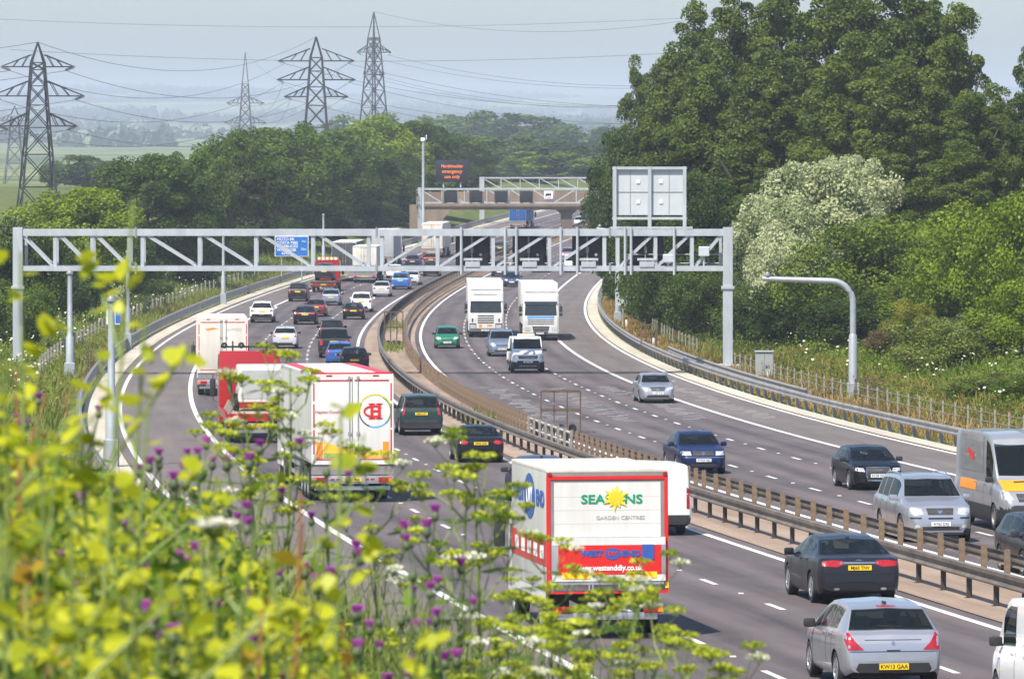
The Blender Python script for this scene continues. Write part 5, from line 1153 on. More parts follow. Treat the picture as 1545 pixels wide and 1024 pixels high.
C_('passat', white_p, 'white saloon just left above the bright blue people carrier', 594, 420, 1, name='saloon_car')
C_('mpv', black_p, 'black people carrier by the central barrier seen under the gantry beam', 650, 417, 1, name='people_carrier')
C_('small', burgundy, 'distant red car seen through the gantry lattice behind a white lorry', 650, 401, 1, name='hatchback')
C_('small', navy, 'distant blue car left of the red car behind the gantry lattice', 622, 404, 1, name='hatchback')
C_('mpv', darkgrey, 'distant dark car in front of the left black signal panel', 754, 385, 1, name='people_carrier')
# right carriageway, driving towards the camera (pixel = middle of the nose where it meets the road)
C_('suv', silver, 'silver seven seat off-roader with slashed grille badge passing behind the posts', 1420, 820, -1, name='off_roader', plate='AY62 DXJ', wheel_style=6)
C_('a3', black_p, 'black hatchback with tall chrome framed grille driving towards the camera', 1326, 741, -1, name='hatchback', plate='KC58 DXA', wheel_style=9)
C_('passat', navy, 'navy blue saloon with chrome badge driving towards the camera near the barrier', 1062, 716, -1, name='saloon_car', plate='WV54 GKJ', wheel_style=8)
C_('merc', silver, 'silver saloon alone near the shoulder line driving towards the camera', 993, 609, -1, name='saloon_car', plate='LN09 KXB', wheel_style=8)
C_('small', green_p, 'bright green hatchback in the lane next to the central reservation', 675, 526, -1, name='hatchback', plate='T48 HRM')
C_('mpv', bluegrey, 'silver blue people carrier tucked behind the white pickup truck', 758, 538, -1, name='people_carrier', plate='KX05 LDO')
C_('passat', navy, 'dark blue car just beyond the white rigid lorry on the right carriageway', 717, 441, -1, name='saloon_car')
C_('passat', navy, 'navy car between the two white lorries further up the right carriageway', 772, 433, -1, name='saloon_car')
C_('mpv', darkgrey, 'dark car half hidden under the gantry beam left of centre', 753, 417, -1, name='people_carrier')
C_('offroad', black_p, 'black off-roader partly hidden by the middle of the gantry beam', 814, 411, -1, name='off_roader')
C_('vanlet', white_p, 'white van partly hidden by the gantry beam near the shoulder', 863, 411, -1, cat='van', name='panel_van')
C_('small', pinkish, 'violet car behind the gantry lattice near the right hand signal', 856, 392, -1, name='hatchback')
C_('small', palesilver, 'pale car far off beside the bridge pier on the right carriageway', 873, 341, -1, name='hatchback')
C_('small', darkgrey, 'dark grey car just showing at the right frame edge behind the barrier posts', 1606, 872, -1, name='hatchback')
# ================================================================== lorries and large vans
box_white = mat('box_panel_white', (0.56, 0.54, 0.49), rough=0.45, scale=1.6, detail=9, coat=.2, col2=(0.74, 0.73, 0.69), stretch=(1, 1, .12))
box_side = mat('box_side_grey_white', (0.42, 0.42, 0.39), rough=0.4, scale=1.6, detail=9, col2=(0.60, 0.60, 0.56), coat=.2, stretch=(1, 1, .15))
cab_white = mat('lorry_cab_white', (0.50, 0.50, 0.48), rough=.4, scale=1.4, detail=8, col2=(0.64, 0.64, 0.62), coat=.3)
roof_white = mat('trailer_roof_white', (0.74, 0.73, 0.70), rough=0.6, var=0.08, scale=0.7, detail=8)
dirty_white = mat('dirty_white_panel', (0.50, 0.46, 0.38), rough=0.6, scale=1.5, detail=9, col2=(0.70, 0.67, 0.60), stretch=(1, 1, .15))
sign_red = mat('sign_red', (0.62, 0.016, 0.014), rough=0.4, var=0.06)
red_trim = mat('red_trim', (0.50, 0.012, 0.02), rough=0.4, var=0.08)
sign_blue = mat('lettering_blue', (0.03, 0.09, 0.33), rough=0.5, var=0.06)
sign_green = mat('lettering_green', (0.0, 0.26, 0.11), rough=0.5, var=0.06)
sun_yellow = mat('sun_yellow', (0.86, 0.62, 0.01), rough=0.5, var=0.06)
orange_m = mat('marker_orange', (0.85, 0.27, 0.01), rough=0.45, var=0.08)
pale_ink = mat('grey_lettering', (0.42, 0.42, 0.42), rough=0.6)
chassis_m = mat('chassis_black', (0.018, 0.018, 0.02), rough=0.7, var=0.3)
alu = mat('aluminium', (0.52, 0.52, 0.52), rough=0.35, metal=0.7, var=0.15, scale=2)
grey_frame = mat('grey_frame', (0.22, 0.20, 0.19), rough=0.5)
curtain_dark = mat('dark_curtain', (0.028, 0.03, 0.035), rough=0.6, scale=0.8, col2=(0.06, 0.06, 0.065))
curtain_blue = mat('blue_curtain', (0.012, 0.085, 0.30), rough=0.55, var=0.12)
tarp_grey = mat('grey_curtain', (0.36, 0.37, 0.37), rough=0.6, var=0.1)
lorry_red = paint('lorry_red', (0.36, 0.007, 0.009))
UP = (R(90), 0, 0)
def boxo(name, m, root, *a, b=0.0, mi=0):
    mb = MB()
    (mb.bbox(*a, b) if b else mb.box(*a)); return mb.build(name, m, root, smooth=40 if b else 0)
def axle(root, y, W, r=.5, dual=True):
    for sd in (1, -1):
        wheel(r, .30, 'truck', root, sd*(W/2 - .19), y)
def chassis(root, y0, y1, zt, W):
    mb = MB()
    for sd in (1, -1): mb.box(sd*.42 - .05, sd*.42 + .05, y0, y1, zt - .28, zt)
    y = y0 + .4
    while y < y1: mb.box(-.40, .40, y, y + .1, zt - .22, zt - .06); y += 1.4
    mb.build('chassis', chassis_m, root)
def place_tail(X, Y): return (X, Y, zr(Y) + .004), heading(X, Y)
def lean(t_, Yc): t_.rotation_euler.x = tilt(Yc, t_.rotation_euler.z); return t_
def cab_block(root, y0, L, W, z0, z1, m, mirrors=True, rear_only=True):
    # cab seen from behind: shell with raked front, side windows, mirrors on arms
    mb = MB(); prof = [(y0, z0), (y0, z1), (y0 + L*.62, z1), (y0 + L*.9, z1 - .45), (y0 + L, z0 + .95), (y0 + L, z0)]
    mb.prism(prof, -W/2, W/2, axis='x'); o = mb.build('cab', m, root)
    bm = bmesh.new(); bm.from_mesh(o.data); bmesh.ops.bevel(bm, geom=list(bm.edges), offset=.06, segments=2, affect='EDGES'); bm.to_mesh(o.data); bm.free()
    mb = MB()
    for sd in (1, -1): mb.box(sd*W/2 - .004, sd*W/2 + .008, y0 + L*.45, y0 + L*.82, z0 + 1.0, z1 - .55)
    mb.build('side_window', cab_glass, root)
    mb = MB(); mb.add([(-W*.45, y0 + L + .012, z0 + 1.0), (W*.45, y0 + L + .012, z0 + 1.0), (W*.42, y0 + L*.91 + .012, z1 - .46), (-W*.42, y0 + L*.91 + .012, z1 - .46)], [(0, 1, 2, 3)]); mb.build('windscreen', cab_glass, root, fixn=False)
    if mirrors:
        for sd in (1, -1):
            mb = MB(); mb.bbox(sd*(W/2 + .2) - .12, sd*(W/2 + .2) + .12, y0 + L*.86, y0 + L*.95, z0 + 1.0, z0 + 1.75, .05)
            mb.tube([(sd*W*.48, y0 + L*.85, z0 + 1.85), (sd*(W/2 + .18), y0 + L*.9, z0 + 1.95), (sd*(W/2 + .2), y0 + L*.9, z0 + 1.7)], .022, 6)
            mb.tube([(sd*(W/2 + .2), y0 + L*.9, z0 + 1.05), (sd*(W/2 + .17), y0 + L*.9, z0 + .85), (sd*W*.48, y0 + L*.88, z0 + .78)], .02, 6)
            mb.build('wing_mirror', black_trim, root, smooth=50)
def rear_lamps(root, W, z, y=-.02, w_=.38, h=.14):
    for sd in (1, -1):
        mb = MB(); mb.bbox(sd*(W/2 - w_/2 - .05) - w_/2, sd*(W/2 - w_/2 - .05) + w_/2, y - .05, y + .04, z - h/2, z + h/2, .015)
        o = mb.build('tail_light', lamp_red, root)
        c = sd*(W/2 - .10); mb = MB(); mb.box(c - .05, c + .05, y - .056, y - .048, z - h*.35, z + h*.35); mb.build('indicator', lamp_amber, o)
def sunburst(root, cx, cz, r0, r1, y, n=12):
    mb = MB(); pts = []
    for k in range(2*n):
        a = math.pi*k/n + .15; rr = r0*1.05 if k % 2 == 0 else r1*(1.0 if k % 4 == 1 else .78)
        pts.append((cx + rr*math.cos(a), cz + rr*math.sin(a)))
    mb.prism(pts, y - .004, y, axis='y'); o = mb.build('sun_emblem', sun_yellow, root)
    mb = MB(); mb.prism([(cx + r0*math.cos(2*math.pi*k/24), cz + r0*math.sin(2*math.pi*k/24)) for k in range(24)], y - .008, y - .003, axis='y'); mb.build('sun_disc', mat('sun_orange', (.86, .50, .02), rough=.5), o)
    return o
def disc(name, cx, cz, a, b, y, m, root, th=.004, axis='y', n=28):
    mb = MB(); mb.prism([(cx + a*math.cos(2*math.pi*k/n), cz + b*math.sin(2*math.pi*k/n)) for k in range(n)], y - th, y, axis=axis); return mb.build(name, m, root)
def ring(name, cx, cz, r, w_, y, m, root, a0=0, a1=360, n=40):
    mb = MB(); P_ = []
    for k in range(n + 1):
        a = R(a0 + (a1 - a0)*k/n); P_.append([(cx + q*math.cos(a), y, cz + q*math.sin(a)) for q in (r, r + w_)])
    mb.grid(P_); return mb.build(name, m, root, fixn=False)
# ---------------------------------------------------------------- garden centre box truck
def garden_truck():
    X, Y = unp(917, 962); loc, th = place_tail(X, Y)
    t_ = thing('box_truck', 'white box truck with red framed rear, yellow sun emblem and green garden centre lettering', 'truck', loc, th); lean(t_, Y + 3)
    W, z0, z1, L = 2.44, .92, 3.30, 5.6; h = W/2
    boxo('cargo_box', [box_side], t_, -h, h, .02, L, z0, z1, b=.03)
    boxo('roof_edge', dirty_white, t_, -h - .005, h + .005, .0, L, z1 - .02, z1 + .06, b=.02)
    mb = MB()
    for a in ((-h, -h + .075), (h - .075, h)): mb.box(*a, -.03, .03, z0 - .04, z1 - .09)
    mb.box(-h + .075, h - .075, -.03, .03, z1 - .16, z1 - .09); mb.box(-h + .075, h - .075, -.03, .03, z0 - .04, z0 + .0); mb.build('door_frame', sign_red, t_)
    mb = MB()
    for a in ((-h + .075, -h + .15), (h - .15, h - .075)): mb.box(*a, -.012, .02, z0, z1 - .16)
    mb.box(-h, h, -.02, .03, z1 - .09, z1 - .02); mb.box(-h + .15, h - .15, -.012, .02, z1 - .21, z1 - .16); mb.build('grey_surround', grey_frame, t_)
    sh = boxo('roller_shutter', box_white, t_, -h + .15, h - .15, -.008, .02, 2.0, z1 - .21)
    mb = MB()
    for k in range(1, 4): mb.box(-h + .15, h - .15, -.0095, -.0075, 2.0 + k*.265 - .004, 2.0 + k*.265 + .004)
    mb.build('shutter_joint', pale_ink, sh)
    for x in (-1.16, 1.16): disc('marker_lamp', x, z1 - .05, .05, .035, -.02, lamp_red, t_, .03)
    put_text('SEASONS', .245, sign_green, t_, (.09, -.014, 2.74), UP, bold=.006, sx=1.22, name='lettering')
    sunburst(t_, .17, 2.77, .135, .27, -.022)
    put_text('GARDEN CENTRES', .105, pale_ink, t_, (.26, -.014, 2.38), UP, sx=1.1)
    put_text('... for', .08, pale_ink, t_, (-.20, -.014, 2.95), UP) if False else None
    tl = boxo('tail_lift', alu, t_, -h + .09, h - .06, -.10, -.035, 1.12, 2.0, b=.012)
    boxo('red_panel', sign_red, tl, -h + .22, h - .15, -.108, -.1, 1.26, 1.84)
    boxo('white_panel', box_white, tl, -h + .10, h - .07, -.107, -.1, 1.845, 1.99)
    boxo('white_panel', box_white, tl, -h + .10, h - .07, -.107, -.1, 1.13, 1.25)
    for x0, x1 in ((-.92, -.36), (.42, .98)): 
        boxo('warning_panel', orange_m if x0 > 5 else sun_yellow, tl, x0, x1, -.114, -.106, 1.18, 1.31)
        mb = MB()
        for k in range(3):
            q = x0 + .08 + k*.18; mb.add([(q, -.116, 1.18), (q + .06, -.116, 1.18), (q - .02, -.116, 1.31), (q - .08, -.116, 1.31)], [(0, 1, 2, 3)])
        mb.build('warning_stripe', orange_m, tl, fixn=False)
    disc('emblem_oval', .09, 1.67, .165, .115, -.112, sign_blue, tl)
    put_text('WEST', .155, sign_blue, tl, (-.33, -.114, 1.67), UP, bold=.010, sx=1.1); put_text('END', .155, sign_blue, tl, (.46, -.114, 1.67), UP, bold=.010, sx=1.2); put_text('DIY', .11, sign_red, tl, (.09, -.118, 1.67), UP, bold=.006)
    put_text('www.westenddiy.co.uk', .155, white_ink, tl, (.02, -.114, 1.39), UP, bold=.004, sx=.92)
    boxo('document_pouch', sign_blue, tl, .68, .92, -.125, -.11, 1.56, 1.85)
    mb = MB()
    for x in (-.4, -.33, .2, .27): mb.box(x, x + .03, -.14, -.05, .95, 1.1)
    mb.box(-h + .1, h - .1, -.09, -.03, 1.06, 1.12); mb.build('lift_hinge', alu, tl)
    boxo('yellow_corner', sun_yellow, t_, h - .07, h + .0, -.045, -.03, .98, 1.1)
    number_plate(t_, .68, -.06, .80, -1, 'DX03 KOA', plate_y, w_=.52, h=.115)
    boxo('rear_bumper', alu, t_, -1.0, 1.0, -.02, .08, .36, .50, b=.01)
    rear_lamps(t_, 2.3, .56); chassis(t_, .1, L + 1.6, .9, W)
    for sd in (1, -1): boxo('mudflap', chassis_m, t_, sd*.9 - .22, sd*.9 + .22, .68, .70, .3, .82)
    # near side: oval emblem, lettering, red band with small notices
    xs = -h - .004; SD = (R(90), 0, R(-90))
    def side_rect(nm, m, ya, yb, za, zb, k=1, par=None): mb = MB(); mb.box(xs - .004*k, xs - .001, ya, yb, za, zb); return mb.build(nm, m, par or t_)
    rb = side_rect('red_band', red_trim, .05, L, 1.42, 1.95)
    for k in range(5): side_rect('white_notice', white_ink, .4 + k*1.0, .95 + k*1.0, 1.55, 1.82, 2, rb)
    mb = MB(); mb.prism([(2.6 + .85*math.cos(2*math.pi*k/28), 2.72 + .46*math.sin(2*math.pi*k/28)) for k in range(28)], xs - .006, xs, axis='x'); mb.build('emblem_oval', sign_blue, t_)
    put_text('DIY', .62, white_ink, t_, (xs - .008, 2.6, 2.72), SD, bold=.02, sx=1.0)
    put_text('WEST', .42, sign_blue, t_, (xs - .004, 4.35, 2.72), SD, bold=.02, sx=1.5); put_text('END', .42, sign_blue, t_, (xs - .004, .92, 2.72), SD, bold=.02, sx=1.5)
    side_rect('side_skirt', box_white, .1, L, .74, .92, 3)
    boxo('fuel_tank', alu, t_, -1.12, -.7, 2.6, 3.4, .45, .88, b=.05); boxo('side_guard', alu, t_, -1.18, -1.14, .4, 2.4, .55, .68)
    cab_block(t_, L + .1, 1.75, 2.15, .45, 2.5, white_p)
    axle(t_, 1.35, 2.4, .42); axle(t_, L + 1.0, 2.2, .42)
garden_truck()
# ---------------------------------------------------------------- articulated trailer with round emblem
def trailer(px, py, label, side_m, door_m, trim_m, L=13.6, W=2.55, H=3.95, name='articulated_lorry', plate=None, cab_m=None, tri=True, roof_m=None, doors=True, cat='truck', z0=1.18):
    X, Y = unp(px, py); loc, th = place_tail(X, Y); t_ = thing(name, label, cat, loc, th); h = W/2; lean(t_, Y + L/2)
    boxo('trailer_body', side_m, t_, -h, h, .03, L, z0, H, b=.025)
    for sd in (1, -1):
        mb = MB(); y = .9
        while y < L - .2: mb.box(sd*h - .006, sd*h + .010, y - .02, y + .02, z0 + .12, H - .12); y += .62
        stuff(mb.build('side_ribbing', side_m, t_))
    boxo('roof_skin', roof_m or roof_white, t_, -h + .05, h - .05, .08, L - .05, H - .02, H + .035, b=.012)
    if doors:
        for sd in (1, -1): boxo('rear_door', door_m, t_, min(sd*.012, sd*(h - .04)), max(sd*.012, sd*(h - .04)), -.03, .03, z0 + .10, H - .09, b=.008)
        for x in (-.36, -.10, .14, .40) if not tri else (-.10, .17):
            mb = MB(); mb.tube([(x, -.055, z0 + .04), (x, -.055, H - .05)], .018, 6)
            for z in (z0 + .12, z0 + .95, H - .95, H - .12): mb.box(x - .05, x + .05, -.07, -.03, z - .04, z + .04)
            mb.build('lock_rod', alu, t_)
    mb = MB()
    mb.box(-h, h, -.035, .06, z0 - .02, z0 + .10); mb.box(-h, h, -.03, .06, H - .10, H); mb.box(-h, -h + .045, -.033, .05, z0, H); mb.box(h - .045, h, -.033, .05, z0, H); mb.build('rear_frame', alu if trim_m is None else door_m, t_)
    if trim_m:
        mb = MB(); e = .012
        for sd in (1, -1):
            x = sd*(h - .075)
            for a, b in ((.30, 1.05), (1.12, 1.85), (1.95, H - z0 - .28)): mb.box(x - .02, x + .02, -.042, -.03, z0 + a, z0 + b)
        for a, b in ((-h + .14, -.02), (.06, h - .14)): mb.box(a, b, -.042, -.03, H - .215, H - .175); mb.box(a, b, -.042, -.03, z0 + .12, z0 + .15)
        mb.build('reflective_strip', trim_m, t_)
    for x in (-h + .55, h - .55): boxo('marker_lamp', lamp_red, t_, x - .09, x + .09, -.04, -.028, H - .07, H - .03)
    boxo('rear_crossmember', grey_frame, t_, -h, h, .0, .12, z0 - .34, z0 - .02)
    boxo('light_bar', alu, t_, -h, h, -.02, .1, z0 - .62, z0 - .37, b=.01); rear_lamps(t_, W, z0 - .50, w_=.42, h=.17)
    for x in (-.62, -.45, .45, .62): boxo('reflector', lamp_red, t_, x - .06, x + .06, -.03, -.018, z0 - .51, z0 - .46)
    if plate is not None: number_plate(t_, 0, -.035, z0 - .49, -1, plate, plate_y, w_=.56, h=.12)
    boxo('under_run_bar', alu, t_, -h + .1, h - .1, .06, .18, .36, .48, b=.01)
    chassis(t_, .1, L, z0, W)
    for y in (2.0, 3.3, 4.6) if tri else (1.6,): axle(t_, y, W, .5)
    for sd in (1, -1):
        for y in (1.35, 2.65, 3.95): boxo('mudflap', chassis_m, t_, sd*1.05 - .2, sd*1.05 + .2, y - .01, y + .01, .35, .95)
    mb = MB()
    for sd in (1, -1):
        for z in (.62, .95): mb.box(sd*(h - .06) - .02, sd*(h - .06) + .02, 5.6, L - 3.6, z - .06, z + .06)
    mb.build('side_guard', alu, t_)
    cm = cab_m or white_p
    cab_block(t_, L + .55, 2.0, 2.45, .5, H - .35, cm); axle(t_, L - .6, 2.5, .5); axle(t_, L + 1.7, 2.5, .5); chassis(t_, L - 1.6, L + 2.2, .95, 2.4)
    return t_
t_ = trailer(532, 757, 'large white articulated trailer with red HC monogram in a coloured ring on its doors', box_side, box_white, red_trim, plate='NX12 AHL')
for sd in (1, -1): boxo('roof_stripe', red_trim, t_, min(sd*.78, sd*1.2), max(sd*.78, sd*1.2), .06, 13.55, 3.986, 3.992)
boxo('roof_lip', red_trim, t_, -1.27, 1.27, -.02, .08, 3.94, 4.0)
cx, cz = .70, 2.80
for a0, a1, mm in ((20, 150, sun_yellow), (-50, 60, mat('ring_green', (.02, .35, .16), rough=.5)), (-110, -20, mat('ring_blue', (.08, .40, .72), rough=.5)), (150, 250, mat('ring_dark', (.05, .05, .10), rough=.5))):
    ring('emblem_ring', cx, cz, .47 + (.03 if a0 == 20 else 0), .04, -.036 - .001*(a0 % 7), mm, t_, a0, a1)
mb = MB()      # interlocked letters of the monogram
for x in (-.10, .13): mb.box(cx + x - .045, cx + x + .045, -.046, -.038, cz - .24, cz + .24)
for x in (-.10, .13):
    for z in (-.24, .21): mb.box(cx + x - .10, cx + x + .10, -.046, -.038, cz + z, cz + z + .035)
mb.box(cx - .10, cx + .13, -.045, -.038, cz - .03, cz + .035); mb.build('monogram', sign_red, t_)
mb = MB(); P_ = []
for k in range(33):
    a = R(42 + 276*k/32); P_.append([(cx - .04 + (.27 + q)*math.cos(a), -.050, cz + (.135 + q)*math.sin(a)) for q in (0, .055)])
mb.grid(P_); mb.build('monogram', sign_red, t_, fixn=False)
put_text('Hayton Coulthard', .135, red_trim, t_, (-.66, -.036, 2.78), UP, sx=1.0); put_text('SCMT323', .10, red_trim, t_, (-.86, -.036, 2.12), UP, sx=1.1)
for sd in (1, -1): boxo('marker_board', orange_m, t_, sd*1.03 - .09, sd*1.03 + .09, -.046, -.03, 1.36, 1.86)
mb = MB(); mb.add([(-.9, -.036, 1.36), (.1, -.036, 1.36), (.1, -.036, 1.56), (-.9, -.036, 1.86)], [(0, 1, 2, 3)]); mb.add([(.16, -.036, 1.36), (.92, -.036, 1.36), (.92, -.036, 1.62), (.2, -.036, 1.46)], [(0, 1, 2, 3)]); mb.build('field_picture', mat('field_orange', (.80, .36, .02), rough=.5, scale=8, col2=(.80, .58, .05)), t_, fixn=False)
mb = MB(); mb.add([(-.9, -.039, 1.36), (.1, -.039, 1.36), (-.1, -.039, 1.50), (-.9, -.039, 1.52)], [(0, 1, 2, 3)]); mb.build('field_picture', mat('field_green', (.08, .30, .05), rough=.5, scale=14, col2=(.45, .42, .08)), t_, fixn=False)
t_ = trailer(336, 597, 'dirty white box trailer with red edged doors in the left lane beside the curve', dirty_white, dirty_white, red_trim, L=10.5, H=3.92, plate='MX08 FZC')
put_text('EXPRESS', .20, pale_ink, t_, (.6, -.034, 3.35), UP); mb = MB(); mb.prism([(-.9, 3.38), (-.5, 3.46), (-.2, 3.40), (-.5, 3.36), (-.75, 3.30)], -.038, -.03, 'y'); mb.build('emblem', orange_m, t_)
trailer(519, 425, 'dark grey curtain sided lorry partly hidden behind the white box lorry', curtain_dark, curtain_dark, None, L=12, H=4.1, plate='FJ57 WXZ')
t_ = trailer(550, 427, 'cream white box lorry with dark chassis in the middle lane under the gantry', dirty_white, dirty_white, None, L=9, W=2.5, H=3.75, plate='YN06 HKT', tri=False)
trailer(577, 403, 'grey high sided lorry seen through the gantry lattice', tarp_grey, tarp_grey, None, L=11, H=4.2, plate='PO55 RLU')
trailer(652, 389, 'white lorry with red edged tail far off below the bridge end', dirty_white, dirty_white, red_trim, L=12, H=4.2, plate='BX59 KTR')
t_ = trailer(781, 346, 'blue curtain sided lorry passing under the concrete bridge', curtain_blue, curtain_blue, None, L=13, H=4.1, plate='SN07 BWE')
disc('emblem', 0, 3.3, .55, .4, -.036, white_ink, t_); mb = MB(); mb.prism([(-.3, 3.4), (.3, 3.4), (0, 3.85)], -.045, -.037, 'y'); mb.build('emblem_point', sign_red, t_); put_text('HAULAGE', .3, white_ink, t_, (0, -.036, 2.55), UP) if False else None
# ---------------------------------------------------------------- red beavertail transporter with a white cab unit on its deck
def transporter():
    X, Y = unp(389, 668); loc, th = place_tail(X, Y); W = 2.5; h = W/2
    t_ = thing('transporter_truck', 'red flatbed transporter with tall red headboard and roof lamps', 'truck', loc, th); lean(t_, Y + 4)
    mb = MB(); mb.box(-h, h, 0, 7.2, 1.0, 1.14); mb.build('deck', mat('worn_deck', (.22, .15, .11), rough=.9, scale=1.5, col2=(.42, .36, .28)), t_)
    mb = MB()
    for sd in (1, -1): mb.box(sd*h - .04, sd*h + .04, 0, 7.2, .92, 1.22)
    mb.box(-h, h, -.04, .04, .86, 1.16); mb.build('deck_frame', lorry_red, t_)
    mb = MB()
    for k in range(6):
        for sd in (1, -1): mb.beam((sd*1.1, .6 + k*1.1, 1.14), (sd*.9, 1.1 + k*1.1, 1.5), .06)
    mb.build('lashing_bar', galv_dark, t_)
    boxo('headboard', lorry_red, t_, -h, h, 7.3, 7.5, 1.0, 3.5, b=.03)
    cab_block(t_, 7.7, 2.1, 2.5, .55, 3.4, lorry_red)
    mb = MB(); mb.tube([(-1.2, 7.5, 3.67), (1.2, 7.5, 3.67)], .04, 8)
    for x in (-1.05, -.35, .35, 1.05): mb.lathe([(-.12, .02), (-.10, .13), (.02, .13), (.08, .08)], 'y', 14, (x, 7.5, 3.73))
    for x in (-.7, .7): mb.box(x - .03, x + .03, 7.45, 7.55, 3.45, 3.9)
    mb.build('lamp_bar', chassis_m, t_, smooth=40)
    chassis(t_, .3, 9, 1.0, W); rear_lamps(t_, W, .72); boxo('under_run_bar', galv, t_, -1.1, 1.1, .0, .1, .4, .52)
    number_plate(t_, .0, -.03, .70, -1, 'RX10 DEF', plate_y)
    for y in (1.6, 2.8, 8.6): axle(t_, y, W, .48)
    # load
    fw = Vector((-math.sin(th), math.cos(th), 0)); c = Vector(loc) + fw*3.6 + Vector((math.cos(th)*.25, math.sin(th)*.25, 1.145))
    u = thing('lorry_cab', 'white lorry cab unit standing on the deck of the red transporter', 'cab', c - Vector((0, 0, 3.6*math.sin(-t_.rotation_euler.x))), th); lean(u, Y + 4)
    mb = MB(); mb.bbox(-.9, 1.1, -.1, 2.2, .35, 1.85, .1); mb.build('shell', box_white, u, smooth=40)
    for sd in (1, -1):
        xx = 1.1 if sd > 0 else -.9; boxo('side_window', cab_glass, u, xx - .008, xx + .008, 1.1, 1.9, .95, 1.6)
        mb = MB(); mb.bbox(sd*1.22 - .1, sd*1.22 + .1, -.18, -.08, .75, 1.5, .04); mb.build('wing_mirror', black_trim, u, smooth=40)
    mb = MB()
    for k in range(5): mb.box(-.86, 1.06, .1 + k*.45, .14 + k*.45, 1.845, 1.87)
    mb.build('roof_rib', tarp_grey, u); boxo('rear_panel', tarp_grey, u, -.75, .95, -.112, -.098, .5, 1.65); boxo('tail_light', lamp_red, u, .75, .95, -.125, -.11, .6, .8)
    for y in (.3, 1.7):
        for sd in (1, -1): wheel(.35, .22, 'truck', u, sd*.95, y)
transporter()
# ---------------------------------------------------------------- recovery truck carrying a car
def recovery():
    X, Y = unp(488, 441); loc, th = place_tail(X, Y); W = 2.45; h = W/2
    t_ = thing('recovery_truck', 'dark recovery truck with red striped light bar in the left lane under the gantry', 'truck', loc, th); lean(t_, Y + 4)
    boxo('deck', galv_dark, t_, -h, h, 0, 6.2, .95, 1.1); boxo('tail_board', chassis_m, t_, -h, h, -.06, 0, .5, 1.0)
    mb = MB()
    for k in range(8): mb.box(-h + .1 + k*.29, -h + .28 + k*.29, -.075, -.06, .62, .85)
    mb.build('red_marker', lamp_red, t_); number_plate(t_, 0, -.08, .74, -1, 'WA04 JKN', plate_y)
    mb = MB(); mb.box(-1.0, 1.0, 6.4, 6.7, 3.0, 3.25); mb.build('light_bar', orange_m, t_)
    mb = MB()
    for k in range(5): mb.box(-.95 + k*.4, -.75 + k*.4, 6.38, 6.4, 3.0, 3.25)
    mb.build('white_stripe', white_ink, t_)
    cab_block(t_, 6.4, 2.0, 2.3, .5, 2.95, lorry_red); chassis(t_, .2, 8, .95, W); axle(t_, 1.6, W, .45); axle(t_, 7.4, W, .45); rear_lamps(t_, W, .78, w_=.3)
    fw = Vector((-math.sin(th), math.cos(th), 0)); c = Vector(loc) + fw*2.9
    car('mpv', darkgrey, 'dark car carried on the deck of the recovery truck', 'car', c.x, c.y, zr(c.y) + 1.105, th, name='people_carrier')
recovery()
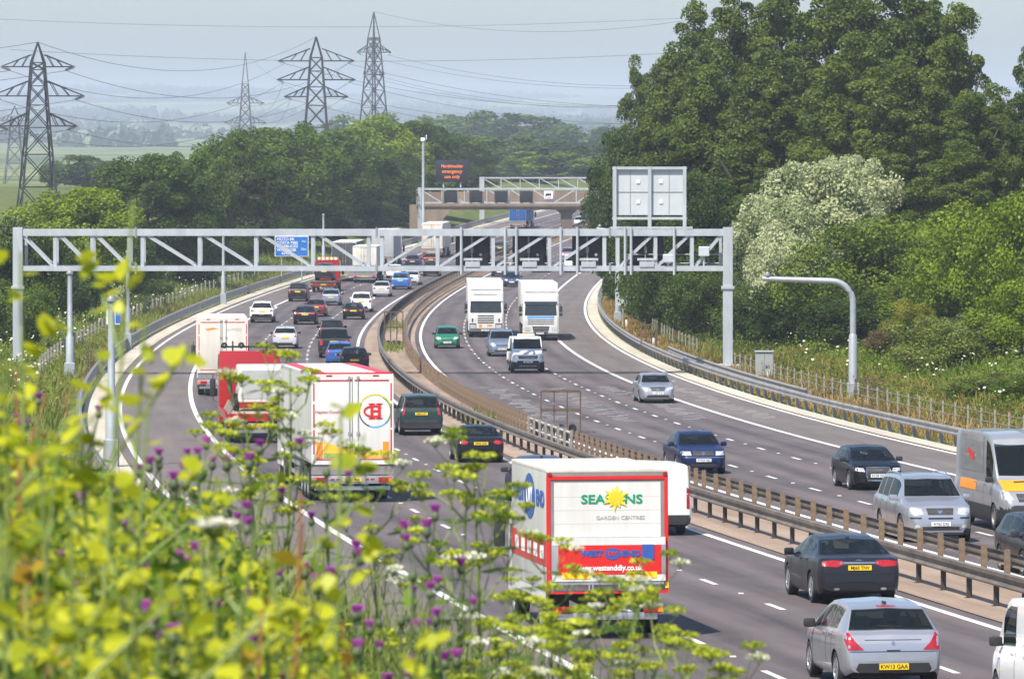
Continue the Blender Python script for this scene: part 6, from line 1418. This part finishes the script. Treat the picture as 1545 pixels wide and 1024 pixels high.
# ---------------------------------------------------------------- lorries coming towards the camera
def front_lorry(px, py, label, style, Wc=2.49, Hc=3.35, box_m=box_white, Hb=4.0, L=12.0):
    X, Y = unp(px, py); th = heading(X, Y) + math.pi
    t_ = thing('articulated_lorry', label, 'truck', (X, Y, zr(Y) + .004), th); h = Wc/2; lean(t_, Y + 6)      # nose at y=0, body at y<0
    c0 = .42
    mb = MB(); prof = [(-2.25, c0), (-2.25, Hc), (-.55, Hc), (-.30, Hc - .12), (-.20, 2.55), (-.03, 1.75), (0, 1.5), (.0, c0 + .05), (-.12, c0)]
    mb.prism(prof, -h, h, axis='x'); o = mb.build('cab', cab_white, t_)
    bm = bmesh.new(); bm.from_mesh(o.data); bmesh.ops.bevel(bm, geom=[e for e in bm.edges], offset=.07, segments=3, affect='EDGES'); bm.to_mesh(o.data); bm.free()
    for q in o.data.polygons: q.use_smooth = False
    def yat(z): return float(np.interp(z, [c0, 1.5, 1.75, 2.55, Hc - .12], [0, 0, -.03, -.20, -.30]))
    def fpanel(nm, m, x0, x1, z0, z1, off=.012, par=t_, inset=0):
        mb = MB(); zs = sorted(set([z0, z1] + [z for z in (1.5, 1.75, 2.55) if z0 < z < z1])); mb.grid([[(x + (inset if x < 0 else -inset)*((z - z0)/(z1 - z0)), yat(z) + off, z) for x in (x0, x1)] for z in zs]); return mb.build(nm, m, par, fixn=False)
    fpanel('windscreen', cab_glass, -h + .12, h - .12, 1.82, 2.56, inset=.05)
    fpanel('wiper_panel', black_trim, -h + .14, h - .14, 1.765, 1.82, .016)
    if style == 'slats':
        for z in (1.03, 1.19, 1.35, 1.52): fpanel('grille', black_trim, -.58, .58, z - .01, z + .065, .016)
        fpanel('bumper', mat('lorry_bumper_grey', (.10, .10, .10), rough=.6), -h + .05, h - .05, c0, .66, .02)
        for sd in (1, -1): fpanel('headlight', lamp_white, min(sd*.72, sd*1.12), max(sd*.72, sd*1.12), .62, .92, .02); fpanel('headlight_surround', black_trim, min(sd*.68, sd*1.17), max(sd*.68, sd*1.17), .58, 1.0, .012); fpanel('corner_vent', black_trim, min(sd*.9, sd*1.0), max(sd*.9, sd*1.0), 1.1, 1.35, .014)
        fpanel('emblem', orange_m, -.45, -.1, .8, .92, .02); fpanel('emblem', orange_m, .28, .5, .75, .95, .02)
    else:
        fpanel('blue_band', mat('pale_blue', (.10, .30, .62), rough=.4), -.95, .95, 1.56, 1.72, .014); put_text('TRANSPORT', .10, ink, t_, (0, .022, 1.53), (R(90), 0, R(180))) if False else None
        for z in (1.16, 1.30, 1.43): fpanel('grille_slat', black_trim, -.92, .92, z, z + .045, .016)
        mb = MB(); mb.add([(-.60, .016, 1.0), (.60, .016, 1.0), (.50, .016, .56), (.38, .016, .48), (-.38, .016, .48), (-.50, .016, .56)], [(0, 1, 2, 3, 4, 5)]); g = mb.build('grille', black_trim, t_, fixn=False)
        mb = MB()
        for z in (.6, .7, .8, .9): mb.box(-.5, .5, .016, .03, z - .012, z + .012)
        mb.build('grille_bar', alu, g)
        for sd in (1, -1): fpanel('headlight', lamp_white, min(sd*.74, sd*1.15), max(sd*.74, sd*1.15), .70, .95, .016)
    fpanel('sun_visor', cab_glass if style != 'slats' else cab_white, -h + .1, h - .1, 2.60, 2.74, .10)
    mb = MB(); mb.prism([(-1.9, Hc), (-1.9, Hb + .02), (-1.5, Hb + .02), (-.62, Hc + .30), (-.50, Hc)], -h + .10, h - .10, axis='x'); o = mb.build('roof_deflector', cab_white, t_)
    bm = bmesh.new(); bm.from_mesh(o.data); bmesh.ops.bevel(bm, geom=list(bm.edges), offset=.08, segments=3, affect='EDGES'); bm.to_mesh(o.data); bm.free()
    if style == 'slats': fpanel('deflector_line', black_trim, -.85, .85, 3.05, 3.08, .02)
    for sd in (1, -1):
        for z0, z1 in ((2.0, 2.42), (1.72, 1.95)):
            mb = MB(); mb.bbox(sd*(h + .17) - .11, sd*(h + .17) + .11, -.38, -.22, z0, z1, .04); mb.build('wing_mirror', black_trim, t_, smooth=40)
        mb = MB(); mb.tube([(sd*(h - .03), -.3, 2.55), (sd*(h + .17), -.3, 2.5), (sd*(h + .17), -.3, 2.35)], .03, 6); mb.build('mirror_arm', black_trim, t_)
        mb = MB(); mb.box(sd*h - .004, sd*h + .008, -1.35, -.45, 1.75, 2.45); mb.build('side_window', cab_glass, t_)
    number_plate(t_, .05, .03, .52, 1, 'FX58 KNB' if style == 'slats' else 'GK09 WLD', plate_w)
    boxo('trailer_body', box_m, t_, -1.27, 1.27, -2.6 - L, -2.6, 1.1, Hb, b=.03)
    chassis(t_, -2.6 - L, -.6, 1.05, 2.4)
    for y in (-1.35, -4.4, -L - .4, -L + .9): axle(t_, y, 2.5, .5)
    mb = MB(); mb.box(-h, h, -.3, -.1, .22, c0 + .02); mb.build('air_dam', chassis_m, t_)
front_lorry(733, 509, 'white lorry with slatted grille and box body in the middle lane coming towards the camera', 'slats')
front_lorry(816, 514, 'white lorry with big dark lower grille and rounded roof deflector in the nearside lane', 'mesh')
# ---------------------------------------------------------------- vans and pickup
kind('flatbed', name='x', L=4.4, W=1.97, H=2.05, rw=.86, r=.35, wy=(-1.5, 1.35), gh=.80, rc=.97, van=True, square=True, trim_z=.62,
     top=[(-2.2, .62), (-2.195, 1.2), (-2.18, 1.9), (-2.1, 2.02), (-.4, 2.05), (.2, 2.03), (.55, 1.95), (1.35, 1.30), (1.85, 1.14), (2.05, 1.02), (2.15, .86), (2.19, .7), (2.2, .5)],
     belt=[(-2.2, 1.2), (0, 1.2), (1.4, 1.12), (2.2, .95)], ws=(.60, 1.30), rwn=(-2.19, -2.182), rwu=12.99, sw=[(-.3, .7)], doors=(-.5, -.42, .85), my=.8, dark_mirror=True,
     rplate=(0, .75), fplate=(0, .62), wipz=1.3,
     bits=[('headlight', [(.60, .80), (.88, .80), (.88, 1.02), (.70, 1.0)], 1, lamp_white, True), ('grille', [(-.52, .78), (.52, .78), (.58, .96), (-.58, .96)], 1, black_trim, False), ('grille_bar', rect(-.5, .5, .85, .875), 1, chrome, False), ('bumper_step', rect(-.5, .5, .36, .40), 1, galv, False), ('bonnet_vent', rect(-.4, .4, 1.065, 1.085), 1, black_trim, False)])
X, Y = unp(794, 563); th = heading(X, Y)
q = car('flatbed', white_p, 'white pickup van with amber beacon bar and black bumper in front of the two lorries', 'van', X, Y + 2.2, zr(Y) + .004, th + math.pi, wheel_style='steel', plate='EJ07 HWF', name='pickup_van')
boxo('beacon_bar', dirty_white, q, -.5, .5, -.3, -.05, 2.05, 2.17, b=.03); boxo('beacon', lamp_amber, q, -.12, .12, -.28, -.07, 2.16, 2.27, b=.03)
kind('bigvan', name='x', L=6.2, W=1.99, H=2.66, rw=.90, r=.36, wy=(-1.75, 2.05), gh=1.35, rc=.97, van=True, square=True, trim_z=.62,
     top=[(-3.1, .62), (-3.09, 1.4), (-3.06, 2.5), (-2.98, 2.6), (-2.6, 2.65), (0, 2.66), (1.0, 2.62), (1.35, 2.5), (1.55, 2.25), (2.2, 1.40), (2.62, 1.22), (2.85, 1.06), (2.98, .9), (3.07, .72), (3.1, .5)],
     belt=[(-3.1, 1.3), (0, 1.3), (2.0, 1.25), (3.1, 1.0)], ws=(1.50, 2.14), rwn=(-3.07, -3.066), rwu=12.99, sw=[(.95, 1.75)], doors=(-.6, .75, 1.85), my=1.85, dark_mirror=True,
     rplate=(0, .8), fplate=(0, .56), wipz=1.4,
     bits=[('headlight', [(.58, .84), (.90, .86), (.90, 1.14), (.72, 1.08)], 1, lamp_white, True), ('grille', [(-.46, .80), (.46, .80), (.52, 1.02), (-.52, 1.02)], 1, black_trim, False), ('grille_bar', rect(-.46, .46, .88, .90), 1, chrome, False), ('grille_bar', rect(-.46, .46, .95, .97), 1, chrome, False), ('lower_grille', rect(-.6, .6, .40, .52), 1, black_trim, False)])
X, Y = unp(1527, 806); th = heading(X, Y)
vs = paint('van_silver', (.36, .37, .39), metal=.5)
q = car('bigvan', vs, 'tall silver delivery van with orange bonnet at the right edge of the photo', 'van', X + .3, Y + 3.1, zr(Y) + .004, th + math.pi, wheel_style='steel', name='delivery_van')
lf = BODYC['bigvan'][0]; om = paint('van_orange', (.85, .30, .01))
mb = MB(); lf.patch(mb, 2.26, 2.80, 10.2, 13, (1, -1), off=.012, ny=10, nu=10); mb.build('bonnet', om, q, smooth=60)
mb = MB(); lf.patch(mb, 2.34, 2.42, 12.0, 13, (1, -1), off=.018, ny=2, nu=6); mb.build('bonnet_vent', black_trim, q, smooth=60)
for sd in (1, -1):
    mb = MB(); lf.patch(mb, -2.6, .55, 8.4, 9.9, (sd,), off=.006, ny=10, nu=8); mb.build('side_panel', mat('panel_grey', (.20, .21, .21), rough=.35, coat=.5), q, smooth=60)
    mb = MB(); lf.patch(mb, -2.4, -.2, 5.6, 7.6, (sd,), off=.008, ny=8, nu=8); mb.build('orange_panel', orange_m, q, smooth=60)
    mb = MB()
    for k in range(4):
        y = -1.6 + k*.22; lf.patch(mb, y, y + .3, 9.1 - .1*k, 9.3 - .05*k, (sd,), off=.010, ny=2, nu=2)
    mb.build('emblem', sign_red, q, smooth=60)
car('vanlet', white_p, 'white van at the bottom right corner with a black mirror on its left', 'van', 9.12, 86.4, zr(86.4) + .004, heading(9.1, 86.4), wheel_style='steel', name='panel_van')
# ================================================================== flowering bank in front of the camera
lf_yel = leafmat('leaf_sunny', (0.15, 0.215, 0.008), (0.56, 0.57, 0.03), trans=.5, scale=6, rough=.4)
lf_grn = leafmat('leaf_fresh', (0.035, 0.085, 0.010), (0.16, 0.26, 0.025), trans=.4, scale=5)
umb_m = leafmat('umbel_green', (0.17, 0.24, 0.012), (0.54, 0.58, 0.06), trans=.35, scale=18)
umb_w = leafmat('umbel_white', (0.50, 0.52, 0.32), (0.76, 0.75, 0.62), trans=.2, scale=18)
stem_g = mat('stem_green', (0.10, 0.16, 0.03), rough=.6, scale=8, col2=(0.22, 0.27, 0.06))
stem_r = mat('stem_red', (0.20, 0.07, 0.025), rough=.6, scale=8, col2=(0.36, 0.16, 0.05))
stem_d = mat('stem_dark', (0.05, 0.085, 0.03), rough=.6, scale=8, col2=(0.12, 0.15, 0.07))
purple = leafmat('thistle_purple', (0.26, 0.03, 0.26), (0.52, 0.13, 0.48), trans=.3, scale=30)
lf_orange = leafmat('leaf_orange', (0.20, 0.10, 0.01), (0.46, 0.34, 0.03), trans=.4, scale=9)
def leaf_shape(c, d, nrm, L, W_):
    d = Vector(d).normalized(); s = d.cross(Vector(nrm)).normalized(); c = Vector(c); n = s.cross(d)
    pts = [(0, 0), (.18, .36), (.42, .50), (.55, .34), (.72, .38), (1, 0), (.72, -.38), (.55, -.34), (.42, -.50), (.18, -.36)]
    return [c + d*L*a + s*W_*b + n*(-abs(b)*L*.18 - a*a*L*.15) for a, b in pts]
def hemlock(seed, H=1.8):
    q = random.Random(seed); t_ = thing('hemlock_plant', 'x', 'plant'); st = MB(); lv = []; tips = []
    P_ = [Vector((0, 0, -.2)), Vector((q.uniform(-.03, .03), 0, H*.4)), Vector((q.uniform(-.07, .07), q.uniform(-.05, .05), H*.75)), Vector((q.uniform(-.1, .1), 0, H*.97))]
    st.tube(P_, [.011, .009, .006, .003], 6); tips.append(P_[-1] + Vector((0, 0, .03)))
    for k in range(9):
        f = .38 + .58*k/9; i = 1 if f < .75 else 2; a, b = (P_[1], P_[2]) if f < .75 else (P_[2], P_[3]); o = a.lerp(b, (f - (.4 if f < .75 else .75))/(.35 if f < .75 else .22)); an = k*2.4 + q.random(); L = (.50 - .28*k/9)*(.8 + .5*q.random())
        e = o + Vector((math.cos(an)*L*.6, math.sin(an)*L*.6, L*.85)); m = o.lerp(e, .5) + Vector((math.cos(an)*.03, math.sin(an)*.03, -.03)); st.tube([o, m, e], [.005, .004, .002], 5); tips.append(e)
        for j in range(2):
            e2 = m + Vector((q.uniform(-.13, .13), q.uniform(-.13, .13), L*.4)); st.tube([m, e2], [.003, .002], 4); tips.append(e2)
        dr = Vector((math.cos(an + 1), math.sin(an + 1), .25)); 
        for j in range(16):      # ferny leaf
            f2 = j/16; c = o + dr*(.08 + .24*f2) + Vector((0, 0, -.08*f2*f2)); sd = Vector((-dr.y, dr.x, 0))
            for s_ in (1, -1): lv.append(leaf_shape(c, dr*.4 + sd*s_, (0, 0, 1), .07*(1.1 - f2), .034))
    st.build('stem', stem_g, t_)
    mb = MB()
    for L in lv: mb.add(L, [tuple(range(10))])
    mb.build('leaves', lf_grn, t_, fixn=False)
    for ti, p_ in enumerate(tips):
        ry = MB(); C = []; rad = q.uniform(.034, .062)
        for k in range(13):
            a = k*2.4; r_ = rad*math.sqrt(k/13); e = p_ + Vector((math.cos(a)*r_, math.sin(a)*r_, .045 - r_*.25)); ry.tube([p_, e], .0012, 3, cap=False)
            C += [(e.x + q.gauss(0, .006), e.y + q.gauss(0, .006), e.z + q.gauss(0, .005)) for _ in range(9)]
        u = quads('umbel', leaf_quads(np.array(C), unit(rg.normal(size=(len(C), 3)) + np.array([0, 0, .8])), .015, 1), umb_w if q.random() < .12 else umb_m, t_); ry.build('rays', stem_g, u)
    return t_
def thistle(seed, H=1.5):
    q = random.Random(seed); t_ = thing('thistle_plant', 'x', 'plant'); st = MB(); lv = MB(); tips = []
    top = Vector((q.uniform(-.08, .08), q.uniform(-.05, .05), H*.95)); st.tube([(0, 0, -.2), (0, .02, H*.5), top], [.009, .007, .005], 6); tips.append(top)
    for k in range(12):
        f = .25 + .7*k/12; o = Vector((0, .02, H*.5)).lerp(top, (f - .5)/.45) if f > .5 else Vector((0, .01, H*f)); a = k*2.4; L = .22*(1.15 - f)+.05; d = Vector((math.cos(a), math.sin(a), .45)).normalized(); s_ = Vector((-d.y, d.x, 0))
        pl = [o - s_*.006]
        for j in range(6): pl.append(o + d*L*(j + .3)/6 + s_*.012); pl.append(o + d*L*(j + .7)/6 + s_*.036*(1 - j/7))
        pl.append(o + d*L*1.1)
        for j in range(5, -1, -1): pl.append(o + d*L*(j + .7)/6 - s_*.036*(1 - j/7)); pl.append(o + d*L*(j + .3)/6 - s_*.012)
        lv.add(pl, [tuple(range(len(pl)))])
        if k > 4: e = o + Vector((math.cos(a)*.10, math.sin(a)*.10, .12 + .06*q.random())); st.tube([o, o.lerp(e, .5) + Vector((math.cos(a)*.02, math.sin(a)*.02, 0)), e], .003, 5); tips.append(e)
    st.build('stem', stem_d, t_); lv.build('leaves', lf_grn, t_, fixn=False)
    for p_ in tips:
        s_ = q.uniform(.8, 1.2); mb = MB(); mb.lathe([(-.012*s_, .002), (-.006*s_, .012*s_), (.006*s_, .014*s_), (.017*s_, .010*s_), (.02*s_, .008*s_)], 'z', 8, p_); hd = mb.build('flower_head', stem_d, t_, smooth=60)
        if q.random() < .6:
            C = []
            for k in range(34): a = q.random()*6.28; r_ = .015*s_*q.random()**.5; C.append((Vector((math.cos(a)*r_*.45, math.sin(a)*r_*.45, .016*s_)) + p_, Vector((math.cos(a)*r_*1.25, math.sin(a)*r_*1.25, .042*s_)) + p_))
            mb = MB()
            for a, b in C: mb.beam(a, b, .0030)
            mb.build('florets', purple, hd, fixn=False)
    return t_
def leafy(seed, H=1.6, m=None, stem=None, Ls=.044, n=66, spread=.16):
    q = random.Random(seed); t_ = thing('leafy_plant', 'x', 'plant'); st = MB(); lv = MB(); top = Vector((q.uniform(-.12, .12), q.uniform(-.1, .1), H)); pts = [Vector((0, 0, -.2)), Vector((q.uniform(-.05, .05), 0, H*.5)), top]; st.tube(pts, [.010, .007, .003], 6)
    br = []
    for k in range(7):
        f = .35 + .6*k/7; o = pts[1].lerp(top, (f - .5)*2) if f > .5 else pts[0].lerp(pts[1], f*2); a = k*2.4 + q.random(); e = o + Vector((math.cos(a)*spread*1.3, math.sin(a)*spread*1.3, .16)); st.tube([o, e], [.004, .002], 4); br.append((o, e))
    br.append((pts[1], top)); br.append((pts[1], top))
    for k in range(n):
        o, e = br[k % len(br)]; c = o.lerp(e, .2 + .8*q.random()); a = q.random()*6.28; d = Vector((math.cos(a), math.sin(a), q.uniform(-.3, .5))); L = Ls*(.6 + .7*q.random())
        lv.add(leaf_shape(c, d, (q.gauss(0, .5), q.gauss(-.35, .5), 1), L, L*.95), [tuple(range(10))])
    st.build('stem', stem or stem_g, t_); lv.build('leaves', m or lf_yel, t_, fixn=False); return t_
PROTO = {}
def plant(kind_, px, py_top, Y, label, group, var=0, sc=1.0):
    key = (kind_, var)
    if key not in PROTO:
        if kind_ == 'hemlock': o = hemlock(var + 3)
        elif kind_ == 'thistle': o = thistle(var + 5)
        elif kind_ == 'dock': o = leafy(var + 40, 1.5, lf_orange, stem_r, .05, 30, .05); o.name = 'dock_plant'
        elif kind_ == 'green': o = leafy(var + 60, 1.5, lf_grn, stem_g, .07, 44, .2); o.name = 'nettle_plant'
        else: o = leafy(var + 20)
        PROTO[key] = (o, {'hemlock': 1.86, 'thistle': 1.46}.get(kind_, 1.55)); t_ = o
    else: t_ = dup(PROTO[key][0])
    x = pX(px, Y); g = ground_z(x, Y); H = pz(py_top, Y) - g; s = max(.3, H/PROTO[key][1])
    t_.location = (x, Y, g); t_.rotation_euler = (0, 0, rnd.random()*6.28); sx = min(1.15, max(.8, s)); t_.scale = (sx, sx, s); tag(t_, label, 'plant', group); return t_
def line_top(px): return float(np.interp(px, [-60, 0, 60, 200, 300, 360, 430, 520, 620, 720, 820], [620, 640, 655, 705, 740, 785, 880, 975, 1040, 1100, 1160]))
HL = 'feathery hemlock with yellow green umbels on the bank above the left hard shoulder'; HG = 'hemlocks on the near bank'
for i, (px, top, Y) in enumerate(((722, 668, 24), (680, 700, 23), (575, 668, 25), (870, 900, 21), (800, 890, 22), (930, 880, 23), (1000, 930, 22), (1060, 965, 21), (840, 800, 26), (960, 850, 25), (430, 520, 27), (770, 930, 20), (1090, 990, 21), (330, 640, 25), (390, 560, 26))):
    plant('hemlock', px, top, Y, HL, HG, i % 3)
TL = 'thistle with purple flower heads among the greenery at the lower left'; TG = 'thistles on the near bank'
for i, (px, top, Y) in enumerate(((505, 715, 22), (655, 800, 20), (680, 935, 18), (60, 640, 21), (40, 665, 20), (10, 640, 22), (215, 730, 19), (290, 730, 19), (310, 690, 21), (340, 760, 18), (205, 925, 15), (270, 850, 16), (325, 840, 17), (470, 875, 17), (440, 950, 15), (595, 935, 18), (560, 930, 19), (180, 800, 17), (120, 660, 21), (385, 700, 21), (255, 705, 21), (620, 870, 19), (90, 760, 17), (240, 960, 14), (60, 830, 16))):
    plant('thistle', px, top - 14, Y, TL, TG, i % 3)
LL = 'out of focus plant with big sunny yellow green leaves close to the camera'; LGp = 'sunny leaved plants close to the camera'
for i, (px, top, Y) in enumerate(((30, 620, 12), (95, 720, 11), (170, 690, 12), (120, 880, 10), (240, 840, 11), (330, 900, 11), (60, 930, 10), (200, 960, 10), (300, 800, 12), (410, 900, 12), (390, 790, 13), (480, 930, 12), (150, 560, 13), (20, 780, 11), (270, 960, 10), (560, 990, 12), (350, 970, 10))):
    plant('leafy', px, top - 30, Y, LL, LGp, i % 3)
for i, (px, top, Y) in enumerate(((108, 360, 12.5), (55, 430, 13), (10, 330, 13), (165, 620, 13.5))): plant('leafy', px, top, Y, 'tall out of focus sapling rising at the left edge in front of the gantry leg', 'tall saplings at the left edge', 3 + i % 2)
plant('leafy', 485, 660, 14, 'out of focus sapling in front of the white trailer with orange tinged leaves', None, 5)
for i, (px, top, Y) in enumerate(((112, 700, 12), (415, 700, 13), (395, 880, 12), (20, 520, 14), (540, 900, 15))): plant('dock', px, top, Y, 'rusty orange dock stalk among the green leaves at the lower left', 'dock stalks on the near bank', i % 2)
NL = 'green leafy weed filling the near bank'; NG = 'green weeds on the near bank'
k = 0
for _ in range(110):
    Y = rnd.uniform(15, 30); px = rnd.uniform(-60, 540); top = line_top(px) + rnd.uniform(-15, 190)
    if top < 1150: plant('green' if k % 4 else 'leafy', px, top, Y, NL if k % 4 else LL, NG if k % 4 else LGp, k % 4); k += 1
# one big white umbel head
def white_umbel():
    Y = 13.0; x = pX(322, Y); z = pz(785, Y); g = ground_z(x, Y); t_ = thing('hogweed_plant', 'single flat white flower head blurred at the lower left in front of the shoulder line', 'plant', (x, Y, g)); H = z - g
    st = MB(); st.tube([(0, 0, -.2), (.02, 0, H*.6), (0, 0, H - .05)], [.01, .008, .004], 6); st.build('stem', stem_g, t_)
    C = []; ry = MB()
    for k in range(30):
        a = k*2.4; r_ = .06*math.sqrt(k/30); e = Vector((math.cos(a)*r_, math.sin(a)*r_, H - .1*r_)); ry.tube([(0, 0, H - .05), e], .0015, 3, cap=False); C += [(e.x + rnd.gauss(0, .006), e.y + rnd.gauss(0, .006), e.z + rnd.gauss(0, .002)) for _ in range(14)]
    u = quads('umbel', leaf_quads(np.array(C), unit(rg.normal(size=(len(C), 3))*.5 + np.array([0, 0, 1])), .013, 1), umb_w, t_); ry.build('rays', stem_g, u)
white_umbel()
# undergrowth between the plants: nobody could count it
C = []
for _ in range(60000):
    Y = rnd.uniform(10, 34); px = rnd.uniform(-120, 760); x = pX(px, Y); g = ground_z(x, Y); zt = min(g + 1.7, pz(line_top(px) + 30, Y))
    if zt > g: C.append((x, Y, g + (zt - g)*rnd.random()**.6))
C = np.array(C); N = unit(rg.normal(size=C.shape) + np.array([0, -.4, .7])); sel = rg.random(len(C))
stuff(quads('undergrowth', leaf_quads(C, N,   .045, .7), [lf_grn, lf_yel, gr_grn], mi=np.where(sel < .40, 0, np.where(sel < .80, 1, 2))))
def grass_bank():
    P_ = []
    for _ in range(24000): Y = rnd.uniform(8, 50); x = rnd.uniform(-7, 3.5) if rnd.random() < .35 else pX(rnd.uniform(-200, 1200), Y); P_.append((x, Y, ground_z(x, Y)))
    blades('bank_grass', P_, .5, .010, gr_grn, lean=.4)
grass_bank()
haze()
